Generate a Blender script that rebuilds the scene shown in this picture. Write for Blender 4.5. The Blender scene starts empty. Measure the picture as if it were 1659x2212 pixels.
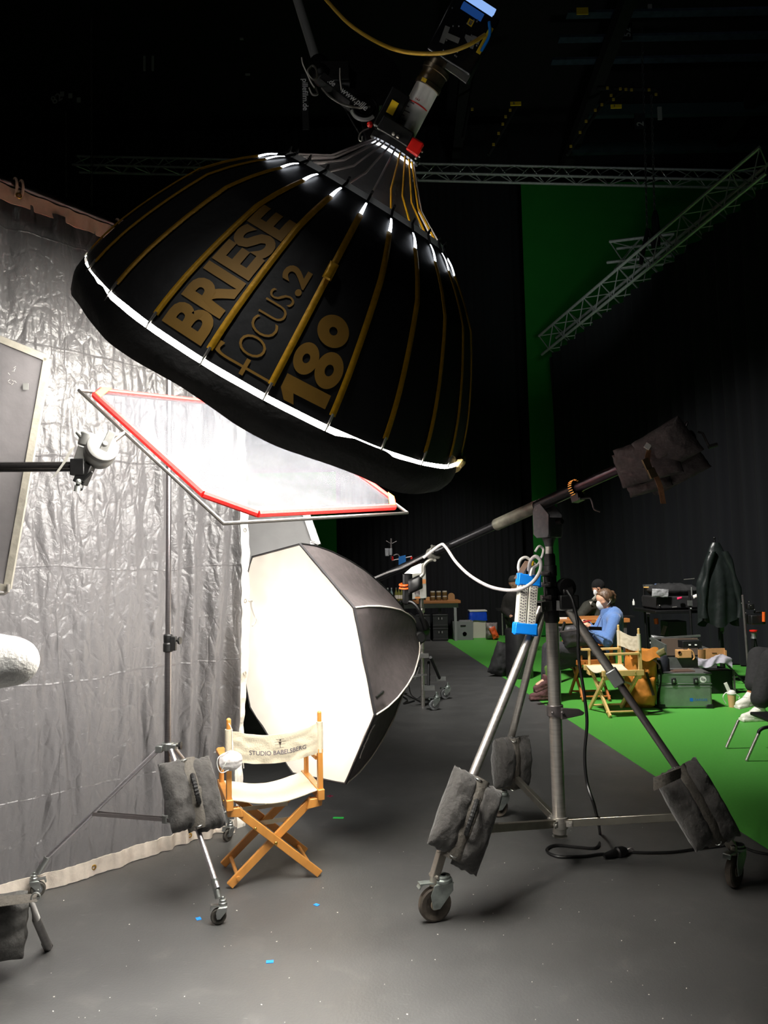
import bpy, bmesh, math, random
from math import sin, cos, pi, sqrt, radians as R
from mathutils import Vector as V, Matrix, noise
random.seed(7)
S = bpy.context.scene
COL = S.collection
# ------------------------------------------------------------------ camera
F = 1597.0; HC = 1.6
pit, rol = R(4.44), R(-1.1)
fw = V((0, cos(pit), sin(pit))); r0 = V((1, 0, 0)); u0 = V((0, -sin(pit), cos(pit)))
rt = r0*cos(rol) + u0*sin(rol); up = -r0*sin(rol) + u0*cos(rol)
CAM = V((0, 0, HC))
cd = bpy.data.cameras.new('camera'); cam = bpy.data.objects.new('camera', cd); COL.objects.link(cam)
cd.sensor_fit = 'HORIZONTAL'; cd.sensor_width = 36.0; cd.lens = 36.0*F/1659.0
cd.clip_start = 0.05; cd.clip_end = 100
m = Matrix((rt, up, -fw)).transposed().to_4x4(); m.translation = CAM
cam.matrix_world = m
S.camera = cam

def ray(px, py): return fw + rt*((px-829.5)/F) + up*((1106-py)/F)
def P(px, py, y):
    d = ray(px, py); return CAM + d*(y/d.y)
def G(px, py, z=0.0):
    d = ray(px, py); return CAM + d*((z-HC)/d.z)

# ------------------------------------------------------------------ materials
def lin(c):
    return tuple(((v/255)/12.92 if v/255 <= .04045 else ((v/255+.055)/1.055)**2.4) for v in c[:3]) + (1,)
MATS = {}
def mat(name, rgb=(128,128,128), rough=.6, metal=0.0, bump=0.0, scale=20.0, var=0.0, spec=.5, stretch=None, sheen=0, emit=None, estr=0, trans=0, coat=0, detail=4, alpha=1):
    """A principled surface with procedural colour variation and bump."""
    if name in MATS: return MATS[name]
    M = bpy.data.materials.new(name); M.use_nodes = True
    nt = M.node_tree; b = nt.nodes['Principled BSDF']
    b.inputs['Base Color'].default_value = lin(rgb); b.inputs['Roughness'].default_value = rough
    b.inputs['Metallic'].default_value = metal; b.inputs['Specular IOR Level'].default_value = spec
    b.inputs['Coat Weight'].default_value = coat
    if sheen: b.inputs['Sheen Weight'].default_value = sheen
    if trans: b.inputs['Transmission Weight'].default_value = trans
    if alpha < 1: b.inputs['Alpha'].default_value = alpha
    if emit: b.inputs['Emission Color'].default_value = lin(emit); b.inputs['Emission Strength'].default_value = estr
    if bump or var:
        tc = nt.nodes.new('ShaderNodeTexCoord'); mp = nt.nodes.new('ShaderNodeMapping')
        nt.links.new(tc.outputs['Object'], mp.inputs['Vector'])
        if stretch: mp.inputs['Scale'].default_value = stretch
        n = nt.nodes.new('ShaderNodeTexNoise'); n.inputs['Scale'].default_value = scale; n.inputs['Detail'].default_value = detail
        nt.links.new(mp.outputs['Vector'], n.inputs['Vector'])
        if var:
            r = nt.nodes.new('ShaderNodeValToRGB')
            c = lin(rgb); r.color_ramp.elements[0].position = .3; r.color_ramp.elements[1].position = .7
            r.color_ramp.elements[0].color = tuple(v*(1-var) for v in c[:3])+(1,)
            r.color_ramp.elements[1].color = tuple(min(1, v*(1+var)) for v in c[:3])+(1,)
            nt.links.new(n.outputs['Fac'], r.inputs['Fac']); nt.links.new(r.outputs['Color'], b.inputs['Base Color'])
        if bump:
            bp = nt.nodes.new('ShaderNodeBump'); bp.inputs['Strength'].default_value = bump; bp.inputs['Distance'].default_value = .02
            nt.links.new(n.outputs['Fac'], bp.inputs['Height']); nt.links.new(bp.outputs['Normal'], b.inputs['Normal'])
    MATS[name] = M
    return M

chrome = mat('brushed_steel', (190,186,180), .36, .8, .05, 8, .12, stretch=(1,1,12))
steel = mat('galvanised_steel', (150,150,148), .45, 1, .06, 30, .2)
dsteel = mat('dark_tube_steel', (120,114,114), .38, .7, .03, 20, .1)
alu = mat('aluminium', (165,168,166), .42, .9, .04, 18, .1)
blackm = mat('black_metal', (22,22,23), .42, .3, .05, 30, .2)
blackp = mat('black_plastic', (14,14,15), .5)
rubber = mat('grey_rubber', (70,67,62), .8, 0, .1, 40, .25)
tyre = mat('worn_tyre', (120,110,98), .7, 0, .1, 30, .3)
nylon = mat('black_nylon', (50,48,46), .85, 0, .35, 60, .25, sheen=.2)
nylon2 = mat('grey_nylon_webbing', (74,70,64), .85, 0, .3, 90, .2)
beech = mat('beech_wood', (208,142,66), .4, 0, .04, 6, .16, stretch=(2,2,.4), coat=.25)
beech_y = mat('pale_beech', (214,178,112), .45, 0, .04, 6, .12, stretch=(2,2,.4))
redwood = mat('reddish_beech', (176,102,44), .45, 0, .04, 6, .2, stretch=(2,2,.4))
canvas = mat('cream_canvas', (206,196,172), .85, 0, .12, 130, .05)
canvas_k = mat('dark_canvas', (52,46,40), .85, 0, .12, 130, .05)
brass = mat('brass', (200,160,80), .3, 1)
inkm = mat('grey_ink', (96,90,98), .8)
whitep = mat('white_plastic', (225,225,220), .45)
greyp = mat('grey_plastic', (130,132,134), .5)
bluep = mat('blue_plastic', (10,135,240), .45)
orangep = mat('orange_plastic', (215,90,25), .5)
redp = mat('red_plastic', (200,24,18), .4)
yellowp = mat('yellow_label', (235,195,25), .6)
goldtape = mat('gold_ribbon', (196,146,18), .45, .3, .1, 60, .15)
goldprint = mat('gold_print', (150,112,40), .55, .2, 0, 10, .1)
skin = mat('skin', (218,165,135), .55, 0, .05, 80, .06)
maskw = mat('mask_paper', (238,238,236), .85, 0, .08, 90, .03)
cardb = mat('cardboard', (186,140,88), .85, 0, .06, 30, .08)
glassm = mat('bottle_glass', (190,215,205), .08, 0, trans=.7)
papery = mat('white_paper', (232,228,220), .8)

# ------------------------------------------------------------------ mesh builder
class MB:
    def __init__(s): s.v = []; s.f = []
    def add(s, vs, fs):
        o = len(s.v); s.v += [V(v) for v in vs]; s.f += [tuple(i+o for i in f) for f in fs]; return s
    def box(s, c, sz, rot=None):
        hx, hy, hz = sz[0]/2, sz[1]/2, sz[2]/2; c = V(c)
        vs = [V((x*hx, y*hy, z*hz)) for x in (-1,1) for y in (-1,1) for z in (-1,1)]
        if rot is not None: vs = [rot @ v for v in vs]
        return s.add([c+v for v in vs], [(0,1,3,2),(4,6,7,5),(0,4,5,1),(2,3,7,6),(0,2,6,4),(1,5,7,3)])
    def bar(s, p0, p1, w, h, upv=(0,0,1)):
        """box along p0->p1, w across, h along upv"""
        p0, p1 = V(p0), V(p1); d = (p1-p0); L = d.length; d = d/L
        u = V(upv); x = d.cross(u)
        if x.length < 1e-4: x = d.cross(V((1,0,0)))
        x.normalize(); u = x.cross(d)
        return s.box((p0+p1)/2, (w, L, h), Matrix((x, d, u)).transposed())
    def tube(s, path, r, n=10, closed=False, caps=True):
        pts = [V(p) for p in path]; N = len(pts)
        rs = r if isinstance(r, (list, tuple)) else [r]*N
        tg = []
        for i in range(N):
            a = pts[i-1] if (i > 0 or closed) else pts[i]; b = pts[(i+1) % N] if (i < N-1 or closed) else pts[i]
            t = b-a; tg.append(t.normalized() if t.length > 1e-9 else V((0,0,1)))
        x = tg[0].orthogonal().normalized(); vs = []
        for i in range(N):
            x = x - tg[i]*x.dot(tg[i]); x = x.normalized() if x.length > 1e-6 else tg[i].orthogonal().normalized()
            y = tg[i].cross(x)
            for k in range(n):
                a = 2*pi*k/n; vs.append(pts[i] + (x*cos(a)+y*sin(a))*rs[i])
        fs = []
        for i in range(N if closed else N-1):
            j = (i+1) % N
            for k in range(n): fs.append((i*n+k, i*n+(k+1)%n, j*n+(k+1)%n, j*n+k))
        if caps and not closed: fs += [tuple(range(n-1,-1,-1)), tuple((N-1)*n+k for k in range(n))]
        return s.add(vs, fs)
    def rod(s, a, b, r, r2=None, n=12): return s.tube([a, b], [r, r if r2 is None else r2], n)
    def lathe(s, prof, o=(0,0,0), ax=(0,0,1), n=20, x=None):
        """prof: list of (radius, height along ax)"""
        o = V(o); ax = V(ax).normalized(); x = V(x) if x is not None else ax.orthogonal().normalized(); y = ax.cross(x)
        vs = []; fs = []
        for r, h in prof:
            for k in range(n):
                a = 2*pi*k/n; vs.append(o + ax*h + (x*cos(a)+y*sin(a))*r)
        for i in range(len(prof)-1):
            for k in range(n): fs.append((i*n+k, i*n+(k+1)%n, (i+1)*n+(k+1)%n, (i+1)*n+k))
        if prof[0][0] > 1e-6: fs.append(tuple(range(n-1,-1,-1)))
        if prof[-1][0] > 1e-6: fs.append(tuple((len(prof)-1)*n+k for k in range(n)))
        return s.add(vs, fs)
    def ball(s, c, r, n=16, mm=10, sc=(1,1,1)):
        prof = [(max(1e-7, sin(pi*i/mm)), -cos(pi*i/mm)) for i in range(mm+1)]
        t = MB(); t.lathe(prof, n=n, x=(1,0,0)); c = V(c)
        return s.add([c+V((v.x*r*sc[0], v.y*r*sc[1], v.z*r*sc[2])) for v in t.v], t.f)
    def grid(s, fn, nu, nv, closed_u=False):
        vs = [fn(i/nu, j/nv) for j in range(nv+1) for i in range(nu + (0 if closed_u else 1))]
        w = nu if closed_u else nu+1; fs = []
        for j in range(nv):
            for i in range(nu):
                i2 = (i+1) % w; fs.append((j*w+i, j*w+i2, (j+1)*w+i2, (j+1)*w+i))
        return s.add(vs, fs)
    def sheet(s, fn, nu, nv, th, nrm):
        """two sided cloth with thickness th along nrm(u,v) or a vector"""
        g = lambda sgn: (lambda u, v: V(fn(u, v)) + (V(nrm(u, v)) if callable(nrm) else V(nrm))*(th/2*sgn))
        o = len(s.v); s.grid(g(1), nu, nv); k = len(s.v)-o
        t = MB(); t.grid(g(-1), nu, nv); s.add(t.v, [tuple(reversed(f)) for f in t.f])
        w = nu+1; rim = [i for i in range(w)] + [j*w+nu for j in range(1, nv+1)] + [nv*w+i for i in range(nu-1, -1, -1)] + [j*w for j in range(nv-1, 0, -1)]
        for a, b in zip(rim, rim[1:]+rim[:1]): s.f.append((o+a, o+k+a, o+k+b, o+b))
        return s
    def prism(s, pts, o, x, y, th):
        """polygon pts (2D) in frame o,x,y extruded th along x cross y"""
        o, x, y = V(o), V(x), V(y); z = x.cross(y).normalized(); n = len(pts)
        a = [o + x*p[0] + y*p[1] for p in pts]; b = [q + z*th for q in a]
        return s.add(a+b, [tuple(range(n-1,-1,-1)), tuple(range(n, 2*n))] + [(i, (i+1)%n, n+(i+1)%n, n+i) for i in range(n)])
    def ring(s, o, ax, Rr, r, n=24, m=8, a0=0, a1=2*pi, x=None):
        o = V(o); ax = V(ax).normalized(); x = V(x).normalized() if x is not None else ax.orthogonal().normalized(); y = ax.cross(x)
        cl = abs(a1-a0-2*pi) < 1e-6; k = n if cl else n+1
        return s.tube([o + (x*cos(a0+(a1-a0)*i/n) + y*sin(a0+(a1-a0)*i/n))*Rr for i in range(k)], r, m, closed=cl)
    def pillow(s, c, x, y, z, L, W, T, n=18, wr=.012, seed=0, pw=3.0, waist=0.0):
        """stuffed bag: L along x, W along y, T along z (unit vectors)"""
        c, x, y, z = V(c), V(x), V(y), V(z); n2 = n
        def f(sgn):
            def g(u, v):
                a, b = 2*u-1, 2*v-1
                e = (max(0, 1-abs(a)**pw)*max(0, 1-abs(b)**pw))**.6
                w = W*(1-waist*cos(a*pi/2)) ; q = V((a*L*6+seed*3.1, b*W*6+sgn, seed))
                d = noise.noise(q*1.3)*wr + noise.noise(q*3)*wr*.5
                ed = 1 + .05*noise.noise(V((a*3+seed, b*3, 5+seed)))
                return c + x*(a*L/2*ed) + y*(b*w/2*ed) + z*(sgn*(T/2*e + .004) + d*(e**.5))
            return g
        o = len(s.v); s.grid(f(1), n, n2); k = len(s.v)-o
        t = MB(); t.grid(f(-1), n, n2); s.add(t.v, [tuple(reversed(q)) for q in t.f])
        w = n+1; rim = [i for i in range(w)] + [j*w+n for j in range(1, n2+1)] + [n2*w+i for i in range(n-1,-1,-1)] + [j*w for j in range(n2-1,0,-1)]
        for a, b in zip(rim, rim[1:]+rim[:1]): s.f.append((o+a, o+k+a, o+k+b, o+b))
        return s
    def xf(s, fn): s.v = [V(fn(v)) for v in s.v]; return s

def bake(me_obj):
    dg = bpy.context.evaluated_depsgraph_get(); e = me_obj.evaluated_get(dg)
    me = bpy.data.meshes.new_from_object(e); return me

def root_loc(o):
    while o.parent: o = o.parent
    return V(o.location)
def thing(name, label, cat, loc=(0,0,0), group=None):
    o = bpy.data.objects.new(name, None); COL.objects.link(o); o.location = loc; o.empty_display_size = .1
    o['label'] = label; o['category'] = cat
    if group: o['group'] = group
    return o
def part(name, mb, m, parent=None, smooth=35, bevel=0, seg=2, label=None, fix=True):
    me = bpy.data.meshes.new(name); off = root_loc(parent) if parent else V((0,0,0))
    me.from_pydata([v-off for v in mb.v], [], mb.f); me.update()
    if fix:
        bm = bmesh.new(); bm.from_mesh(me); bmesh.ops.recalc_face_normals(bm, faces=bm.faces); bm.to_mesh(me); bm.free()
    if smooth:
        me.polygons.foreach_set('use_smooth', [True]*len(me.polygons)); me.set_sharp_from_angle(angle=R(smooth))
    me.materials.append(m)
    o = bpy.data.objects.new(name, me); COL.objects.link(o)
    if parent: o.parent = parent
    if bevel:
        b = o.modifiers.new('bevel', 'BEVEL'); b.width = bevel; b.segments = seg; b.limit_method = 'ANGLE'; b.angle_limit = R(40)
    if label: o['label'] = label
    return o
def single(name, label, cat, mb, m, group=None, kind=None, **k):
    """a thing that is one mesh; its origin sits at its lowest middle point"""
    lo = V((sum(v.x for v in mb.v)/len(mb.v), sum(v.y for v in mb.v)/len(mb.v), min(v.z for v in mb.v)))
    mb.v = [v-lo for v in mb.v]
    o = part(name, mb, m, None, **k); o.location = lo; o['label'] = label; o['category'] = cat
    if group: o['group'] = group
    if kind: o['kind'] = kind
    return o
def struct(name, mb, m, **k):
    o = part(name, mb, m, None, **k); o['kind'] = 'structure'; return o
def dup(root, loc, rz, label):
    r = root.copy(); COL.objects.link(r); r.location = loc; r.rotation_euler = (0,0,rz); r['label'] = label
    for c in list(root.children):
        d = c.copy(); COL.objects.link(d); d.parent = r
        for g in list(c.children):
            e = g.copy(); COL.objects.link(e); e.parent = d
    return r
def curve_pts(pts, n=8):
    """Catmull-Rom through the points"""
    p = [V(q) for q in pts]; p = [p[0]*2-p[1]] + p + [p[-1]*2-p[-2]]; out = []
    for i in range(1, len(p)-2):
        for k in range(n):
            t = k/n; a, b, c, d = p[i-1], p[i], p[i+1], p[i+2]
            out.append(.5*((2*b) + (c-a)*t + (2*a-5*b+4*c-d)*t*t + (3*b-a-3*c+d)*t**3))
    return out + [p[-2]]
def text_mesh(s, size=1.0, bold=0.0, spacing=1.0, cut=0, res=4):
    """2D verts and faces of a lettering, baseline at y=0, from x=0"""
    cu = bpy.data.curves.new('t', 'FONT'); cu.body = s; cu.size = size; cu.offset = bold; cu.space_character = spacing; cu.resolution_u = res
    ob = bpy.data.objects.new('t', cu); COL.objects.link(ob)
    bpy.context.view_layer.update()
    me = bake(ob); bpy.data.objects.remove(ob); bpy.data.curves.remove(cu)
    bm = bmesh.new(); bm.from_mesh(me); bmesh.ops.triangulate(bm, faces=bm.faces)
    for _ in range(cut):
        L = [e for e in bm.edges if e.calc_length() > size*.12]
        if not L: break
        bmesh.ops.subdivide_edges(bm, edges=L, cuts=1); bmesh.ops.triangulate(bm, faces=bm.faces)
    vs = [v.co.copy() for v in bm.verts]; bm.verts.index_update(); fs = [tuple(v.index for v in f.verts) for f in bm.faces]
    bm.free(); bpy.data.meshes.remove(me)
    return vs, fs
def lettering(name, s, m, parent, o, x, y, size, bold=0, lift=.0015, spacing=1.0, center=False):
    """flat lettering standing on a surface at o with reading direction x and up y"""
    vs, fs = text_mesh(s, size, bold, spacing); x = V(x).normalized(); y = V(y).normalized(); z = x.cross(y)
    w = max(v.x for v in vs) if center else 0
    mb = MB(); mb.add([V(o) + x*(v.x-w/2) + y*v.y + z*lift for v in vs], fs)
    return part(name, mb, m, parent, smooth=0, fix=False)
def remeshed(name, mb, m, parent, voxel=.01, smooth_it=6, label=None):
    me = bpy.data.meshes.new('tmp'); me.from_pydata(mb.v, [], mb.f); me.update()
    bm = bmesh.new(); bm.from_mesh(me); bmesh.ops.recalc_face_normals(bm, faces=bm.faces); bm.to_mesh(me); bm.free()
    o = bpy.data.objects.new('tmp', me); COL.objects.link(o)
    q = o.modifiers.new('r', 'REMESH'); q.mode = 'VOXEL'; q.voxel_size = voxel
    s_ = o.modifiers.new('s', 'SMOOTH'); s_.iterations = smooth_it; s_.factor = .5
    bpy.context.view_layer.update()
    nm = bake(o); bpy.data.objects.remove(o); bpy.data.meshes.remove(me)
    t = MB(); t.v = [v.co.copy() for v in nm.vertices]; t.f = [tuple(p.vertices) for p in nm.polygons]
    bpy.data.meshes.remove(nm)
    return part(name, t, m, parent, smooth=180, fix=False, label=label)
def limb(mb, chain, n=12):
    """rounded tapering limb through [(point, radius), ...]"""
    for (a, ra), (b, rb) in zip(chain, chain[1:]): mb.tube([a, b], [ra, rb], n)
    for a, ra in chain: mb.ball(a, ra, n, 8)
    return mb
# ================================================================== THE ROOM
def floor_material():
    M = bpy.data.materials.new('black_stage_vinyl'); M.use_nodes = True; nt = M.node_tree; L = nt.links
    b = nt.nodes['Principled BSDF']; tc = nt.nodes.new('ShaderNodeTexCoord')
    def noise_n(sc, det=5, dist=0, stretch=None):
        n = nt.nodes.new('ShaderNodeTexNoise'); n.inputs['Scale'].default_value = sc; n.inputs['Detail'].default_value = det; n.inputs['Distortion'].default_value = dist
        if stretch:
            mp = nt.nodes.new('ShaderNodeMapping'); mp.inputs['Scale'].default_value = stretch[0]; mp.inputs['Rotation'].default_value = (0,0,stretch[1])
            L.new(tc.outputs['Object'], mp.inputs['Vector']); L.new(mp.outputs['Vector'], n.inputs['Vector'])
        else: L.new(tc.outputs['Object'], n.inputs['Vector'])
        return n
    def ramp(src, p0, p1, c0=(0,0,0,1), c1=(1,1,1,1)):
        r = nt.nodes.new('ShaderNodeValToRGB'); r.color_ramp.elements[0].position = p0; r.color_ramp.elements[1].position = p1
        r.color_ramp.elements[0].color = c0; r.color_ramp.elements[1].color = c1; L.new(src, r.inputs['Fac']); return r.outputs['Color']
    def mix(f, a, c, amt=None):
        x = nt.nodes.new('ShaderNodeMixRGB'); 
        if hasattr(f, 'is_output'): L.new(f, x.inputs['Fac'])
        else: x.inputs['Fac'].default_value = f
        for s, k in ((a, 'Color1'), (c, 'Color2')):
            if hasattr(s, 'is_output'): L.new(s, x.inputs[k])
            else: x.inputs[k].default_value = s
        return x.outputs['Color']
    base = ramp(noise_n(1.7, 6).outputs['Fac'], .3, .7, (.056,.056,.055,1), (.070,.070,.068,1))
    dust = ramp(noise_n(6, 8, .6).outputs['Fac'], .58, .78)
    scuff = ramp(noise_n(9, 3, 1.2, ((1,9,1), .7)).outputs['Fac'], .70, .76)
    scuff2 = ramp(noise_n(7, 3, 1.5, ((1,11,1), -.9)).outputs['Fac'], .71, .77)
    d1 = mix(dust, (0,0,0,1), (.25,.25,.25,1)); 
    c = mix(d1, base, (.16,.15,.14,1))
    s1 = mix(scuff, (0,0,0,1), (.4,.4,.4,1)); c = mix(s1, c, (.2,.2,.19,1))
    s2 = mix(scuff2, (0,0,0,1), (.35,.35,.35,1)); c = mix(s2, c, (.2,.2,.19,1))
    L.new(c, b.inputs['Base Color'])
    L.new(ramp(noise_n(3, 6).outputs['Fac'], .3, .7, (.42,.42,.42,1), (.54,.54,.54,1)), b.inputs['Roughness'])
    b.inputs['Specular IOR Level'].default_value = .95
    bp = nt.nodes.new('ShaderNodeBump'); bp.inputs['Strength'].default_value = .06; bp.inputs['Distance'].default_value = .02
    L.new(noise_n(90, 3).outputs['Fac'], bp.inputs['Height']); L.new(bp.outputs['Normal'], b.inputs['Normal'])
    return M
fl = MB(); fl.box((1.5, 7, -.1), (22, 26, .2)); struct('floor', fl, floor_material())
A = G(965, 1385); B = G(1659, 1835); sl = (B-A)/(B.y-A.y)
e0 = A + sl*(17.85-A.y); e1_ = A + sl*(-4-A.y)
gf = MB(); gf.prism([(e1_.x, e1_.y), (12.4, -4), (12.4, 17.85), (e0.x, e0.y)], (0,0,.0005), (1,0,0), (0,1,0), .002)
greenf = mat('green_chroma_vinyl', (72,150,54), .6, 0, .05, 60, .06)
struct('floor_green', gf, greenf)
drape = mat('black_molton', (7,9,16), .95, 0, .3, 3, .3, stretch=(1.5,1.5,.05))
roofm = mat('dark_roof', (10,10,11), .9)
w = MB(); w.box((1.5, 18, 6.4), (22, .2, 12.8)); struct('wall_back', w, mat('dark_wall', (9,11,16), .95, 0, .1, 2, .3))
w = MB(); w.box((-9.5, 7, 6.4), (.2, 26, 12.8)); struct('wall_left', w, MATS['dark_wall'])
w = MB(); w.box((12.5, 7, 6.4), (.2, 26, 12.8)); struct('wall_right', w, MATS['dark_wall'])
w = MB(); w.box((1.5, -6.1, 6.4), (22, .2, 12.8)); struct('wall_front', w, MATS['dark_wall'])
w = MB(); w.box((1.5, 7, 12.9), (22, 26, .2)); struct('ceiling', w, roofm)
# roof joists on the right, their bluish light partly put into the colour
bluish = mat('blue_lit_steel', (62,74,92), .5, .4, .05, 10, .3)
n_ = 0
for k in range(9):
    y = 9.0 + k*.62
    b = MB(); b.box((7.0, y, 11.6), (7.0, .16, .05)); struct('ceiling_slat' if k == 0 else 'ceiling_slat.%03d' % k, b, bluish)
for k, (x0, y0, x1, y1) in enumerate([(4.2, 7.5, 4.6, 17.8), (7.6, 7.5, 8.0, 17.8), (1.6, 9, 1.9, 17.8)]):
    b = MB(); b.bar((x0, y0, 11.3), (x1, y1, 11.3), .22, .3); struct('ceiling_beam' if k == 0 else 'ceiling_beam.%03d' % k, b, roofm)
for k, y in enumerate((15.0, 16.4)):
    b = MB(); b.bar((4.5, y, 11.2), (12, y, 11.2), .12, .24); struct('ceiling_duct' if k == 0 else 'ceiling_duct.%03d' % k, b, mat('teal_duct', (34,54,56), .6))
# hanging drapes and chroma cloths
def drape_sheet(p0, p1, z0, z1, m, name, label, cat, waves=30, amp=.05, nu=160, edge=None):
    """gathered cloth hanging between the plan points p0 and p1; the edge function moves the free end in plan"""
    p0 = V((p0[0], p0[1], 0)); p1 = V((p1[0], p1[1], 0)); d = p1-p0; nn = V((-d.y, d.x, 0)).normalized()
    def fn(u, v):
        t = u
        e = edge(v)*(1-u) if edge else 0
        q = p0 + d*(t+e) + nn*(amp*sin(u*waves*2*pi+2*noise.noise((u*9, 0, 3))) + .04*noise.noise((u*14, v*2, 1)))
        return V((q.x, q.y, z1+(z0-z1)*v))
    mb = MB(); mb.sheet(fn, nu, 14, .006, nn)
    return single(name, label, cat, mb, m, smooth=60)
drape_sheet((-1.02, 17.55), (3.28, 17.55), 0.02, 8.2, drape, 'stage_drape', 'black molton drape covering the back wall between the two green cloths', 'drape', 26, .03)
drape_sheet((-9.2, 17.3), (3.2, 17.3), 4.6, 12.4, drape, 'stage_drape', 'black masking drape high across the back wall behind the big umbrella lamp', 'drape', 60, .03, 260)
greenc = mat('green_chroma_cloth', (10,112,28), .9, 0, .06, 2, .05)
ga = P(1125, 398, 17.0); gb = P(1560, 405, 17.0)
def gsheet(x0, x1, z0, z1, y, label):
    mb = MB(); mb.sheet(lambda u, v: V((x0+(x1-x0)*u, y+.012*noise.noise((u*8, v*1.5, 2)), z0+(z1-z0)*v)), 40, 12, .006, V((0,-1,0)))
    return single('chroma_cloth', label, 'green screen', mb, greenc, group='green screen cloths')
gsheet(ga.x, 9.5, .03, ga.z, 17.0, 'tall green screen cloth hanging below the back lighting truss at the right')
gl = P(727, 1150, 17.2)
gsheet(-7.5, gl.x, .03, 3.9, 17.2, 'low green screen cloth between the lit softbox and the black back drape')
# diagonal truss at the right with the black drape that hangs from it
T0 = P(1186, 748, 16.0); T1 = P(1672, 352, 10.6)
def truss(p0, p1, w, name, label, n, m, group=None, box=True, chord=.03, lace=.011):
    p0, p1 = V(p0), V(p1); d = (p1-p0); L = d.length; d.normalize(); side = d.cross(V((0,0,1))).normalized(); upv = side.cross(d)
    t = thing(name, label, 'truss', (p0+p1)/2, group)
    offs = [(-.5,.5),(.5,.5),(.5,-.5),(-.5,-.5)] if box else [(0,.5),(.5,-.4),(-.5,-.4)]
    C_ = [side*(a*w)+upv*(b*w) for a, b in offs]
    for c in C_:
        mb = MB(); mb.rod(p0+c, p1+c, chord, n=8); part('chord_tube', mb, m, t)
    lc = MB(); k = len(C_)
    for i in range(n):
        a = p0 + d*(L*i/n); b = p0 + d*(L*(i+1)/n)
        for j in range(k):
            c0, c1 = C_[j], C_[(j+1) % k]
            lc.rod(a+c0, b+c1 if i % 2 else b+c1, lace, n=5) if (i+j) % 2 else lc.rod(a+c1, b+c0, lace, n=5)
    part('lacing', lc, m, t)
    return t
trussm = mat('truss_aluminium', (190,194,192), .45, .6, .03, 20, .15)
truss(T0, T1, .45, 'lighting_truss', 'aluminium truss rising diagonally to the right edge above the black side drape', 22, trussm)
ct0 = P(1322, 552, 14.6); ct1 = P(1432, 540, 14.0)
truss(ct0, ct1 + (ct1-ct0)*.25, .42, 'lighting_truss', 'short stub of aluminium truss crossing the diagonal truss in front of the green cloth', 4, trussm)
rt0 = P(165, 352, 16.4); rt1 = P(1640, 386, 15.2)
truss(rt0, rt1, .33, 'lighting_truss', 'long horizontal aluminium truss across the back wall above the green cloth', 44, trussm, box=False)
dh = T0.z-.16
dd = (T1-T0); du = V((dd.x, dd.y, 0))
E0 = G(1228, 1436)
def dsheet():
    q0 = T0 - V((0,0,.25)); q1 = T1 + dd*.06 - V((0,0,.25)); nn = V((-du.y, du.x, 0)).normalized()
    def fn(u, v):
        top = q0.lerp(q1, u); sh = .3*v*(1-u) + .06*sin(v*7)*(1-u)
        return V((top.x, top.y, top.z*(1-v)+.02*v)) + du.normalized()*sh*.6 + nn*(.06*sin(u*44*pi+2*noise.noise((u*9,1,3))) + .05*noise.noise((u*14, v*2, 1)))
    mb = MB(); mb.sheet(fn, 200, 24, .006, nn)
    return single('side_drape', 'black drape hanging from the diagonal truss, its left edge beside the green cloth', 'drape', mb, drape, smooth=60)
dsheet()
# white tie tapes that hang from the drape seam
tape = mat('white_tie_tape', (150,150,146), .8)
for i, pts in enumerate([[(1420,650),(1422,682)],[(1426,722),(1427,755)],[(1432,806),(1427,824),(1421,837)],[(1437,882),(1430,890),(1427,900)],[(1455,1128),(1446,1136),(1443,1158)],[(1461,1206),(1463,1218),(1462,1236)],[(1420,1262),(1421,1280)]]):
    yy = 13.0
    mb = MB(); mb.tube(curve_pts([P(x, y, yy) for x, y in pts], 4), .011, 6)
    single('tie_tape', ['topmost','second','third','fourth','fifth','sixth','lowest'][i] + ' of the pale tie tapes hanging down the side drape seam, counted from the truss', 'tie tape', mb, tape, group='tie tapes on the side drape')
# chain hoists
hoistm = mat('hoist_black', (20,20,21), .5, .2)
def chain(p_top, p_bot, name, label, r=.012, m=None):
    p0, p1 = V(p_top), V(p_bot); n = int((p0-p1).length/.075); mb = MB(); d = (p1-p0).normalized(); x = d.orthogonal().normalized(); y = d.cross(x)
    for i in range(n):
        c = p0.lerp(p1, (i+.5)/n); s1 = x if i % 2 else y
        mb.tube([c+d*(.045*cos(a))+s1*(.018*sin(a)) for a in [2*pi*k/8 for k in range(8)]], r*.7, 4, closed=True)
    return single(name, label, 'chain', mb, m or mat('chain_steel', (88,88,86), .5, .7), smooth=60)
chain(P(1386, 60, 13.6), P(1398, 500, 13.6), 'hoist_chain', 'hanging lift chain just left of the black hoist hook over the green cloth')
chain(P(1407, 205, 13.2), P(1414, 465, 13.2), 'hoist_chain', 'lift chain holding the black hook in front of the diagonal truss')
chain(P(197, 40, 13), P(198, 445, 13), 'hoist_chain', 'thin lift chain hanging left of the umbrella lamp, right one of two')
chain(P(142, 240, 13), P(143, 425, 13), 'hoist_chain', 'thin lift chain below the black hoist motor at upper left')
hb = thing('hoist_hook', 'black hook and sling on the lift chain over the diagonal truss', 'hoist hook', P(1417, 550, 13.0))
mb = MB(); mb.tube([P(1415,455,13.0), P(1415,470,13.0), P(1417,500,13.0), P(1419,530,13.0)], [.03,.065,.075,.06], 12); part('hook_body', mb, hoistm, hb)
mb = MB(); mb.tube(curve_pts([P(1400,495,13.0), P(1392,530,13.0), P(1384,570,13.0)], 5), .04, 8); mb.tube(curve_pts([P(1400,495,13.0), P(1409,520,13.0), P(1414,545,13.0)], 5), .04, 8); part('sling', mb, hoistm, hb)
hm = thing('hoist_motor', 'black chain hoist motor with white number 82 hanging at upper left', 'hoist motor', P(140, 210, 13))
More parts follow.
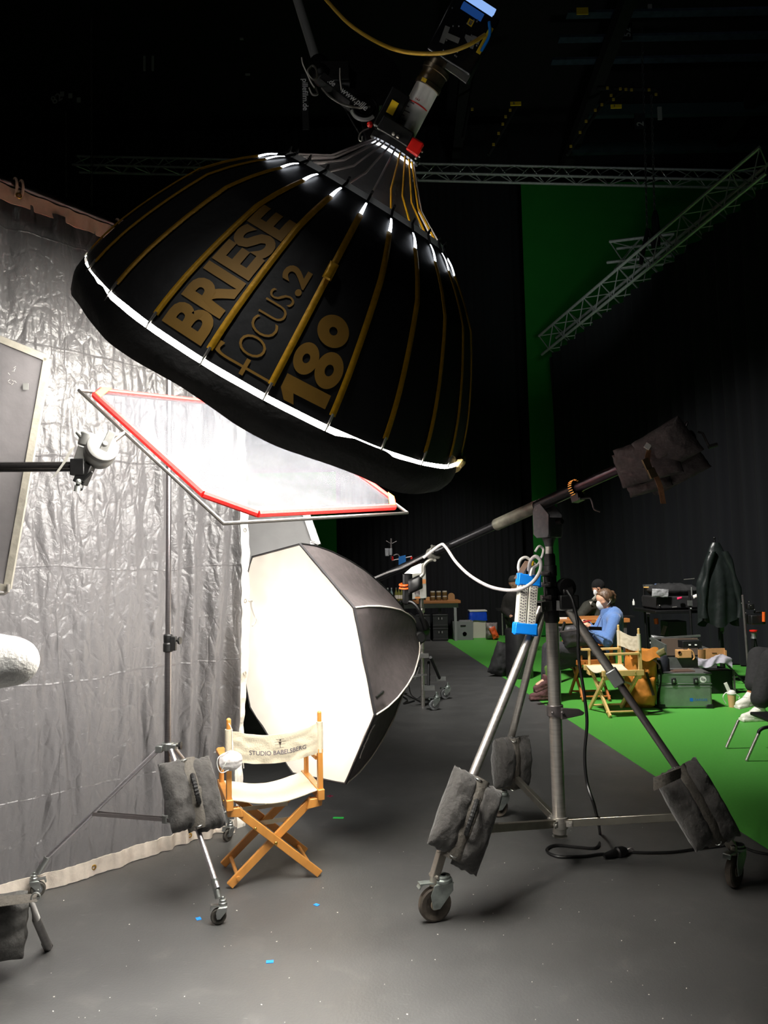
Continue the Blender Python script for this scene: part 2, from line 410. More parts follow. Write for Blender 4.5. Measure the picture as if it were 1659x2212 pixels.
mb = MB(); mb.lathe([(.12,-.3),(.19,-.26),(.19,.26),(.12,.3)], P(140,212,13), (1,0,-.25), 18); part('motor_body', mb, hoistm, hm)
mb = MB(); mb.box(P(150,196,12.75), (.3,.16,.12)); part('junction_box', mb, hoistm, hm, bevel=.01)
whitenum = mat('white_stencil', (150,150,148), .7)
lettering('stencil_number', '82', whitenum, hm, P(116, 226, 12.7), rt*.8+up*.5, up*.8-rt*.5, .2, .004)
for x, y in ((134,203),(152,207),(170,216)):
    mb = MB(); mb.box(P(x, y, 12.65), (.07,.01,.09)); part('white_tag', mb, whitenum, hm)
# stencilled tags on the roof steel
def tagbox(px, py, y, w, h, label, m, txt=None, name='number_tag', tm=None):
    c = P(px, py, y); t = thing(name, label, 'tag', c)
    mb = MB(); mb.box(c, (w, .02, h)); part('plate', mb, m, t)
    if txt: lettering('number', txt, tm or inkm, t, c+V((-w*.25, -.012, -h*.3)), (1,0,0), (0,0,1), h*.8, .003)
    return t
tagbox(1114, 224, 13, .2, .07, 'yellow tag on the roof steel above the middle of the green cloth', yellowp, 'R')
tagbox(1331, 230, 13, .2, .07, 'yellow tag on the roof steel left of the hoist chains', yellowp, '7')
tagbox(1258, 24, 12, .2, .12, 'yellow tag near the top edge, second thing right of the lamp head', yellowp)
tagbox(915+40, 80, 14, .1, .05, 'small pale tag hidden in the roof close behind the lamp head', whitenum)
for i, (x, y, w_) in enumerate([(1354,68,.34),(1382,262,.3)]):
    c = P(x, y, 13.2); t = thing('number_sign', ['black roof sign with white 52 turned on its side near the top edge', 'black roof sign with turned white 2 on the left hoist chain'][i], 'sign', c)
    mb = MB(); mb.box(c, (.2, .02, w_)); part('plate', mb, hoistm, t)
    lettering('number', ['52','2'][i], whitenum, t, c+V((.06,-.015,-w_*.35)), (0,0,1), (-1,0,0), .18, .004)
for i, (x, y, w_, h_) in enumerate([(522,84,.07,.03),(535,161,.09,.03),(312,137,.04,.3),(330,137,.04,.3),(1404,20,.08,.2),(1425,245,.08,.26)]):
    c = P(x, y, 14); mb = MB(); mb.box(c, (w_, .03, h_))
    single('roof_label', ['small white label in the dark roof, upper of two left of the grey mounting pole', 'small white label in the dark roof, lower of two left of the grey mounting pole', 'pale upright bracket in the upper left roof, left one of a pair', 'pale upright bracket in the upper left roof, right one of a pair', 'pale plate at the top edge above the hoist chains', 'pale plate right of the turned number 2 sign'][i], 'label', mb, whitenum)
for k, row in enumerate([[(1372,180),(1300,226),(1225,335)],[(1120,222),(1055,335)],[(1290,191),(1425,194)],[(1050,20),(1000,300)]]):
    mb = MB(); mb.tube([P(x, y, 14.08) for x, y in row], .035, 8); struct('roof_pipe' if k == 0 else 'roof_pipe.%03d' % k, mb, roofm)
dots = [(806,192),(1325,215),(1320,206),(1312,190),(1340,192),(1352,193),(1364,194),(1402,194),(1417,204),(1300,226),(1286,238),(1266,262),(1253,286),(1233,316),(1102,238),(1092,252),(1086,268),(1077,288),(1066,312),(1020,236)]
for i, (x, y) in enumerate(dots):
    c = P(x, y, 14); mb = MB(); mb.box(c, (.05,.02,.05))
    single('cable_label', 'tiny yellow cable label dotted along the dark roof pipes', 'label', mb, mat('dim_yellow', (170,140,40), .8), group='yellow cable labels in the roof')
# ================================================================== AREA LIGHTS AND WORLD
def area(name, loc, target, size, power, color=(1,1,1), shape='DISK', sy=None, spread=180):
    l = bpy.data.lights.new(name, 'AREA'); l.energy = power; l.size = size; l.shape = shape; l.color = color; l.spread = R(spread)
    if sy: l.size_y = sy
    o = bpy.data.objects.new(name, l); COL.objects.link(o); o.location = loc
    o.rotation_euler = (V(target)-V(loc)).to_track_quat('-Z', 'Y').to_euler(); return o
wd = bpy.data.worlds.new('hall_air'); S.world = wd; wd.use_nodes = True
wd.node_tree.nodes['Background'].inputs['Color'].default_value = (.02,.025,.035,1); wd.node_tree.nodes['Background'].inputs['Strength'].default_value = .05
LAMP = 48
# ================================================================== THE BIG UMBRELLA LAMP
UC = V((-.4283, 3.2472, 2.5421)); U1 = V((.858,.1366,-.4953)); U3 = V((-.5105,.336,-.7915)).normalized()
U1 = (U1 - U3*U1.dot(U3)).normalized(); U2 = U3.cross(U1)   # U2 looks at the photographer
PHI = .111; NR = 24; STEP = 2*pi/NR
prof = [(0,.9),(.06,.882),(.12,.862),(.2,.829),(.28,.789),(.36,.745),(.44,.697),(.52,.645),(.59,.575),(.65,.505),(.7,.435),(.747,.365)]
def prof_r(h):
    for (a, ra), (b, rb) in zip(prof, prof[1:]):
        if h <= b: return ra+(rb-ra)*(h-a)/(b-a)
    return prof[-1][1]
arc = [0]
for (a, ra), (b, rb) in zip(prof, prof[1:]): arc.append(arc[-1]+sqrt((b-a)**2+(rb-ra)**2))
def at_arc(s):
    for i in range(len(arc)-1):
        if s <= arc[i+1] or i == len(arc)-2:
            t = (s-arc[i])/(arc[i+1]-arc[i]); return prof[i][0]+t*(prof[i+1][0]-prof[i][0]), prof[i][1]+t*(prof[i+1][1]-prof[i][1])
def um(th, r, h): return UC + U1*(r*sin(th)) + U2*(r*cos(th)) - U3*h
def dome(th, s, lift=0.0):
    """point on the cover: angle, arc length from the rim; the panels sag a little between ribs"""
    h, r = at_arc(s); k = ((th-PHI)/STEP) % 1.0
    flat = cos(pi/NR)/cos((k-.5)*STEP)              # straight chord between two ribs
    rr = r*(.35+.65*flat); h2, r2 = at_arc(min(s+.01, arc[-1]-1e-4)); n_h = (r-r2); n_r = (h2-h); q = sqrt(n_h**2+n_r**2)+1e-9
    return um(th, rr+lift*n_r/q, h+lift*n_h/q)
um_t = thing('umbrella_lamp', 'huge black parabolic umbrella lamp with gold ribs and gold lettering tilted over the set', 'studio lamp', UC)
blackcloth = mat('black_umbrella_cloth', (11,11,14), .6, 0, .15, 14, .2)
silver = mat('silver_lining', (235,235,232), .35, .3)
AE = arc[-1]
mb = MB(); mb.grid(lambda u, v: dome(u*2*pi, .02+(AE-.02)*v), NR*6, 36, True); cov = part('cover', mb, blackcloth, um_t, smooth=60)
mb = MB(); mb.grid(lambda u, v: dome(u*2*pi, .02+(AE-.02)*v, -.012), NR*4, 24, True); part('inner_lining', mb, silver, um_t, smooth=60)
# skirt below the rim with the light slit left open along parts of the front
def open_at(deg):
    k = ((deg+180) % 360)-180
    if -53 < k < -50: return .3
    if -46 < k < 20: return .85
    if 33 < k < 88: return .5
    if -92 < k < -76: return 1.1
    if abs(k) > 100: return .5
    return 0.0
def skirt(u, v):
    th = u*2*pi; dg = math.degrees(th-PHI); o = sum(open_at(dg+d) for d in (-1,0,1))/3
    h0 = .016 - .021*o; h1 = -.115 - .01*sin(th*9)
    h = h0+(h1-h0)*v; r = .9 + .012*sin(v*pi) + .006*noise.noise((sin(th)*8, cos(th)*8, v*3))
    return um(th, r, h)
mb = MB(); mb.sheet(skirt, 240, 6, .004, lambda u, v: U1*sin(u*2*pi)+U2*cos(u*2*pi)); part('skirt', mb, mat('black_skirt_cloth', (26,24,22), .8, 0, .2, 40, .25), um_t, smooth=60)
# the lit front diffuser
def glow(name, rgb, st):
    M = bpy.data.materials.new(name); M.use_nodes = True; nt = M.node_tree; nt.nodes.remove(nt.nodes['Principled BSDF'])
    e = nt.nodes.new('ShaderNodeEmission'); e.inputs['Color'].default_value = lin(rgb); e.inputs['Strength'].default_value = st
    nt.links.new(e.outputs[0], nt.nodes['Material Output'].inputs[0]); return M
lampglow = glow('lit_lamp_diffuser', (255,250,240), LAMP)
mb = MB(); mb.lathe([(1e-6,-.012),(.3,-.012),(.6,-.012),(.889,-.012)], UC, -U3, 72); part('front_diffuser', mb, lampglow, um_t, fix=False, label='glowing white front diffuser')
mb = MB(); th_ = math.radians(80); mb.pillow(um(th_, .905, .012), (U1*cos(th_)-U2*sin(th_)), -U3, U1, .11, .07, .03, 12, .02, 5, 2.5); part('lining_fold', mb, mat('warm_lit_fold', (236,206,140), .6, 0, .5, 30, .15), um_t, label='pale crumpled lining fold at the rim')  # warm lamp light is put into the fold's colour
# ribs: gold ribbon sleeves with a steel tip at the rim and an emissive strip put in for the light leak at the neck
for k in range(NR):
    th = PHI + k*STEP; tang = U1*cos(th) - U2*sin(th)
    mb = MB()
    def rib(u, v, th=th, tang=tang):
        s = .055 + (AE-.13-.055)*v; w_ = .0115
        return dome(th, s, .004+.004*(1-abs(2*u-1))) + tang*((u-.5)*2*w_)
    mb.sheet(rib, 4, 26, .002, lambda u, v: U1*sin(th)+U2*cos(th))
    rb = part('rib', mb, goldtape, um_t, smooth=60)
    mb = MB(); mb.rod(dome(th, .062, .006), dome(th, -.0+.012, .004), .0055, .0045, 8); mb.rod(dome(th, .012, .004), um(th, .902, -.02), .003, .003, 6); part('rib_tip', mb, chrome, rb)
    mb = MB(); mb.sheet(lambda u, v: dome(th, AE-.125+.085*v, .006+.004*sin(v*pi)) + tang*((u-.5)*(.014-.008*v)), 2, 6, .003, U1*sin(th)+U2*cos(th)); part('leak_glow_strip', mb, glow('leak_glow', (240,246,255), 8) if k == 0 else bpy.data.materials['leak_glow'], rb, label='glowing strip added for the light leak at the neck')
    mb = MB(); mb.tube([dome(th, AE-.05, .006), dome(th, AE-.005, .012), um(th, .375, .775), um(th, .365, .745)], .005, 6); part('cord_loop', mb, blackp, rb)
# scalloped neck hem
mb = MB(); mb.tube([um(PHI+STEP*i/6, .366+.0-.01*abs(sin(pi*i/6)), .749-.02*abs(sin(pi*i/6))) for i in range(NR*6)], .004, 5, closed=True); part('neck_hem', mb, blackp, um_t)
# neck cone up to the lamp head
mb = MB(); mb.grid(lambda u, v: um(u*2*pi, .372+(.078-.372)*(v**.85), .69+(.985-.69)*v - .03*sin(v*pi)), 96, 14, True); part('neck_cone', mb, mat('black_neck_cloth', (24,24,27), .5, 0, .2, 20, .3), um_t, smooth=60)
for k in range(NR):
    th = PHI+k*STEP
    mb = MB(); mb.tube([um(th, .362, .752), um(th, .22, .83), um(th, .085, .985)], .0045, 6); part('neck_rod', mb, goldtape if k in (1,2,3,4) else dsteel, um_t)
mb = MB(); mb.lathe([(.082,.945),(.1,.955),(.1,.964),(.085,.966)], UC, -U3, 40); part('leak_glow_ring', mb, bpy.data.materials['leak_glow'], um_t, label='glowing ring added for the light leak under the lamp head plate')  # emissive ring stands in for light leaking below the plate
# head: mount plate, clamp block, red cap, graduated tube, silver collars, control box
hx = U1; hy = U2; ax = -U3
def hp(a, b, h): return UC + hx*a + hy*b + ax*h
rotU = Matrix((hx, hy, ax)).transposed()
mb = MB(); mb.lathe([(.1,.972),(.112,.976),(.112,1.0),(.1,1.004)], UC, ax, 32); part('mount_plate', mb, blackm, um_t)
mb = MB(); mb.box(hp(-.02, .06, 1.03), (.14,.1,.06), rotU); mb.box(hp(-.075, .04, 1.09), (.08,.07,.16), rotU); part('clamp_block', mb, blackm, um_t, bevel=.006)
mb = MB(); mb.box(hp(.075, .085, 1.02), (.055,.04,.055), rotU); part('red_cap', mb, redp, um_t, bevel=.006)
mb = MB()
for q in ((-.02,.115,1.015),(.0,.115,1.015)): mb.ball(hp(*q), .008, 10, 8)
for q in ((.108,.08,1.0),(.108,.08,1.02),(.1,.09,.985)): mb.ball(hp(*q), .005, 8, 6)
part('bolt', mb, chrome, um_t)
mb = MB(); mb.box(hp(-.075, .078, 1.1), (.03,.004,.05), rotU); part('yellow_label', mb, yellowp, um_t)
tubem = mat('grey_graduated_tube', (225,225,222), .45, .2, .02, 20, .06)
mb = MB(); mb.lathe([(.049,1.0),(.049,1.245)], UC, ax, 32); part('focus_tube', mb, tubem, um_t)
mb = MB(); mb.lathe([(.055,1.0),(.055,1.03)], UC, ax, 32); part('tube_foot', mb, blackm, um_t)
silverc = mat('bronze_collar', (110,100,84), .35, .9)
mb = MB(); mb.lathe([(.050,1.24),(.055,1.242),(.055,1.258),(.052,1.26),(.052,1.30),(.057,1.302),(.057,1.318),(.052,1.32),(.052,1.36),(.061,1.362),(.061,1.375),(.03,1.377)], UC, ax, 32); part('collar', mb, silverc, um_t)
def around(h, a0, a1, r=.0498, n=12, w_=.004):
    mb = MB(); mb.sheet(lambda u, v: um(a0+(a1-a0)*u, r, h+w_*(v-.5)), n, 1, .001, U2); return mb
part('red_line', around(1.165, -1.1, 1.1), redp, um_t)
for i in range(8):
    part('tick_mark', around(1.158-.018*i, -.95, -.5 if i % 2 else -.2), inkm, um_t)
vs, fs = text_mesh('E', .03, 0)
mb = MB(); mb.add([um(-.35-v.y*18+.4, .0502, 1.175+v.x*.55) for v in vs], fs); part('tube_lettering', mb, mat('red_ink', (150,70,70), .7), um_t, smooth=0, fix=False)
mb = MB(); mb.sheet(lambda u, v: um(-.55+.4*u, .056, 1.243+.014*v), 3, 1, .001, U2); part('yellow_label', mb, yellowp, um_t)
bx = thing
boxm = mat('glossy_black_box', (26,27,29), .25, .3, .25, 7, .2)
def hq(a, b, h): return hp(a+.012, b, h-.165)
mb = MB(); mb.box(hq(.022, -.005, 1.62), (.20,.15,.22), rotU); ctl = part('control_box', mb, boxm, um_t, bevel=.008)
fz = .0715
lettering('tape_letter', 'T', mat('grey_gaffer', (120,120,118), .8), ctl, hq(.02, fz, 1.565), (-hx*.15+ax*1).normalized(), (-hx-ax*.15).normalized(), .085, .006)
lettering('tape_letter', '4', MATS['grey_gaffer'], ctl, hq(.092, fz, 1.60), (-hx*.2+ax).normalized(), (-hx-ax*.2).normalized(), .07, .006)
mb = MB(); mb.box(hq(.028, fz+.001, 1.665), (.022,.002,.022), rotU); part('yellow_label', mb, yellowp, ctl); lettering('label_number', '82', inkm, ctl, hq(.034, fz+.002, 1.657), ax, -hx, .015, .001); mb = MB(); mb.box(hq(.108, fz+.001, 1.64), (.018,.002,.1), rotU); part('yellow_label', mb, yellowp, ctl)
mb = MB(); mb.rod(hq(-.07, .06, 1.735), hq(.09, .06, 1.735), .018, n=16); part('tube_window', mb, glow('bluish_lit_window', (150,190,255), .9), ctl, label='bluish lit tube window'); 
mb = MB(); mb.rod(hq(-.03, .07, 1.70), hq(.06, .07, 1.70), .014, n=14); part('tube_window', mb, glow('blue_lit_window', (40,90,170), .35), ctl, label='blue lit tube window')
mb = MB()
for a, h, r_ in ((-.08,1.735,.021),(.095,1.735,.022),(-.04,1.70,.019)): mb.rod(hp(a-.008, .062, h), hp(a+.008, .062, h), r_, n=14)
part('window_cap', mb, silverc, ctl)
mb = MB()
random.seed(3)
for i in range(16): mb.ball(hq(random.uniform(-.06,.09), fz+.002, random.uniform(1.53,1.7)), .003, 6, 5)
part('screw', mb, chrome, ctl)
mb = MB(); mb.bar(hq(.02, fz-.02, 1.505), hq(.12, fz-.02, 1.5), .03, .012, hy); part('bracket', mb, alu, ctl)
mb = MB(); mb.tube(curve_pts([hq(.09,.08, 1.7), hq(.115,.085, 1.66), hq(.115,.08, 1.6)],4), .006, 6); part('blue_plug', mb, bluep, ctl)
# lettering mapped on the panels
def on_dome(name, s, s0, th0, length, height, bold, spacing=1.0, cut=2, m=goldprint, oneline=None, sq=1.0):
    vs, fs = text_mesh(s, 1.0, bold, spacing, cut)
    w_ = max(v.x for v in vs); x0 = min(v.x for v in vs); y0 = min(v.y for v in vs); y1 = max(v.y for v in vs)
    mb = MB(); out = []
    for v in vs:
        a = s0 + (v.x-x0)/(w_-x0)*length; h, r = at_arc(a)
        th = th0 - ((v.y-y0)/(y1-y0)-.5)*height/(.5*r+.5*.8)
        out.append(dome(th, a, .003))
    mb.add(out, fs); return part(name, mb, m, cov, smooth=60, fix=False)
def glyph_on_dome(name, mb2, s0, th0, length, height):
    out = []
    for v in mb2.v:
        a = s0 + v.x*length; h, r = at_arc(a); out.append(dome(th0 - (v.y-.5)*height/(.5*r+.4), a, .003))
    mb = MB(); mb.add(out, mb2.f); return part(name, mb, goldprint, cov, smooth=60, fix=False)
def stroke(pts, w_, n=8):
    mb = MB(); cp = curve_pts([(p[0],p[1],0) for p in pts], n)
    for a, b in zip(cp, cp[1:]):
        d = (b-a).normalized(); q = V((-d.y,d.x,0))*w_/2; mb.add([a-q-d*w_*.2, b-q+d*w_*.2, b+q+d*w_*.2, a+q-d*w_*.2], [(0,1,2,3)])
    return mb
def annulus(mb, cx, cy, ro, ri, sx=1.0, n=36):
    return mb.grid(lambda u, v: V((cx+sx*(ri+(ro-ri)*v)*cos(u*2*pi), cy+(ri+(ro-ri)*v)*sin(u*2*pi), 0)), n, 3, True)
t1 = PHI - 1.5*STEP
on_dome('lettering', 'BRIESE', .048, t1, .555, .165, .04, .98)
g = stroke([(.35,0),(.35,.5),(.36,.84),(.52,.97),(.85,.95)], .11); g2 = stroke([(.0,.44),(.75,.44)], .07, 4); g.add(g2.v, g2.f); glyph_on_dome('lettering', g, .035, PHI-.50*STEP, .075, .20)
on_dome('lettering', 'OCUS', .102, PHI-.50*STEP, .25, .09, -.012, .95)
on_dome('lettering', '.2', .365, PHI-.49*STEP, .10, .095, .03, 1.0)
g = MB()
for k in range(6): g.add([V((.4,k/6,0)),V((1,k/6,0)),V((1,(k+1)/6,0)),V((.4,(k+1)/6,0))], [(0,1,2,3)])
g.add([V((0,.62,0)),V((.4,.72,0)),V((.4,1,0)),V((0,.84,0))], [(0,1,2,3)]); glyph_on_dome('lettering', g, .03, PHI+.50*STEP, .085, .16)
g = MB(); annulus(g, .5, .27, .27, .085, 1.8); annulus(g, .5, .76, .235, .07, 1.8); glyph_on_dome('lettering', g, .122, PHI+.50*STEP, .135, .175)
g = MB(); annulus(g, .5, .5, .5, .13); glyph_on_dome('lettering', g, .262, PHI+.50*STEP, .115, .115)
mb = MB(); mb.pillow(dome(PHI, .50, .02), (dome(PHI,.52)-dome(PHI,.48)).normalized(), U1*cos(PHI)-U2*sin(PHI), U2, .07, .032, .025, 8, .001); part('zip_pull', mb, goldtape, um_t)
# suspension of the lamp: grey pole, joint, wheel, straps
sp = thing('lamp_mount', 'grey pole with black joint, webbing straps and wheel that carries the umbrella lamp', 'lamp mount', P(690, 180, 3.3))
mb = MB(); mb.tube([P(624,-60,3.7), P(690,152,3.25)], [.024,.022], 16); part('pole', mb, mat('grey_pole', (200,202,200), .5, .5), sp)
mb = MB(); mb.lathe([(.03,-.09),(.045,-.07),(.045,.05),(.03,.07)], P(694,155,3.2), (P(690,152,3.25)-P(624,-60,3.7)).normalized(), 20); mb.box(P(725,165,3.2), (.13,.09,.09)); mb.rod(P(700,165,3.2), P(760,180,3.2), .03); part('joint', mb, blackm, sp, bevel=.004)
mb = MB(); mb.lathe([(.16,-.035),(.165,-.02),(.165,.02),(.16,.035)], P(790,175,3.25), (.2,-1,.1), 40); part('tilt_disc', mb, blackp, sp)
mb = MB(); mb.ring(P(787,232,3.12), (.25,-1,.15), .055, .013, 32, 10); mb.lathe([(.045,-.02),(.045,.02)], P(787,232,3.12), (.25,-1,.15), 24); wh_ = part('hand_wheel', mb, blackm, sp)
mb = MB(); mb.ring(P(787,236,3.08), (.25,-1,.15), .055, .008, 24, 8, pi*1.05, pi*1.75, x=rt); part('wheel_rim', mb, mat('grey_ring', (150,150,150), .5), sp)
mb = MB(); mb.bar(P(800,255,3.15), P(822,338,3.05), .09, .05, (0,-1,0)); part('bracket', mb, blackm, sp, bevel=.004)
strapm = mat('black_strap', (17,17,18), .8, 0, .2, 80)
mb = MB(); mb.bar(P(695,163,3.12), P(785,232,3.06), .004, .03, (P(0,100,3)-P(0,0,3)).normalized()); part('strap', mb, strapm, sp)
mb = MB(); mb.bar(P(657,160,3.1), P(661,280,3.1), .004, .028, rt); part('strap', mb, strapm, sp)
d1 = (P(785,232,3.05)-P(695,163,3.11)).normalized()
sw = mat('white_strap_print', (250,250,248), .7)
lettering('strap_lettering', 'www.pille', sw, sp, P(735,200,3.05)-fw*.006, d1, d1.cross(-fw)*-1, .04, .0005)
lettering('strap_lettering', '.de', sw, sp, P(707,179,3.08)-fw*.006, d1, d1.cross(-fw)*-1, .034, .0005)
d2 = (P(661,280,3.09)-P(658,165,3.09)).normalized()
lettering('strap_lettering', 'pillefilm.de', sw, sp, P(653.5,172,3.075)-fw*.006, d2, d2.cross(-fw)*-1, .034, .0005)
mb = MB()
for pts in ([(652,125),(655,140),(664,160),(672,178),(680,190)], [(666,150),(676,142),(684,152),(684,168),(676,172),(666,160),(666,150)], [(695,190),(712,208),(740,225),(775,233),(800,231)], [(668,190),(675,204),(686,203),(682,190)], [(735,148),(735,170),(738,195)]):
    mb.tube(curve_pts([P(x, y, 3.06) for x, y in pts], 5), .005, 7)
part('hook_wire', mb, mat('dull_wire', (150,146,138), .4, .8), sp)
mb = MB(); mb.ball(P(799,269,3.05), .0135, 16, 10); part('red_ball', mb, redp, sp)
mb = MB(); mb.tube(curve_pts([P(797,277,3.05), P(780,286,3.05), P(775,300,3.05), P(781,305,3.05), P(783,294,3.05)], 6), .003, 6); mb.ring(P(816,274,3.05), -fw, .011, .003, 16, 6); mb.tube(curve_pts([P(822,273,3.05), P(835,269,3.05), P(848,270,3.05)],5), .0035, 6); mb.tube(curve_pts([P(822,275,3.05), P(838,275,3.05), P(852,279,3.05)],5), .003, 6); part('safety_wire', mb, chrome, sp)
mb = MB(); mb.tube(curve_pts([P(745,235,3.1), P(765,270,3.08), P(797,322,3.03)],4), .003, 6); part('cord', mb, blackp, sp)
mb = MB(); mb.tube(curve_pts([P(690,-20,2.9), P(712,8,2.9), P(752,50,2.9), P(800,83,2.9), P(850,106,2.78), P(900,115,2.70), P(960,114,2.63), P(1010,98,2.60), P(1048,75,2.60)], 10), .0075, 10)
single('power_cable', 'yellow power cable curving across the top into the lamp head box', 'cable', mb, mat('yellow_cable', (200,160,50), .5))
# ================================================================== DIFFUSION FRAME BELOW THE LAMP
FA, FD, FC, FB = V((-1.419,3.41,2.486)), V((-.612,2.84,1.804)), V((.133,3.775,1.903)), V((-.674,4.345,2.585))
fu = (FD-FA).normalized(); fv = (FB-FA).normalized(); fn_ = fv.cross(fu)
if fn_.z < 0: fn_ = -fn_
fr = thing('diffusion_frame', 'square metal frame with translucent white diffusion cloth and red edging, glowing below the umbrella lamp', 'diffusion frame', (FA+FC)/2)
def diffusion_material():
    M = bpy.data.materials.new('diffusion_cloth'); M.use_nodes = True; nt = M.node_tree; L = nt.links; nt.nodes.remove(nt.nodes['Principled BSDF'])
    tr = nt.nodes.new('ShaderNodeBsdfTransparent'); tr.inputs[0].default_value = (.96,.97,1,1)
    df = nt.nodes.new('ShaderNodeBsdfDiffuse'); df.inputs[0].default_value = (.085,.091,.108,1)
    tl = nt.nodes.new('ShaderNodeBsdfTranslucent'); tl.inputs[0].default_value = (.45,.45,.46,1)
    gl = nt.nodes.new('ShaderNodeBsdfAnisotropic'); gl.inputs['Roughness'].default_value = .42
    tc = nt.nodes.new('ShaderNodeTexCoord'); nz = nt.nodes.new('ShaderNodeTexNoise'); nz.inputs['Scale'].default_value = 14; nz.inputs['Detail'].default_value = 6; L.new(tc.outputs['Object'], nz.inputs['Vector'])
    bp = nt.nodes.new('ShaderNodeBump'); bp.inputs['Strength'].default_value = .12; bp.inputs['Distance'].default_value = .02; L.new(nz.outputs['Fac'], bp.inputs['Height']); L.new(bp.outputs['Normal'], gl.inputs['Normal'])
    a = nt.nodes.new('ShaderNodeMixShader'); a.inputs[0].default_value = .5; L.new(df.outputs[0], a.inputs[1]); L.new(tl.outputs[0], a.inputs[2])
    b = nt.nodes.new('ShaderNodeMixShader'); b.inputs[0].default_value = .07; L.new(a.outputs[0], b.inputs[1]); L.new(gl.outputs[0], b.inputs[2])
    rp = nt.nodes.new('ShaderNodeMapRange'); rp.inputs['From Min'].default_value = .35; rp.inputs['From Max'].default_value = .65; rp.inputs['To Min'].default_value = DIFF_LO; rp.inputs['To Max'].default_value = DIFF_HI; L.new(nz.outputs['Fac'], rp.inputs['Value'])
    c = nt.nodes.new('ShaderNodeMixShader'); L.new(rp.outputs[0], c.inputs[0]); L.new(tr.outputs[0], c.inputs[1]); L.new(b.outputs[0], c.inputs[2])
    L.new(c.outputs[0], nt.nodes['Material Output'].inputs[0]); return M
DIFF_LO, DIFF_HI = .42, .50
ins = .03
def fp(a, b, sag=0): return FA + fu*a + fv*b - fn_*sag
lo, hi = ins, 1.2-ins
CH = dict(A=.07, D=.16, C=.07, B=.08)
oct_ = [(lo+CH['A'],lo),(hi-CH['D'],lo),(hi,lo+CH['D']),(hi,hi-CH['C']),(hi-CH['C'],hi),(lo+CH['B'],hi),(lo,hi-CH['B']),(lo,lo+CH['A'])]
def orim(u):
    i = int(u*8) % 8; f = u*8-int(u*8); a, b = oct_[i], oct_[(i+1)%8]; return a[0]+(b[0]-a[0])*f, a[1]+(b[1]-a[1])*f
def cloth(u, v):
    a, b = orim(u*.99999); a = .6+(a-.6)*v; b = .6+(b-.6)*v; return fp(a, b, .04*(1-v*v)+.004*noise.noise((a*5,b*5,1)))
mb = MB(); mb.grid(cloth, 96, 20, True); part('diffusion_cloth', mb, diffusion_material(), fr, smooth=60, fix=False)
redb = mat('red_edging', (205,14,8), .7, 0, .1, 60, .15)
for i in range(8):
    a, b = oct_[i], oct_[(i+1)%8]; mb = MB(); mb.tube([fp(a[0]+(b[0]-a[0])*t/8, a[1]+(b[1]-a[1])*t/8) for t in range(9)], .017 if i in (0,1,2,7) else .013, 8); part('edging', mb, redb, fr)
cA, cB, cC, cD = fp(lo,lo), fp(lo,hi), fp(hi,hi), fp(hi,lo)
orangeb = mat('orange_corner_web', (235,140,40), .7)
for c, s1, s2 in ((cA, fu, fv), (cC, -fu, -fv), (cB, fu, -fv)):
    mb = MB(); mb.prism([(.075,-.005),(.12,-.005),(-.005,.12),(-.005,.075)], c+fn_*.014, s1, s2, .004); part('corner_web', mb, orangeb, fr, label='orange corner web')
rodm = mat('frame_rod_steel', (120,116,112), .35, .9)
o_ = -.004; FA, FB, FC, FD = [p - fn_*.022 for p in (FA, FB, FC, FD)]
rA, rD, rC, rB = FA-(fu+fv)*o_, FD+(fu-fv)*o_, FC+(fu+fv)*o_, FB+(fv-fu)*o_
mb = MB()
for a, b in ((rA,rD),(rD,rC),(rC,rB),(rB,rA)):
    pass
mb.tube([rA, rA.lerp(rD,.5), rD, rD.lerp(rC,.5), rC, rC.lerp(rB,.5), rB, rB.lerp(rA,.5)], .0085, 8, closed=True); part('frame_rod', mb, rodm, fr)
md = rA.lerp(rD, .36)
# grip arm that holds the frame
ga_ = thing('grip_arm', 'black pole with silver grip head reaching in from the left to hold the diffusion frame', 'grip arm', P(180, 1000, 3.12))
gy = 3.1
mb = MB(); mb.tube([P(-140,1010,gy), P(160,1008,gy)], .0215, 16); part('pole', mb, mat('black_gloss_pole', (40,38,38), .25, .6), ga_)
mb = MB(); mb.box(P(172,1010,gy), (.06,.06,.07)); mb.box(P(182,1024,gy), (.05,.05,.09), Matrix.Rotation(.4,3,'Y')); mb.rod(P(176,1030,gy), P(170,1058,gy-.02), .016); mb.rod(P(178,1040,gy-.03), P(200,1018,gy-.03), .006); part('pole_clamp', mb, blackm, ga_, bevel=.004)
mb = MB(); mb.ball(P(170,1040,gy-.03), .012, 10, 8); mb.rod(P(168,1050,gy-.03), P(166,1062,gy-.03), .013, n=14); part('clamp_knob', mb, alu, ga_)
hd = P(217,975,gy); faceax = V((.55,-.75,.35)).normalized()
mb = MB(); mb.lathe([(.02,-.05),(.062,-.045),(.066,-.02),(.066,.0),(.058,.012),(.064,.016),(.064,.04),(.05,.05),(.02,.052)], hd, faceax, 28); part('grip_head', mb, mat('dull_cast_alu', (112,112,110), .5, .7, .04, 18, .1), ga_)
mb = MB(); mb.bar(hd+faceax*.058-V((.02,0,.055)), hd+faceax*.058+V((.035,0,.055)), .035, .012, faceax); mb.rod(hd+faceax*.05, hd+faceax*.075, .012, n=12); part('grip_handle', mb, MATS['dull_cast_alu'], ga_, bevel=.004)
mb = MB(); mb.lathe([(.032,-.03),(.036,-.025),(.036,.025),(.03,.03)], P(190,950,gy), (.25,0,1), 22); mb.rod(P(178,945,gy-.02), P(166,933,gy-.02), .012, .008); mb.bar(P(185,968,gy), P(175,1000,gy), .05, .05); part('grip_joint', mb, MATS['dull_cast_alu'], ga_, bevel=.003)
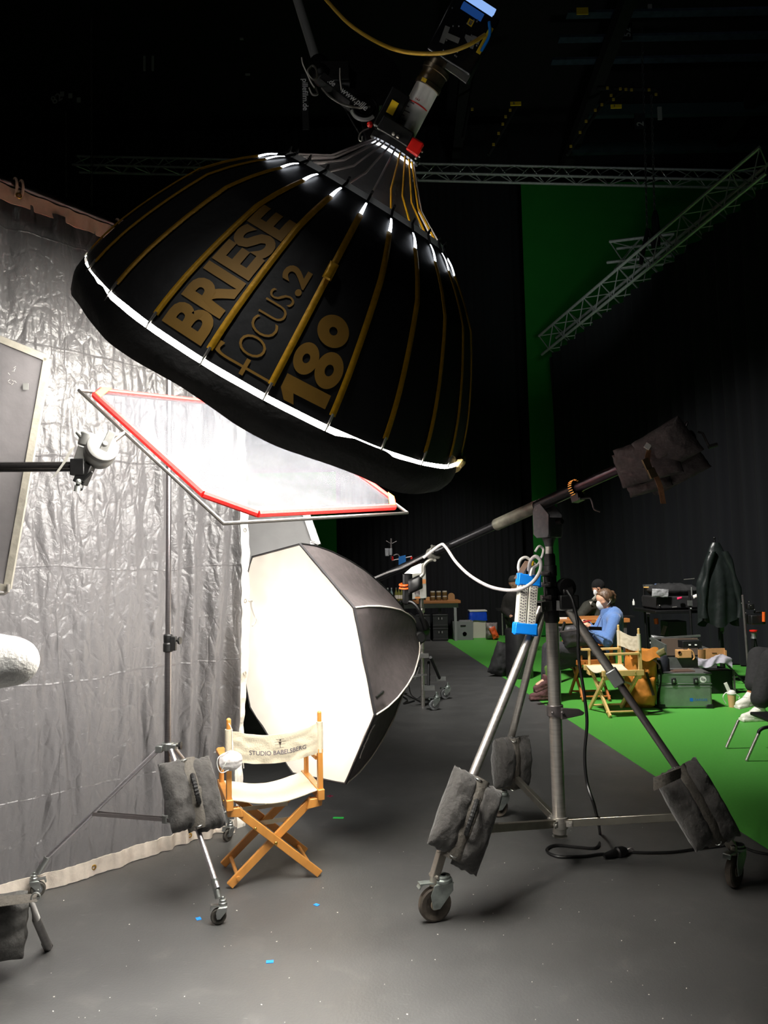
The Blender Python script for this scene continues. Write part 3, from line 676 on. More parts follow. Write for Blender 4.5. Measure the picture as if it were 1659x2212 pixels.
mb = MB(); mb.tube([hd, md], .009, 10); mb.tube([hd+V((0,0,.05)), md+V((0,0,.0))], .006, 8); part('grip_pin', mb, rodm, ga_)
mb = MB(); q_ = [(158,966),(146,985),(138,1000),(120,1025),(112,1032)]
mb.sheet(lambda u, v: P(q_[int(min(3,u*4))][0]+(q_[min(4,int(min(3,u*4))+1)][0]-q_[int(min(3,u*4))][0])*(u*4-int(min(3,u*4))), q_[int(min(3,u*4))][1]+(q_[min(4,int(min(3,u*4))+1)][1]-q_[int(min(3,u*4))][1])*(u*4-int(min(3,u*4))), gy-.03) + V((.02*(v-.5),0,.012*(v-.5))), 12, 2, .001, V((0,-1,0))); part('ribbon', mb, mat('grey_ribbon', (130,128,122), .7), ga_)
# ================================================================== FLAG BOARD AT THE LEFT EDGE
fb = thing('flag_board', 'tall grey flag board leaning in from the left edge in front of the plastic curtain', 'flag', P(0, 1270, 3.32))
fy = 3.3
q = [P(103,775,fy), P(16,1272,fy), P(-260,1190,fy-.1), P(-190,655,fy-.1)]
nn = (q[1]-q[0]).cross(q[3]-q[0]).normalized()
if nn.y > 0: nn = -nn
def quad(u, v): return q[3].lerp(q[0], u).lerp(q[2].lerp(q[1], u), v)
mb = MB(); mb.sheet(lambda u, v: quad(u, v)+nn*(.006*noise.noise((u*5,v*5,1))), 16, 24, .008, nn); part('cloth', mb, mat('grey_flag_cloth', (88,85,87), .75, 0, .12, 9, .12), fb, smooth=60)
mb = MB()
for a, b in zip(q, q[1:]+q[:1]): mb.bar(a, b, .03, .022, nn)
part('border', mb, mat('grey_flag_border', (128,124,114), .75, 0, .15, 30, .12), fb)
mb = MB(); mb.tube([P(18,1262,fy-.02), P(17,1278,fy-.02), P(8,1283,fy-.02), P(-60,1283,fy-.03)], .007, 8); part('frame_rod', mb, chrome, fb)
random.seed(5)
mb = MB()
for i in range(9):
    a = quad(.78+random.uniform(-.03,.03), .12+random.uniform(-.03,.05)) + nn*.012; mb.box(a, (.012,.001,.002), Matrix.Rotation(random.uniform(-1,1),3,'Y'))
part('worn_scratches', mb, mat('pale_scratch', (170,168,164), .8), fb); mb = MB(); mb.prism([(0,0),(.025,0),(.025,.03),(0,.03)], quad(.87,.17)+nn*.012, rt, up, .001); part('tape_patch', mb, MATS['grey_gaffer'], fb)
# ================================================================== PLASTIC CURTAIN
KA = V((-1.80,3.94,0)); KD = V((-.987,4.81,0))-KA; KL = KD.length; kd = KD/KL; kn = V((kd.y,-kd.x,0))   # kn looks at the camera
r1 = P(2,396,3.76); r2 = P(265,493,4.23)
def zt(t): # hem height along the rail
    return r1.z + (r2.z-r1.z)*((t - (r1-KA).dot(kd))/((r2-KA).dot(kd)-(r1-KA).dot(kd)))
t0_, t1_ = -1.25, KL
def kpt(t, z, off=0): return KA + kd*t + kn*off + V((0,0,z))
def cur(u, v):
    t = t0_+(t1_-t0_)*u; Z = zt(t)-.07; z = Z*v
    lean = .10*v*max(0,(t-.2)/KL)                      # the free edge leans outwards to the top
    g = max(0, (u-.55)/.45)
    f = .010*sin(t*6+1.5*noise.noise((t*2,v*1.5,0))) + .035*noise.noise((t*2.2, v*2.0, 4)) + .012*noise.noise((t*9, v*4, 2)) + .009*noise.noise((t*30+v*14, v*15-t*9, 7)) + .005*noise.noise((t*60-v*30, v*42, 8))
    r_ = noise.noise((t*5+v*1.2, v*.9, 11)); f += .045*max(0,.22-abs(r_))/.22*noise.noise((t*2, v*3, 6))            # soft upright creases
    f += (.05*g*g*(1-.45*v))*sin((t+.22*(1-v)*g)*40+3*noise.noise((t*4, v, 9)))
    f += .016*sin(t*38+3*noise.noise((t*3,0,2)))*max(0, v-.80)/.20
    bot = .10*max(0,.12-v)/.12*(1+.5*sin(t*7))          # foot of the sheet billows to the camera
    return kpt(t+lean, z, f+bot*.4)
def plastic_material(name, base, mixv):
    M = bpy.data.materials.new(name); M.use_nodes = True; nt = M.node_tree; L = nt.links; pb = nt.nodes['Principled BSDF']
    pb.inputs['Base Color'].default_value = base; pb.inputs['Roughness'].default_value = .31; pb.inputs['Specular IOR Level'].default_value = .75
    tc = nt.nodes.new('ShaderNodeTexCoord')
    def crease(sc, stretch, rot):
        mp = nt.nodes.new('ShaderNodeMapping'); mp.inputs['Scale'].default_value = stretch; mp.inputs['Rotation'].default_value = rot; L.new(tc.outputs['Object'], mp.inputs['Vector'])
        nz = nt.nodes.new('ShaderNodeTexNoise'); nz.inputs['Scale'].default_value = 2.2; nz.inputs['Detail'].default_value = 3; L.new(mp.outputs['Vector'], nz.inputs['Vector'])
        mx = nt.nodes.new('ShaderNodeMixRGB'); mx.inputs[0].default_value = .22; L.new(mp.outputs['Vector'], mx.inputs[1]); L.new(nz.outputs['Color'], mx.inputs[2])
        vo = nt.nodes.new('ShaderNodeTexVoronoi'); vo.feature = 'DISTANCE_TO_EDGE'; vo.inputs['Scale'].default_value = sc; L.new(mx.outputs[0], vo.inputs['Vector'])
        mr = nt.nodes.new('ShaderNodeMapRange'); mr.inputs['From Max'].default_value = .10; L.new(vo.outputs['Distance'], mr.inputs['Value']); return mr.outputs[0]
    c1 = crease(5.5, (1,1,.38), (0,.25,0)); c2 = crease(12, (1,1,.6), (0,-.5,0))
    fine = nt.nodes.new('ShaderNodeTexNoise'); fine.inputs['Scale'].default_value = 26; fine.inputs['Detail'].default_value = 5; fine.inputs['Distortion'].default_value = 1.2; L.new(tc.outputs['Object'], fine.inputs['Vector'])
    a = nt.nodes.new('ShaderNodeMath'); a.operation = 'MULTIPLY_ADD'; L.new(c2, a.inputs[0]); a.inputs[1].default_value = .45; L.new(c1, a.inputs[2])
    b = nt.nodes.new('ShaderNodeMath'); b.operation = 'MULTIPLY_ADD'; L.new(fine.outputs['Fac'], b.inputs[0]); b.inputs[1].default_value = 1.1; L.new(a.outputs[0], b.inputs[2])
    bp = nt.nodes.new('ShaderNodeBump'); bp.inputs['Strength'].default_value = .75; bp.inputs['Distance'].default_value = .009
    sx = nt.nodes.new('ShaderNodeSeparateXYZ'); wob = nt.nodes.new('ShaderNodeMixRGB'); wob.inputs[0].default_value = .11; wn_ = nt.nodes.new('ShaderNodeTexNoise'); wn_.inputs['Scale'].default_value = 1.6; L.new(tc.outputs['Object'], wn_.inputs['Vector']); L.new(tc.outputs['Object'], wob.inputs[1]); L.new(wn_.outputs['Color'], wob.inputs[2]); L.new(wob.outputs[0], sx.inputs[0])
    def fold(out, period, off, wid, k):
        d_ = nt.nodes.new('ShaderNodeMath'); d_.operation = 'MULTIPLY_ADD'; d_.inputs[1].default_value = 1/period; d_.inputs[2].default_value = off; L.new(out, d_.inputs[0])
        p_ = nt.nodes.new('ShaderNodeMath'); p_.operation = 'PINGPONG'; p_.inputs[1].default_value = .5; L.new(d_.outputs[0], p_.inputs[0])
        r_2 = nt.nodes.new('ShaderNodeMapRange'); r_2.inputs['From Max'].default_value = wid; r_2.inputs['To Min'].default_value = k; r_2.inputs['To Max'].default_value = 0; L.new(p_.outputs[0], r_2.inputs['Value']); return r_2.outputs[0]
    tot = b.outputs[0]
    for o_f in (fold(sx.outputs['Z'], .53, .13, .011, .55), fold(sx.outputs['X'], .37, .2, .012, .4)):
        ad = nt.nodes.new('ShaderNodeMath'); ad.operation = 'ADD'; L.new(tot, ad.inputs[0]); L.new(o_f, ad.inputs[1]); tot = ad.outputs[0]
    L.new(tot, bp.inputs['Height']); L.new(bp.outputs['Normal'], pb.inputs['Normal'])
    tl = nt.nodes.new('ShaderNodeBsdfTranslucent'); tl.inputs[0].default_value = (.62,.6,.6,1); L.new(bp.outputs['Normal'], tl.inputs['Normal'])
    tr = nt.nodes.new('ShaderNodeBsdfTransparent')
    m1 = nt.nodes.new('ShaderNodeMixShader'); m1.inputs[0].default_value = .35; L.new(pb.outputs[0], m1.inputs[1]); L.new(tl.outputs[0], m1.inputs[2])
    m2 = nt.nodes.new('ShaderNodeMixShader'); m2.inputs[0].default_value = mixv; L.new(m1.outputs[0], m2.inputs[1]); L.new(tr.outputs[0], m2.inputs[2])
    L.new(m2.outputs[0], nt.nodes['Material Output'].inputs[0]); return M
CUR_B, CUR_T = (.10,.097,.099,1), .18
cu = thing('plastic_curtain', 'large wrinkled translucent plastic curtain hanging from a pipe along the left side', 'curtain', kpt(.3,0))
mb = MB(); mb.sheet(cur, 300, 150, .003, kn); part('sheet', mb, plastic_material('translucent_plastic', CUR_B, CUR_T), cu, smooth=180)
hemm = mat('pale_hem', (196,186,174), .75, 0, .2, 30, .08)
# top hem with ties
mb = MB(); mb.sheet(lambda u, v: kpt(t0_+(t1_+.1-t0_)*u, zt(t0_+(t1_-t0_)*u)-.10+.085*v, .006+.006*noise.noise((u*60,v,1))+.02*sin((t0_+(t1_-t0_)*u)*55)*.3), 160, 3, .008, kn); part('top_hem', mb, mat('beige_hem', (206,172,146), .8, 0, .15, 30, .06), cu, smooth=60)
whem = mat('white_side_hem', (226,222,212), .7, 0, .5, 26, .08)
def side(u, v):
    e = cur(1, v); s = (u-.0)*.062
    return e + kd*(s-.01) + kn*(.012+.008*noise.noise((u*3, v*40, 5))+.004*sin(v*170))
mb = MB(); mb.sheet(side, 6, 160, .004, kn); part('side_hem', mb, whem, cu, smooth=60)
mb = MB(); mb.sheet(lambda u, v: cur(u, .022*(1-v)) + kn*(.008) + V((0,0,.004)) , 260, 2, .006, kn); part('bottom_hem', mb, hemm, cu, smooth=60)
for v in (.53,.40,.27,.125,.02):
    g0 = side(.5, v)+kn*.006
    mb = MB(); mb.ring(g0, kn, .011, .004, 16, 6); part('grommet', mb, chrome, cu)
for tt in (.25,.85,-.35):
    u_ = (tt-t0_)/(t1_-t0_); g0 = cur(u_, .012)+kn*.014; mb = MB(); mb.ring(g0, kn, .011, .004, 14, 6); part('grommet', mb, brass, cu)
g0 = side(.8, .40); mb = MB(); mb.tube(curve_pts([g0+kn*.01, g0+kd*.04+V((0,0,-.005)), g0+kd*.065+V((0,0,-.08)), g0+kd*.06+V((0,0,-.14)), g0+kd*.035+V((0,0,-.165))], 6), .005, 8); part('tie_cord', mb, mat('pale_cord', (190,186,176), .7), cu)
g0 = side(.6, .125); mb = MB(); mb.tube(curve_pts([g0+kn*.01, g0+kd*.03+V((0,0,-.03)), g0+kd*.04+V((0,0,-.1))], 6), .004, 8); part('tie_cord', mb, MATS['pale_cord'], cu)
rl = thing('curtain_pipe', 'dark steel pipe with beige tie loops above the plastic curtain', 'pipe', kpt(.3, zt(.3)))
mb = MB(); mb.tube([kpt(t0_-.2, zt(t0_-.2)+.015, -.005), kpt(t1_+.2, zt(t1_+.2)+.015, -.005)], .024, 16); part('pipe', mb, mat('pipe_steel', (70,66,64), .3, .9), rl)
for px in (37, 258):
    tt = (P(px, 400, 3.8 if px < 100 else 4.22)-KA).dot(kd)
    for dx in (-.012, .02):
        c = kpt(tt+dx, zt(tt)+.012); mb = MB(); mb.tube([c + kn*(.034*cos(a)) + V((0,0,.05*sin(a)-.015)) for a in [2*pi*i/16 for i in range(16)]], .007, 6, closed=True); part('tie_loop', mb, MATS['beige_hem'], rl)
    mb = MB(); mb.ring(kpt(tt, zt(tt)-.055, .03), kn, .012, .005, 14, 6); part('grommet', mb, brass, rl)
# ================================================================== CASTERS AND SANDBAGS
def caster(root, base, wr, ww, dirv, stem_top, forkm=None, tread=None, face=None, bn='brake_lever', brake=True):
    """swivel caster standing with its wheel on base; stem_top = height of the stem above the wheel; dirv = rolling direction"""
    d = V((dirv[0], dirv[1], 0)).normalized(); a = V((-d.y, d.x, 0)); z = V((0,0,1)); b = V(base); c = b + z*wr
    forkm = forkm or steel
    mb = MB(); sw = c + z*(wr*1.15) + d*wr*.55
    for s in (-1, 1):
        o = c + a*(s*(ww/2+.006))
        mb.prism([(-.22*wr,-.2*wr),(.2*wr,-.2*wr),(1.05*wr,.75*wr),(1.05*wr,1.15*wr),(-.1*wr,1.15*wr),(-.35*wr,.6*wr)], o - a*.002, d, z, .004)
    mb.box(sw, (wr*1.1, ww+.02, .006), Matrix((d, a, z)).transposed())
    mb.lathe([(wr*.48,0),(wr*.55,.006),(wr*.55,.016),(wr*.45,.02),(wr*.45,.03),(wr*.2,.032)], sw, z, 20)
    mb.lathe([(wr*.2,.03),(wr*.2,max(.032, stem_top-(sw.z-b.z)))], sw, z, 14)
    mb.rod(c-a*(ww/2+.012), c+a*(ww/2+.012), wr*.13, n=10)
    ck = part('caster', mb, forkm, root, bevel=.0015)
    mb = MB(); mb.lathe([(wr*.62,-ww*.42),(wr*.86,-ww*.5),(wr*.97,-ww*.36),(wr,-ww*.15),(wr,ww*.15),(wr*.97,ww*.36),(wr*.86,ww*.5),(wr*.62,ww*.42),(wr*.62,-ww*.42)], c, a, 32); part('tyre', mb, tread or rubber, ck)
    mb = MB(); mb.lathe([(wr*.15,-ww*.5),(wr*.3,-ww*.5),(wr*.34,-ww*.3),(wr*.63,-ww*.26),(wr*.63,ww*.26),(wr*.34,ww*.3),(wr*.3,ww*.5),(wr*.15,ww*.5)], c, a, 28); part('hub', mb, face or greyp, ck)
    if brake:
        mb = MB(); mb.bar(sw - d*wr*.3 + z*.004, sw - d*wr*1.5 + z*.008, ww*1.1, .006); mb.bar(sw - d*wr*1.35 + z*.008, sw - d*wr*1.55 - z*.012, ww*1.1, .006); part(bn, mb, forkm, ck)
    return sw
def sandbag(name, label, p0, p1, W, nrm, seed, T=.11, handle=True, m=None, group='black sandbags', gap=.02):
    """saddle bag lying over a stand leg from p0 (top) to p1, facing nrm"""
    p0, p1 = V(p0), V(p1); x = (p1-p0); L = x.length; x.normalize(); z = V(nrm); z = (z - x*z.dot(x)).normalized(); y = z.cross(x)
    c = (p0+p1)/2; t = thing(name, label, 'sandbag', V((c.x, c.y, min(p0.z,p1.z))), group); m = m or nylon
    for s in (-1, 1):
        mb = MB(); yy = (y*.93 - z*.36*s*s).normalized()*s
        mb.pillow(c + yy*(W*.25+gap*.35) + x*.01*s, x, yy, z+y*.3*s if False else yy.cross(x)*(-s) if (yy.cross(x)*(-s)).dot(z) > 0 else yy.cross(x)*s, L*(1+.03*s), W*.56, T, 22, .014, seed+s, 3)
        pc = part('pouch', mb, m, t, smooth=70)
        mb = MB(); mb.bar(c + yy*(W*.47) - x*L*.42 + z*.004, c + yy*(W*.47) - x*L*.30 + z*.004, W*.12, .006, z); part('side_tab', mb, nylon2, pc)
    zz = z*(T*.30+.012)
    mb = MB(); mb.sheet(lambda u, v: p0 + x*(L*(.0+1.0*u)) + y*((v-.5)*W*.46) + z*(T*.50*sin(pi*(.08+.84*u))**.6 - .03*abs(2*v-1)**2 + .004*noise.noise((u*7, v*5, seed))), 20, 8, .005, z); part('webbing', mb, nylon2, t, smooth=60)
    for k in (.03, .97):
        q = p0 + x*(L*k) + z*(T*.18+.012); mb = MB(); mb.ring(q, y.cross(x)*.3+x, .014, .0028, 14, 6); part('d_ring', mb, alu, t)
    if handle:
        pts = [p0+x*(L*f)+y*(W*.10)+z*(T*.50+h) for f, h in ((.3,.0),(.36,.03),(.45,.042),(.55,.042),(.64,.03),(.7,.0))]
        mb = MB(); cp = curve_pts(pts, 7); mb.tube(cp, [.011+.0022*(i % 3 == 0) for i in range(len(cp))], 8); part('handle', mb, blackp, t)
    return t
# ================================================================== DIRECTOR'S CHAIR
def directors_chair(label, wood, wood2, text=True, group='director chairs', canv=None):
    t = thing('director_chair', label, 'chair', (0,0,0), group); cv = canv or canvas
    for yy, nm in ((-.155,'back'),(.155,'front')):
        for s in (-1, 1):
            o = .012*s*(1 if yy < 0 else -1)
            mb = MB(); mb.bar((-.232*s, yy+o, .012), (.205*s, yy+o, .395), .022, .042, V((.4*s,0,.5)).cross(V((0,1,0))).normalized())
            for v in mb.v: v.z = max(v.z, 0)
            part('leg', mb, wood, t, bevel=.003)
    for s in (-1, 1):
        mb = MB(); mb.rod((s*.19, -.165, .05), (s*.19, .165, .05), .010); part('stretcher', mb, wood, t)
        mb = MB(); mb.box((s*.237, .0, .427), (.036, .42, .055)); part('seat_rail', mb, wood, t, bevel=.004)
        for yy in (-.165, .165):
            mb = MB(); mb.prism([(-.05,-.03),(.03,-.02),(.035,.02),(-.035,.02)], (s*.215, yy-.02, .385), (s,0,0), (0,0,1), -.04*s if s < 0 else -.04); mb.v = [V((v.x, v.y, v.z)) for v in mb.v]; part('leg_block', mb, wood, t, bevel=.003)
        mb = MB(); mb.bar((s*.238, -.178, .45), (s*.238, -.178, .66), .034, .026, (1,0,0)); mb.rod((s*.238,-.178,.65), (s*.238,-.178,.845), .012, n=14); mb.ball((s*.238,-.178,.845), .0125, 12, 8); part('back_post', mb, wood, t, bevel=.002)
        mb = MB(); mb.rod((s*.238, .15, .45), (s*.238, .15, .6), .014, n=14); part('front_post', mb, wood, t)
        mb = MB(); mb.prism([(-.024,-.17),(.018,-.17),(.02,.0),(.024,.2),(.012,.235),(-.024,.235),(-.03,.1)], (s*.238, 0, .6), (s,0,0) if s > 0 else (-1,0,0), (0,1,0), .022*(1 if s > 0 else -1)); part('armrest', mb, wood2, t, bevel=.004)
        mb = MB()
        for q in ((s*.258,-.12,.43),(s*.258,.12,.43)): mb.ball(q, .006, 10, 6, (.6,1,1))
        part('screw', mb, brass, t)
    mb = MB(); mb.ball((0,-.182,.204), .009, 12, 8, (1,.6,1)); mb.ball((-.105,-.182,.29), .007, 10, 8, (1,.6,1)); part('screw', mb, brass, t)
    for yy, zz, h in ((-.13,.295,-.05),(.13,.295,-.05)):
        for s in (-1, 1):
            mb = MB(); mb.bar((s*.125, yy, zz+.005), (0, yy+.004*s, zz+.005+h*.0), .004, .022); part('brace', mb, mat('zinc_brace', (176,170,150), .35, .9), t)
    # canvas
    def back(u, v):
        x = -.252+.504*u; e = sin(pi*u)
        return V((x, -.195 - .014*e + .02*(1-e)**3 + .004*noise.noise((u*9, v*5, 2)), .645+.155*v - (.030+.012*v)*e + .003*sin(u*40+v*9)*(1-e)))
    mb = MB(); mb.sheet(back, 40, 14, .004, V((0,-1,0))); bk = part('backrest', mb, cv, t, smooth=60)
    for s in (-1, 1):
        mb = MB(); mb.tube([(s*.238,-.178,.64), (s*.238,-.178,.72), (s*.238,-.178,.8)], .019, 14)
        part('canvas_sleeve', mb, cv, bk)
    mb = MB(); mb.sheet(lambda u, v: V((-.245+.49*u, -.19+.38*v+.006*sin(pi*u), .452 - .045*sin(pi*u)**1.3 + .003*noise.noise((u*6,v*6,8)))), 30, 14, .004, V((0,0,1))); part('seat', mb, cv, t, smooth=60)
    if text:
        def onback(vs, s, x0, v0): return [back((x0+v.x+.252)/.504, v0+v.y/.155) + V((0,-.0035,0)) for v in vs]
        vs, fs = text_mesh('STUDIO BABELSBERG', .032, .0004, .98, 1); w_ = max(v.x for v in vs); mb = MB(); mb.add(onback(vs, 1, -w_/2+.01, .30), fs); part('backrest_lettering', mb, inkm, bk, smooth=0, fix=False)
        mb = MB(); E = mat('emblem_ink', (60,50,44), .8)
        def q(x, y, w_, h_): mb.add(onback([V((x,y,0)),V((x+w_,y,0)),V((x+w_,y+h_,0)),V((x,y+h_,0))], 1, .02, .5), [(0,1,2,3)])
        for x, y, w_ in ((-.022,.05,.044),(-.03,.036,.06),(-.028,.022,.056),(-.02,.004,.04)): q(x, y, w_, .0016)
        q(-.0015,.006,.003,.03)
        for cx, cy, r_ in ((.001,.046,.005),(0,.032,.0075),(.001,.024,.005)):
            mb.add(onback([V((cx+r_*cos(a), cy+r_*.8*sin(a), 0)) for a in [2*pi*i/10 for i in range(10)]], 1, .02, .5), [tuple(range(10))])
        part('emblem', mb, E, bk, smooth=0, fix=False)
    return t
ch = directors_chair('beech director chair with lettered cream canvas back, nearest the camera beside the light stand', beech, beech)
CH_YAW = R(18.9)
ch.location = (-.648, 4.10, 0.0); ch.rotation_euler = (0,0,CH_YAW)
def chl(x, y, z): return V((-.648,4.10,0)) + V((x*cos(CH_YAW)-y*sin(CH_YAW), x*sin(CH_YAW)+y*cos(CH_YAW), z))
c2 = directors_chair('empty pale beech director chair with cream canvas in front of the woman in blue', beech_y, beech_y, False)
c2.scale = (1.08,)*3; c2.location = (2.455, 8.15, .0025); c2.rotation_euler = (0,0,R(96))
c3 = directors_chair('reddish wood director chair that the woman in blue sits on', redwood, redwood, False, canv=canvas_k)
c3.scale = (1.08,)*3; c3.location = (2.45, 9.08, .0025); c3.rotation_euler = (0,0,R(91))
# mask hanging on the left back post
mk = thing('face_mask', 'crumpled white face mask hanging by its elastic from the front chair post', 'mask', chl(-.25,-.23,.6))
cx_ = chl(-.235,-.235,.655)
mx, mz = V((cos(CH_YAW),sin(CH_YAW),0)), V((0,0,1)); my = V((-sin(CH_YAW),cos(CH_YAW),0))
mb = MB(); mb.grid(lambda u, v: cx_ + mx*((u-.5)*.115*(1-.25*abs(2*v-1)**3)) + mz*((v-.5)*.10*(1-.3*abs(2*u-1)**2)) - my*(.018*(1-abs(2*u-1)**2)*(1-abs(2*v-1)**2)+.004*noise.noise((u*7,v*7,1))), 14, 14); part('mask_shell', mb, mat('grey_white_mask', (220,216,214), .8, 0, .15, 40), mk, smooth=50)
mb = MB(); mb.tube(curve_pts([cx_+mx*.0-my*.034+mz*.045, cx_-mx*.03-my*.036, cx_-mx*.05-my*.02-mz*.04], 5), .0025, 6)
mb.tube(curve_pts([cx_+mx*.01+mz*.045-my*.004, chl(-.222,-.20,.74), chl(-.225,-.2,.80), chl(-.24,-.2,.835)], 5), .002, 6)
mb.tube(curve_pts([cx_-mx*.0+mz*.05, cx_-mx*.055+mz*.035-my*.02, cx_-mx*.07-my*.02, cx_-mx*.05-mz*.05-my*.01, cx_-mz*.04], 5), .0025, 6); part('elastic', mb, whitep, mk)
# ================================================================== LIGHT STAND
sc = V((-1.186, 3.995, 0))
ls = thing('light_stand', 'tall black steel light stand on casters in front of the plastic curtain', 'light stand', sc)
pl = mat('dark_chrome_pole', (120,116,118), .3, .85, .02, 10, .1, stretch=(1,1,20))
sc2 = P(362, 1700, 3.995)
def sp_(z): return V((sc2.x, sc2.y, z))
ztop = P(364, 770, 3.995).z
mb = MB(); mb.rod(sp_(.30), sp_(1.28), .0175, n=18); part('lower_tube', mb, pl, ls)
mb = MB(); mb.rod(sp_(1.25), sp_(ztop), .0145, n=18); part('upper_tube', mb, pl, ls)
zc = P(362, 1390, 3.995).z; zh = P(362, 1612, 3.995).z; zl = P(362, 1768, 3.995).z
mb = MB(); mb.lathe([(.022,-.045),(.026,-.04),(.026,.0),(.022,.004),(.024,.01),(.024,.045),(.018,.05)], sp_(zc), (0,0,1), 20); mb.box(sp_(zc)+V((.03,-.005,0)), (.03,.03,.075)); cl = part('collar', mb, blackp, ls, bevel=.003)
def knob(parent, p, ax_, s=1.0):
    mb = MB(); ax_ = V(ax_).normalized(); mb.rod(p, V(p)+ax_*.02*s, .006*s, n=10); mb.lathe([(.012*s,.018*s),(.02*s,.02*s),(.02*s,.03*s),(.012*s,.032*s)], p, ax_, 8); part('knob', mb, blackp, parent)
knob(cl, sp_(zc)+V((.04,-.005,.015)), (1,-.2,0))
mb = MB(); mb.lathe([(.024,-.02),(.032,-.018),(.032,.018),(.024,.02)], sp_(zh), (0,0,1), 20); mb.box(sp_(zh)+V((.03,-.01,0)), (.04,.05,.03)); mb.box(sp_(zh)+V((-.04,-.01,-.01)), (.035,.04,.035)); hc = part('leg_collar', mb, alu, ls, bevel=.003)
knob(hc, sp_(zh)+V((.045,-.01,.005)), (1,-.1,0))
mb = MB(); mb.lathe([(.02,-.02),(.028,-.018),(.028,.02),(.02,.022)], sp_(zl), (0,0,1), 18); part('brace_collar', mb, alu, ls)
legm = mat('chrome_leg', (190,186,190), .3, .85, .02, 10, .1, stretch=(1,1,20))
feet = [G(82,1936), G(472,1996), G(492,1817)]
LEGW = []
for i, f in enumerate(feet):
    out = (V((f.x,f.y,0))-V((sc2.x,sc2.y,0))).normalized(); h0 = sp_(zh)+out*.045-V((0,0,.012)); f1 = V((f.x,f.y,.155))-out*.008
    LEGW.append((h0, f1, out))
    mb = MB(); mb.rod(h0, f1, .0125, n=14); lg = part('leg', mb, legm, ls)
    pm = h0.lerp(f1, .60 if i != 0 else .57)
    mb = MB()
    for s in (-1, 1):
        sd = V((-out.y,out.x,0))*.012*s; mb.bar(sp_(zl)+out*.026+sd, pm+sd, .004, .018)
    part('brace', mb, dsteel, ls)
    mb = MB(); mb.rod(f1.lerp(h0,.06), V((f.x,f.y,.115)), .017, .015, n=14); part('leg_sleeve', mb, alu, lg)
    caster(ls, f, .036, .022, ((-.9,-.35),(.95,.25),(.5,.8))[i], .12, alu, rubber, greyp)
h0, f1, out = LEGW[1]
sandbag('sandbag', 'black sandbag with ribbed handle slung over the light stand leg beside the front chair', P(397,1642,3.80), P(432,1792,3.66), .235, (.25,-1,.35), 11, .13)
# ================================================================== OCTAGONAL SOFTBOX
OC = V((-.5426,4.5435,1.0439)); ON = V((.7673,.6248,.1444)).normalized()
OV = [V(v) for v in [(-.8419,4.7601,1.6966),(-.488,4.312,1.7552),(-.1661,3.9995,1.3971),(-.0648,4.0057,.8321),(-.2434,4.3269,.3912),(-.5973,4.775,.3326),(-.9192,5.0876,.6907),(-1.0205,5.0814,1.2557)]]
ob = thing('octagonal_softbox', 'large lit octagonal softbox with white front and dark shell behind the front chair', 'softbox', OC-V((0,0,.8)))
def ov(u): # rim polygon, u in 0..8
    i = int(u) % 8; f = u-int(u); return OV[i].lerp(OV[(i+1) % 8], f)
op = [(0,1.0),(.10,.965),(.22,.895),(.36,.79),(.5,.665),(.62,.53),(.72,.41),(.80,.30),(.86,.205),(.90,.14)]
def op_r(d):
    for (a, ra), (b, rb) in zip(op, op[1:]):
        if d <= b: return ra+(rb-ra)*(d-a)/(b-a)
    return op[-1][1]
def shell(u, d, lift=0):
    k = u % 1; q = ov(u)-OC; sag = 1-.16*sin(pi*k)*(sin(pi*min(1,d/.9)))
    return OC + q*(op_r(d)*sag+lift) + ON*d
shm = mat('charcoal_softbox_cloth', (70,64,64), .75, 0, .3, 22, .2)
mb = MB(); mb.grid(lambda u, v: shell(u*8*.99999, .9*v), 96, 30); part('shell', mb, shm, ob, smooth=60)
pip = mat('white_piping', (220,212,200), .7)
for i in range(8):
    mb = MB(); mb.tube([shell(i, .9*v/24, .006) for v in range(24)], .0045, 6); part('seam_piping', mb, pip if i in (2,3,4) else blackp, ob)
mb = MB()
for i in range(8):
    a, b = OV[i], OV[(i+1)%8]; ra, rb = (a-OC).normalized(), (b-OC).normalized()
    mb.add([a, b, b-ON*.014, a-ON*.014, a+ra*.008, b+rb*.008, b+rb*.008-ON*.014, a+ra*.008-ON*.014], [(0,1,2,3),(4,7,6,5),(3,2,6,7),(0,4,5,1)])
part('lip', mb, mat('black_lip', (38,36,38), .8, 0, .2, 40), ob, smooth=0)
def face(u, v): # u around, v from the middle to the rim
    q = ov(u*8*.99999)-OC; w_ = .006*noise.noise((u*40, v*2.5, 3))*v*(1.2-v)*4 + .004*noise.noise((q.x*v*16, q.z*v*16, 9))
    return OC + q*(.992*v) + ON*(.028*(1-v*v)) - ON*(.012 - w_)
def softfront():
    M = bpy.data.materials.new('softbox_front_cloth'); M.use_nodes = True; nt = M.node_tree; L = nt.links; nt.nodes.remove(nt.nodes['Principled BSDF'])
    df = nt.nodes.new('ShaderNodeBsdfDiffuse'); df.inputs[0].default_value = (.42,.40,.36,1)
    tl = nt.nodes.new('ShaderNodeBsdfTranslucent'); tl.inputs[0].default_value = (1,.95,.86,1)
    a = nt.nodes.new('ShaderNodeMixShader'); a.inputs[0].default_value = .65; L.new(df.outputs[0], a.inputs[1]); L.new(tl.outputs[0], a.inputs[2])
    e = nt.nodes.new('ShaderNodeEmission'); e.inputs[0].default_value = (1,.93,.80,1); e.inputs[1].default_value = OCT_E
    s = nt.nodes.new('ShaderNodeAddShader'); L.new(a.outputs[0], s.inputs[0]); L.new(e.outputs[0], s.inputs[1]); L.new(s.outputs[0], nt.nodes['Material Output'].inputs[0]); return M
OCT_E, OCT_P = .34, 44
mb = MB(); mb.grid(face, 160, 24, True); part('front_diffuser', mb, softfront(), ob, smooth=180, fix=False)
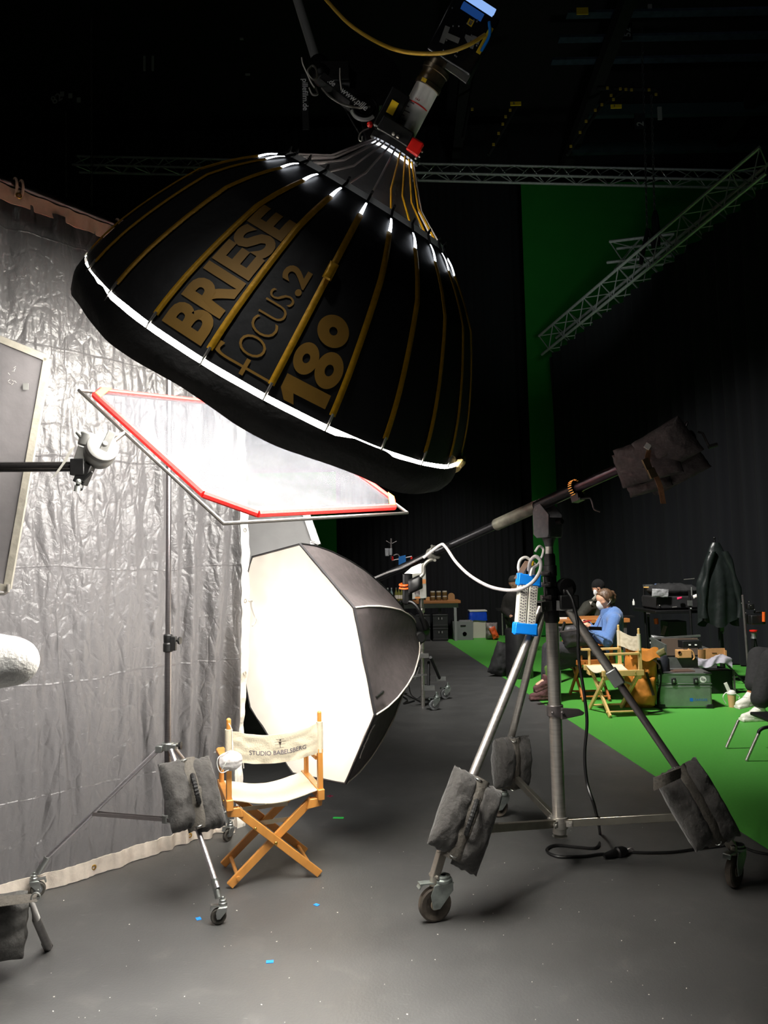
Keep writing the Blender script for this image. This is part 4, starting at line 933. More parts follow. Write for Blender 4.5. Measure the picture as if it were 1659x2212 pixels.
pd = bpy.data.lights.new('softbox_lamp', 'POINT'); pd.energy = OCT_P; pd.shadow_soft_size = .07; pd.color = (1,.92,.8); po = bpy.data.objects.new('softbox_lamp', pd); COL.objects.link(po); po.location = OC+ON*.36+V((0.10,-.08,-.02))
mb = MB(); mb.lathe([(.125,.88),(.125,.93),(.09,.95),(.075,1.0),(.07,1.04),(.03,1.045)], OC, ON, 28); part('speed_ring', mb, blackm, ob)
hd_ = OC+ON*.98
mb = MB()
for s in (-1,1):
    sd = ON.cross(V((0,0,1))).normalized()*.09*s; mb.tube(curve_pts([P(868,1303,5.1)+sd*.3, P(879,1301,5.1)+sd*.6, P(889,1322,5.12)+sd, hd_+sd+V((.0,0,.0))], 6), .013, 8)
part('yoke', mb, blackm, ob); mb = MB(); mb.ball(P(899,1359,5.02), .016, 12, 8); part('yoke_bolt', mb, alu, ob)
mb = MB(); mb.lathe([(.0001,.0),(.035,.0),(.04,.01),(.04,.05),(.03,.06)], P(903,1376,5.0), (.3,-1,0), 16); part('tilt_knob', mb, blackp, ob)
mb = MB(); mb.tube(curve_pts([P(896,1395,5.05), P(895,1415,5.05), P(889,1427,5.05)], 4), .014, 8); part('blue_handle', mb, bluep, ob, label='blue handle')
mb = MB(); mb.rod(P(880,1240,5.07), P(880,1302,5.09), .034, n=16); hb_ = part('hanger', mb, blackm, ob); mb = MB(); mb.ring(P(873,1263,5.06), (0,-.2,1), .03, .008, 16, 6); mb.ring(P(874,1270,5.06), (0,-.2,1), .033, .007, 16, 6); part('orange_ring', mb, orangep, hb_)
mb = MB(); mb.pillow(P(897,1262,5.0), V((.8,0,.35)), V((0,0,1)), V((0,-1,0)), .12, .10, .06, 8, .006, 4); part('cloth_wrap', mb, blackp, ob)
wl = mat('white_print', (225,222,215), .7)
pa = shell(3.42, .05); pb_ = shell(3.72, .05)
for uu, txt, sz in ((3.985-.8, 'Softbox', .0),):
    pass
# small white label stripes and a cursive mark on the lower shell panels
def shell_mark(u0, u1, d0, d1, pts, r=.003):
    mb = MB(); mb.tube([shell(u0+(u1-u0)*a, d0+(d1-d0)*b, .006) for a, b in curve_pts([(p[0],p[1],0) for p in pts], 4) for a, b in [(a, b)]] if False else [shell(u0+(u1-u0)*q.x, d0+(d1-d0)*q.y, .006) for q in curve_pts([(p[0],p[1],0) for p in pts], 5)], r, 5); return mb
part('script_mark', shell_mark(3.25, 3.75, .04, .10, [(0,.2),(.06,.8),(.12,.2),(.2,.5),(.28,.2),(.36,.6),(.44,.3),(.52,.9),(.6,.2),(.7,.6),(.8,.3),(1,.4)]), wl, ob)
mb = MB(); mb.tube([shell(2.86, .03+.08*k/6, .004) for k in range(7)], .007, 4); part('black_label', mb, blackp, ob)
# ================================================================== BOOM STAND
YC = 4.06
bc = P(1200, 1560, YC); bx_, by_ = bc.x, bc.y
def bp(z, dx=0, dy=0): return V((bx_+dx, by_+dy, z))
def bz(py, px=1195): return P(px, py, YC).z
bs = thing('boom_stand', 'big steel wheeled boom stand with a long boom pole carrying the softbox', 'boom stand', V((bx_,by_,0)))
mb = MB(); mb.rod(bp(bz(1800)), bp(bz(1790)), .036, n=20); mb.rod(bp(bz(1790)), bp(bz(1345)), .0345, n=28); part('column', mb, chrome, bs)
mb = MB(); mb.rod(bp(bz(1350)), bp(bz(1200)), .031, n=24); mb.lathe([(.034,bz(1345)),(.042,bz(1340)),(.042,bz(1318)),(.036,bz(1315)),(.036,bz(1290)),(.04,bz(1288)),(.04,bz(1270)),(.033,bz(1268)),(.033,bz(1245)),(.037,bz(1243)),(.037,bz(1222)),(.028,bz(1220)),(.028,bz(1196))], bp(0), (0,0,1), 24); slv = part('sleeve', mb, blackm, bs)
mb = MB(); mb.rod(bp(bz(1200)), bp(bz(1170)), .0215, n=20); part('spigot', mb, chrome, bs)
# clamps, crank and gear case on the sleeve
mb = MB(); mb.box(bp(bz(1322), .075, -.0), (.085,.06,.055)); mb.box(bp(bz(1300), .085,-.02), (.1,.10,.075)); mb.rod(bp(bz(1280), .06), bp(bz(1280), .12), .035, n=16); gear = part('gear_case', mb, blackp, bs, bevel=.006)
mb = MB(); mb.lathe([(.002,-.03),(.05,-.03),(.055,-.01),(.05,.02),(.002,.024)], bp(bz(1270), .085, .0), (.3,-1,0), 20); part('gear_cover', mb, blackp, gear)
mb = MB()
for zz, w_ in ((1290,.055),(1262,.05),(1238,.046)):
    mb.box(bp(bz(zz), -.035, -.03), (w_,.04,.026)); mb.rod(bp(bz(zz), -.06, -.045), bp(bz(zz), -.02, -.05), .007, n=10)
mb.bar(bp(bz(1310),-.04,-.045), bp(bz(1245),-.045,-.045), .01, .014, (0,1,0)); part('clamp', mb, dsteel, bs, bevel=.003)
mb = MB(); mb.ball(bp(bz(1266), -.075, -.03), .019, 14, 8, (1,1,.45)); part('lever_knob', mb, mat('pale_oval', (150,146,138), .5), bs)
mb = MB(); mb.rod(bp(bz(1362), .02, -.09), bp(bz(1358), .115, -.11), .005); mb.bar(bp(bz(1345), .06,-.04), bp(bz(1362), .03,-.09), .01, .02); cr = part('crank', mb, dsteel, bs); 
mb = MB(); mb.rod(P(1272,1357,3.93), P(1299,1358,3.93), .0095, n=14); part('crank_handle', mb, blackp, cr)
# leg hinge brackets and legs
legdir = []
bf = [G(940,1990), G(1078,1765), G(1588,1916)]
wheels = [(.078,.034),(.062,.03),(.078,.034)]
for i, f in enumerate(bf):
    o2 = V((f.x-bx_, f.y-by_, 0)).normalized(); sd = V((-o2.y,o2.x,0))
    zhinge = bz(1312)
    h0 = bp(zhinge)+o2*.085; zend = (.30,.27,.26)[i]; e_ = V((f.x,f.y,zend))-o2*.055
    mb = MB()
    for s in (-1,1): mb.bar(bp(zhinge+.01)+o2*.03+sd*.028*s, bp(zhinge+.006)+o2*.115+sd*.028*s, .004, .05)
    mb.bar(bp(zhinge+.036)+o2*.03, bp(zhinge+.032)+o2*.115, .06, .004); mb.rod(h0-sd*.036, h0+sd*.036, .008)
    part('hinge_bracket', mb, steel, bs)
    mb = MB()
    if i == 2:
        mm = h0.lerp(e_, .33); mb.rod(h0, mm, .024, n=18); lg = part('leg', mb, chrome, bs); mb = MB(); mb.rod(mm, e_, .0195, n=18); part('inner_tube', mb, dsteel, lg)
        mb = MB(); dr = (e_-h0).normalized(); mb.box(mm, (.062,.062,.09), dr.to_track_quat('Z','Y').to_matrix()); part('leg_lock', mb, alu, lg, bevel=.006)
    else:
        mb.rod(h0, e_, .0235 if i == 0 else .0225, n=18); lg = part('leg', mb, chrome, bs)
    # foot casting and caster
    zt_ = .155 if i != 1 else .13
    mb = MB(); mb.rod(e_.lerp(h0,.04), e_+(e_-h0).normalized()*.02, .024, n=14); mb.bar(e_, V((f.x,f.y,zt_+.035)), .03, .045); mb.lathe([(.02,.0),(.02,.05)], V((f.x,f.y,zt_)), (0,0,1), 14); mb.rod(V((f.x,f.y,zt_+.045))-sd*.03, V((f.x,f.y,zt_+.045))+sd*.03, .008); part('foot_casting', mb, mat('cast_aluminium', (176,170,160), .4, .8, .06, 40, .1), lg, bevel=.003)
    sw = caster(bs, f, wheels[i][0], wheels[i][1], ((.93,.28),(.9,.3),(.62,.55))[i], .17, mat('zinc_fork', (160,168,164), .45, .7, .05, 30, .2), mat('worn_tread', (86,78,70), .7, 0, .1, 30, .3), mat('dusty_hub', (150,138,122), .6, .2, .1, 30, .2), brake=(i != 1))
    # brace: square tube from the low collar to the leg
    zb = bz(1775, 1207); fr_ = (h0.z-(zb+(.04,.02,-.02)[i]))/(h0.z-e_.z); fr_ = min(.93, fr_)
    be = h0.lerp(e_, fr_)
    mb = MB(); mb.bar(bp(zb)+o2*.045, be, .028, .04); br = part('brace', mb, mat('square_steel_tube', (150,146,136), .38, .95, .04, 12, .15), bs, bevel=.003)
    mb = MB()
    for s in (-1,1): mb.bar(bp(zb)+o2*.02+sd*.022*s, bp(zb)+o2*.07+sd*.022*s, .005, .032)
    mb.rod(bp(zb)+o2*.06-sd*.034, bp(zb)+o2*.06+sd*.034, .008); part('brace_joint', mb, chrome, br)
    legdir.append((h0, e_, o2))
zb = bz(1775, 1207)
mb = MB(); mb.lathe([(.036,-.03),(.046,-.028),(.046,.028),(.036,.03)], bp(zb), (0,0,1), 24); mb.lathe([(.04,bz(1806)-zb),(.03,bz(1808)-zb)], bp(zb)); part('brace_collar', mb, chrome, bs)
mb = MB(); zr = bz(1534, 1205); mb.lathe([(.036,-.03),(.044,-.03),(.044,.03),(.036,.03)], bp(zr), (0,0,1), 24); mb.prism([(0,-.03),(.12,-.012),(.13,.0),(.1,.02),(.0,.032)], bp(zr+.0)+V((.02,-.03,-.012)), (1,.2,0), (.0,0,1), .02)
for s in (-1,1): mb.rod(bp(zr)+V((.026*s,-.044,-.004)), bp(zr)+V((.026*s,-.062,-.004)), .0075)
part('locking_ring', mb, dsteel, bs, bevel=.003)
# boom head and pole
BL, BR = P(800,1257,5.44), P(1496,941,3.30)
bd = (BR-BL).normalized()
def bq(px): # boom point by image column
    t0, t1 = 0, 1
    for _ in range(40):
        m_ = (t0+t1)/2; q = BL.lerp(BR, m_); c_ = q-CAM; x_ = 829.5+F*c_.dot(rt)/c_.dot(fw)
        if x_ < px: t0 = m_
        else: t1 = m_
    return BL.lerp(BR, t0)
pv = bq(1165)
bupr = (V((0,0,1))-bd*bd.z).normalized(); bsd = bd.cross(bupr)
hz0, hz1 = bz(1158, 1172), bz(1100, 1170)
mb = MB(); hxd = V((bd.x,bd.y,0)).normalized(); hsd = V((-hxd.y,hxd.x,0))
for s in (-1,1):
    mb.prism([(-.055,hz0-hz1+.01),(-.03,hz0-hz1-.012),(.05,hz0-hz1-.012),(.06,hz0-hz1+.01),(.065,-.035),(.0,.035),(-.035,.03),(-.055,-.01)], bp(hz1)+hsd*(.052*s-.004), hxd, (0,0,1), .008)
mb.prism([(-.05,hz0-hz1+.012),(-.03,hz0-hz1-.01),(.05,hz0-hz1-.01),(.058,hz0-hz1+.01),(.062,-.05),(.05,-.05),(-.04,hz0-hz1+.03)], bp(hz1)-hsd*.05, hxd, (0,0,1), -.1)
mb.lathe([(.022,-.05),(.03,-.02),(.04,.0)], bp(hz0-.01), (0,0,1), 18); hdp = part('boom_head', mb, mat('grey_black_casting', (84,84,86), .4, .4, .08, 40, .25), bs, bevel=.004)
mb = MB(); mb.rod(bp(hz1)+hsd*.064-hxd*.03, bp(hz1)-hsd*.064-hxd*.03, .012, n=16); part('pivot_bolt', mb, chrome, hdp)
mb = MB(); mb.rod(bp((hz0+hz1)/2)+hxd*.06, bp((hz0+hz1)/2)+hxd*.10, .014, n=12); part('lock_knob', mb, blackp, hdp)
blk = mat('scratched_black_tube', (34,34,36), .3, .6, .05, 30, .5, stretch=(4,4,4))
mb = MB(); mb.rod(BL-bd*.15, bq(1075), .0255, n=20); part('boom_inner', mb, blk, bs)
mb = MB(); mb.rod(bq(1072), bq(1160), .035, n=22); part('boom_grip', mb, mat('olive_wrapped_tube', (110,108,96), .5, .3, .15, 20, .35), bs)
mb = MB(); mb.rod(bq(1158), bq(1240), .032, n=22); part('boom_outer', mb, blk, bs)
mb = MB(); mb.rod(bq(1240), BR, .027, n=20); part('boom_tail', mb, mat('purple_black_tube', (62,50,56), .28, .7, .03, 20, .2), bs)
lb = mb = MB(); mb.bar(bq(1148)-bsd*.0-fw*.035+bupr*.0, bq(1166)-fw*.035, .03, .004, -fw); part('paper_label', mb, papery, bs)
mb = MB(); mb.tube(curve_pts([bq(1146).lerp(bq(1166), f)-fw*.034+bupr*(.022+h) for f, h in ((0,0),(.08,.016),(.16,0),(.24,.012),(.32,.0),(.4,.016),(.48,.002),(.56,.014),(.64,0),(.72,.012),(.8,.001),(.9,.014),(1,.004))], 4), .0025, 5); part('script_mark', mb, mat('pale_print', (190,188,184), .8), bs)
mb = MB(); mb.ring(bq(1243), bd, .036, .010, 26, 8); mb.box(bq(1243)-bupr*.05, (.05,.05,.04), Matrix((bd,bsd,bupr)).transposed()); cl2 = part('boom_collar', mb, blackm, bs)
mb = MB()
for i in range(22):
    a = pi*2*i/22; mb.bar(bq(1240)+(bsd*cos(a)+bupr*sin(a))*.046, bq(1248)+(bsd*cos(a)+bupr*sin(a))*.046, .004, .004)
part('knurl', mb, brass, cl2); mb = MB(); mb.ball(bq(1243)-bupr*.055-fw*.03, .008, 10, 8); mb.ball(bq(1238)-bupr*.05-fw*.03, .006, 10, 8); part('screw', mb, alu, cl2)
mb = MB(); cy = 3.72; mb.tube(curve_pts([P(1256,1078,cy), P(1274,1076,cy), P(1280,1088,cy), P(1284,1100,cy), P(1296,1105,cy)], 5), .005, 8); part('collar_crank', mb, dsteel, bs)
mb = MB(); mb.lathe([(.03,-.03),(.04,-.028),(.04,.028),(.03,.03)], bq(936), bd, 22); mb.ring(bq(941), bd, .042, .005, 22, 6); cl3 = part('boom_clamp', mb, mat('grey_clamp', (120,118,112), .45, .6), bs)
mb = MB(); q_ = bq(936); mb.tube(curve_pts([q_-bupr*.04, P(925,1212,4.82), P(916,1222,4.82), P(915,1238,4.82), P(908,1246,4.82)], 4), .012, 8); mb.rod(q_-bupr*.045-fw*.03, q_-bupr*.045+fw*.03, .009); mb.rod(q_+bupr*.045-fw*.02, q_+bupr*.05+fw*.02, .008); part('clamp_arm', mb, MATS['grey_clamp'], cl3)
mb = MB(); mb.tube(curve_pts([P(1470,930,3.34), P(1478,918,3.33), P(1484,912,3.33), P(1480,925,3.33)],4), .007, 8); mb.tube([P(1508,933,3.28), P(1518,936,3.28), P(1528,958,3.28), P(1534,965,3.28)], .0055, 8); mb.rod(P(1530,966,3.28), P(1549,960,3.28), .009, n=10); part('tail_crank', mb, dsteel, bs)
# sandbags on the boom tail with a brown ratchet strap
bagm = mat('faded_brown_black_nylon', (62,54,54), .85, 0, .3, 50, .2)
def boombag(px, py, L, W, T, ang, seed, y, label):
    x = (bd*cos(ang)+bupr*sin(ang)).normalized(); z = -fw; z = (z-x*z.dot(x)).normalized(); yv = z.cross(x); c = P(px, py, y)
    t = thing('sandbag', label, 'sandbag', c, 'black sandbags'); mb = MB(); mb.pillow(c, x, yv, z, L, W, T, 22, .014, seed, 3.2); part('pouch', mb, bagm, t, smooth=70)
    mb = MB(); mb.pillow(c-bupr*.015+fw*(T*.75), x, yv, z, L*.92, W*.9, T*.8, 18, .014, seed+9, 3.2); part('rear_pouch', mb, bagm, t, smooth=70)
    mb = MB(); mb.tube([c - x*L*.44+z*(.012), c+z*(T*.5+.012)-yv*W*.1, c+x*L*.44+z*.012], .003, 5); part('seam', mb, nylon2, t); return t
boombag(1398,995,.31,.19,.10,-.12,21,3.42,'front brownish black sandbag strapped on the raised boom end with the buckle across it')
boombag(1440,965,.26,.19,.10,.1,31,3.33,'dark sandbag at the outer tip of the boom, highest of the boom sandbags')
boombag(1400,1035,.22,.12,.08,-.1,41,3.52,'small dark sandbag corner hanging lowest below the boom end behind the strap')
boombag(1455,1010,.30,.16,.08,.1,51,3.45,'black sandbag lying behind and right of the ratchet strap on the boom end')
rs = thing('ratchet_strap', 'brown ratchet strap with metal buckle hanging down from the boom sandbags', 'strap', P(1428,1085,3.34))
brown = mat('brown_webbing', (140,98,66), .8, 0, .2, 80, .1); sy_ = 3.34
def strap_piece(pts, w_, y=sy_):
    mb = MB(); cp = curve_pts([P(a, b, y+c) for a, b, c in pts], 5); sdv = rt
    mb.sheet(lambda u, v: cp[min(len(cp)-1, int(round(u*(len(cp)-1))))] + sdv*((v-.5)*w_), len(cp)-1, 2, .003, -fw); return part('webbing', mb, brown, rs, smooth=60)
strap_piece([(1410,948,.03),(1404,965,.0),(1399,985,-.02),(1399,1000,-.03)], .022)
strap_piece([(1413,1022,-.03),(1420,1035,-.03),(1427,1055,-.03),(1433,1088,-.03)], .024)
mb = MB(); x_ = (P(1414,1028,sy_)-P(1393,990,sy_)).normalized(); mb.bar(P(1392,991,sy_-.035), P(1410,1030,sy_-.035), .03, .018, -fw); mb.bar(P(1404,1012,sy_-.045), P(1413,1032,sy_-.045), .034, .02, -fw); part('ratchet_buckle', mb, mat('dull_brass_buckle', (120,104,78), .4, .8), rs, bevel=.003)
mb = MB(); mb.box(P(1399,964,sy_-.02), (.026,.004,.026), Matrix.Rotation(.6,3,'Y')); part('white_tag', mb, papery, rs)
# sandbags on the legs
h0, e_, o2 = legdir[0]
sandbag('sandbag', 'black sandbag with ribbed handle on the near left leg of the boom stand', P(1034,1682,3.62), P(976,1858,3.46), .24, (-.1,-1,.3), 1, .14)
sandbag('sandbag', 'black sandbag on the rear leg of the boom stand above the back caster', P(1106,1592,4.62), P(1104,1702,4.66), .22, (.1,-1,.15), 2, .15, False)
sandbag('sandbag', 'black sandbag slumped over the right leg of the boom stand beside the green floor', P(1458,1658,3.80), P(1552,1822,3.72), .22, (-.35,-1,.25), 3, .15, False)
mb = MB(); mb.sheet(lambda u, v: P(1412+ (1470-1412)*u, 1680-22*u+v*(28-6*u), 3.70-.03*sin(pi*u)), 8, 4, .01, V((0,-1,0))); single('sandbag_flap', 'folded grey flap at the top of the right leg sandbag', 'flap', mb, nylon2)
# ================================================================== POWER STRIPS ON THE STAND
ps = thing('power_strip', 'white perforated power strip block with blue end caps hanging on the boom stand', 'power strip', P(1140,1310,3.95))
a0, a1 = P(1141,1250,3.92), P(1133,1362,3.90); axp = (a1-a0).normalized(); wx = (rt-axp*rt.dot(axp)+V((0,.15,0))).normalized(); wn = axp.cross(wx).normalized()
if wn.y > 0: wn = -wn
for s in (-1,1):
    mb = MB(); mb.bar(a0+wx*.026*s, a1+wx*.026*s, .048, .05, wn); st = part('strip_body', mb, mat('ivory_plastic', (214,212,200), .5), ps, bevel=.003)
    mb = MB(); L_ = (a1-a0).length
    for i in range(14):
        for j in range(3):
            c = a0 + axp*(L_*(.16+.055*i)) + wx*(.026*s+(-.012+.012*j)) + wn*.0262 + axp*(.004*(j % 2))
            mb.lathe([(.0036,0),(.0036,.0012)], c-wn*.0006, wn, 8)
    part('socket_holes', mb, inkm, st)
for c_, nm in ((a0+axp*.008, 't'), (a1-axp*.008, 'b')):
    mb = MB(); mb.bar(c_-axp*.028, c_+axp*.028, .118, .062, wn)
    for s in (-1,1): mb.box(c_+wx*.05*s+wn*.012, (.03,.03,.065))
    part('end_cap', mb, bluep, ps, bevel=.004)
mb = MB()
for s in (-.6,.2,.7): mb.rod(a0+wx*.04*s-axp*.02, a0+wx*.04*s-axp*.075, .011, n=10)
part('plug', mb, mat('grey_plug', (120,118,112), .5), ps); mb = MB(); mb.rod(a0+wx*.012-axp*.07, a0+wx*.012-axp*.095, .013, n=10); part('yellow_plug', mb, yellowp, ps)
mb = MB(); mb.sheet(lambda u, v: P(1140-24*u, 1212+38*u, 3.9)+wx*((v-.5)*.03), 6, 1, .003, wn); part('hanging_strap', mb, mat('tan_strap', (150,122,104), .8), ps)
greyc = mat('grey_cable', (168,164,164), .5)
mb = MB(); cpts = [(915,1205,4.75),(950,1178,4.7),(962,1181,4.65),(985,1214,4.5),(1015,1243,4.35),(1055,1266,4.15),(1095,1275,3.98),(1125,1272,3.86),(1150,1258,3.83),(1166,1235,3.83),(1168,1213,3.83),(1157,1202,3.84),(1146,1212,3.86),(1142,1232,3.9)]
mb.tube(curve_pts([P(*q) for q in cpts], 8), .0095, 10); single('grey_cable', 'light grey cable looping from the boom clamp down to the white power strip', 'cable', mb, greyc)
mb = MB(); mb.tube(curve_pts([P(1124,1240,3.93), P(1120,1226,3.93), P(1124,1210,3.93), P(1136,1204,3.93), P(1150,1214,3.93), P(1158,1222,3.93)], 6), .008, 8); mb.tube(curve_pts([P(1146,1244,3.88), P(1150,1228,3.88), P(1163,1218,3.9), P(1174,1190,3.98), P(1165,1180,3.98), P(1156,1192,3.98)], 6), .007, 8); single('loop_cable', 'short light cable loop above the blue cap of the power strip', 'cable', mb, mat('pale_cable', (205,203,200), .5))
mb = MB(); mb.tube(curve_pts([P(806,1250,5.35), P(840,1236,5.2), P(870,1226,5.08), P(905,1208,4.9), P(935,1192,4.78)], 5), .008, 8); single('boom_cable', 'grey cable running along the lower boom pole towards the softbox', 'cable', mb, mat('dim_grey_cable', (120,118,118), .5))
blackcab = mat('black_cable', (18,18,19), .45)
bcp = [P(1225,1275,3.9), P(1238,1300,3.88), P(1248,1350,3.87), P(1250,1420,3.87), P(1262,1500,3.87), P(1268,1560,3.87), P(1263,1630,3.87), P(1268,1690,3.87), P(1285,1745,3.87)] + [G(x, y, .009) for x, y in ((1296,1800),(1290,1830),(1250,1830),(1200,1826),(1181,1837),(1205,1850),(1260,1850),(1300,1845),(1320,1848))]
mb = MB(); mb.tube(curve_pts(bcp, 6), .0085, 8); single('floor_cable', 'black cable dropping from the boom stand and looping on the floor to a connector', 'cable', mb, blackcab)
cn = thing('cable_connector', 'black rubber plug connector lying on the floor under the boom stand', 'connector', G(1328,1848))
mb = MB(); q0, q1 = G(1305,1848,.022), G(1352,1838,.022); mb.tube([q0, q0.lerp(q1,.3), q0.lerp(q1,.55), q0.lerp(q1,.6), q0.lerp(q1,.85), q1], [.012,.02,.022,.03,.03,.02], 14); part('plug', mb, blackp, cn)
mb = MB(); mb.tube(curve_pts([G(1352,1836,.02), G(1364,1832,.03), G(1368,1838,.015), G(1356,1842,.012)], 5), .004, 6); part('clip', mb, dsteel, cn)
mb = MB(); mb.tube(curve_pts([G(x, y, .009) for x, y in ((1352,1840),(1400,1842),(1460,1840),(1530,1830),(1590,1826),(1640,1842),(1720,1850))], 6), .008, 8); single('floor_cable', 'black cable running right along the floor behind the right boom stand wheel', 'cable', mb, blackcab)
# ================================================================== LEFT EDGE: SANDBAG, STAND FOOT, ARM OF A PERSON
lb = thing('sandbag', 'black sandbag at the left edge lying over a stand foot', 'sandbag', G(20,2050), 'black sandbags')
sbc = P(-60,2010,3.12); 
mb = MB(); mb.pillow(sbc + V((-.02,0,.0)), V((.95,-.1,.12)).normalized(), V((0,0.12,1)).normalized(), V((-.1,-1,.1)).normalized(), .50, .25, .2, 22, .012, 61, 4); part('pouch', mb, mat('grey_black_nylon', (66,65,63), .8, 0, .25, 60, .2), lb, smooth=70)
mb = MB(); mb.sheet(lambda u, v: P(-120+200*u, 1965+ (8-26*u)*1 - 30*v + v*u*14, 3.0+.06*v) + V((0,-.012*sin(pi*v),0)), 14, 6, .008, V((0,-1,0))); part('flap', mb, nylon2, lb, smooth=60)
mb = MB(); mb.ring(P(77,1938,3.02), (.2,-1,.2), .016, .0035, 18, 6); part('d_ring', mb, alu, lb)
sf = thing('stand_leg', 'grey folding stand leg sticking out under the left edge sandbag', 'stand', G(100,2045))
mb = MB(); mb.tube([P(-150,1945,3.2), P(70,1950,3.15), P(78,1985,3.1), G(104,2046,.014)], [.016,.016,.016,.017], 12); part('tube', mb, mat('grey_painted_tube', (96,94,92), .5, .4, .05, 30, .2), sf); mb = MB(); mb.rod(G(98,2034,.03), G(105,2048,.012), .0185, n=14); part('rubber_foot', mb, rubber, sf)
# person at the left edge: only the bent elbow of a grey sweatshirt reaches the picture
ax0 = P(78,1428,2.5)
pr = thing('person', 'grey sweatshirt elbow of a person cut off by the left edge', 'person', V((ax0.x-.62,2.55,0)))
base = V((ax0.x-.62, 2.6, 0))
def body_std(mb):
    b = base
    limb(mb, [(b+V((0,0,.92)),.15),(b+V((0,0,1.15)),.14),(b+V((0,0,1.38)),.155)]); limb(mb, [(b+V((-.17,0,1.42)),.07),(b+V((.17,0,1.42)),.07)]); limb(mb, [(b+V((0,0,1.45)),.06),(b+V((0,-.01,1.56)),.055)])
    mb.ball(b+V((0,-.02,1.68)), .1, 16, 12, (.8,.98,1.2)); mb.ball(b+V((0,-.12,1.67)), .018, 8, 6)
    for s in (-1,1):
        limb(mb, [(b+V((.09*s,0,.9)),.095),(b+V((.1*s,-.02,.5)),.065),(b+V((.1*s,.02,.09)),.045)]); limb(mb, [(b+V((.1*s,.03,.045)),.045),(b+V((.11*s,-.14,.035)),.035)])
    limb(mb, [(b+V((-.2,0,1.42)),.06),(b+V((-.26,-.02,1.12)),.045),(b+V((-.28,-.08,.86)),.032)])
    return mb
mb = body_std(MB()); elb = ax0-V((.075,0,0))
limb(mb, [(base+V((.2,0,1.42)),.06),(elb,.045),(elb+V((-.26,-.14,-.05)),.034)])
hw = elb+V((-.30,-.16,-.05))
for i in range(4): limb(mb, [(hw+V((0,-.02*i+.03,0)),.011),(hw+V((-.05,-.02*i+.02,.012)),.010),(hw+V((-.085+.008*abs(i-1.5),-.018*i+.01,-.002)),.009)], 8)
limb(mb, [(hw+V((.02,.02,.02)),.012),(hw+V((-.02,.035,.045)),.011)], 8); limb(mb, [(elb+V((-.26,-.14,-.05)),.032),(hw,.03)])
remeshed('body', mb, skin, pr, .012)
sweat = mat('grey_sweatshirt', (176,174,170), .9, 0, .25, 90, .06)
mb = MB(); b = base
limb(mb, [(b+V((0,0,.88)),.17),(b+V((0,0,1.15)),.16),(b+V((0,0,1.38)),.175)]); limb(mb, [(b+V((-.19,0,1.42)),.085),(b+V((.19,0,1.42)),.085)])
limb(mb, [(b+V((-.2,0,1.42)),.08),(b+V((-.26,-.02,1.12)),.065),(b+V((-.28,-.08,.9)),.05)])
limb(mb, [(b+V((.2,0,1.41)),.092),(elb+V((-.13,-.0,.02)),.088),(elb+V((-.015,0,.004)),.082),(elb+V((.008,-.01,-.0)),.080),(elb+V((-.16,-.09,-.04)),.066),(elb+V((-.22,-.11,-.05)),.055)])
for i in range(4): mb.tube([elb+V((-.03-.035*i,-.062,-.055+.004*i)), elb+V((-.05-.045*i,-.02,-.072)), elb+V((-.09-.05*i,.03,-.062))], .011, 6)
remeshed('sweatshirt', mb, sweat, pr, .010, 5)
mb = MB()
for s in (-1,1): limb(mb, [(base+V((.09*s,0,.9)),.115),(base+V((.1*s,-.02,.5)),.085),(base+V((.1*s,.02,.1)),.07)])
remeshed('trousers', mb, nylon, pr, .016)
mb = MB(); mb.ball(base+V((0,.005,1.71)), .108, 16, 12, (.84,.98,1.1)); part('hair', mb, mat('dark_hair', (40,30,24), .6, 0, .3, 60), pr)
# ================================================================== TAPE SCRAPS ON THE FLOOR
def scrap(px, py, w_, h_, rz, m, label, grp='tape scraps on the floor'):
    c = G(px, py); mb = MB(); mb.box((0,0,.001), (w_,h_,.002), Matrix.Rotation(rz,3,'Z')); mb.v = [v+c for v in mb.v]; single('tape_scrap', label, 'tape', mb, m, grp, smooth=0)
btape = mat('blue_tape', (28,130,225), .6); gtape = mat('green_tape', (60,215,90), .6); ptape = mat('pink_tape', (170,50,85), .7)
scrap(429,1985,.022,.03,.5,btape,'small blue tape scrap left of the light stand front wheel')
scrap(684,1955,.02,.026,.9,btape,'small blue tape scrap on the floor right of the front chair leg')
scrap(583,2078,.03,.022,.1,btape,'small blue tape scrap lowest on the floor near the picture bottom')
scrap(731,1767,.07,.03,-.1,gtape,'bright green tape strip on the floor right of the front chair')
scrap(713,1720,.045,.016,.0,ptape,'pink cross tape mark on the floor under the softbox')
scrap(713,1720,.012,.05,.1,ptape,'short bar of the pink cross tape mark on the floor under the softbox')
scrap(1654,1771,.04,.012,.3,papery,'white paper strip on the green floor at the right edge')
random.seed(17)
crumbs = MB()
for i in range(90):
    px, py = random.uniform(100,1500), random.uniform(1780,2210); c = G(px, py)
    if c.x > 1.6: continue
    r_ = random.choice([.001,.0013,.0013,.0018,.0026]); crumbs.box((c.x, c.y, .001), (r_*2.2, r_*1.5, .002), Matrix.Rotation(random.uniform(0,3),3,'Z'))
o = part('floor_crumbs', crumbs, papery, None, smooth=0); o['label'] = 'tiny pale crumbs and dust specks scattered over the dark floor'; o['category'] = 'crumbs'; o['kind'] = 'stuff'
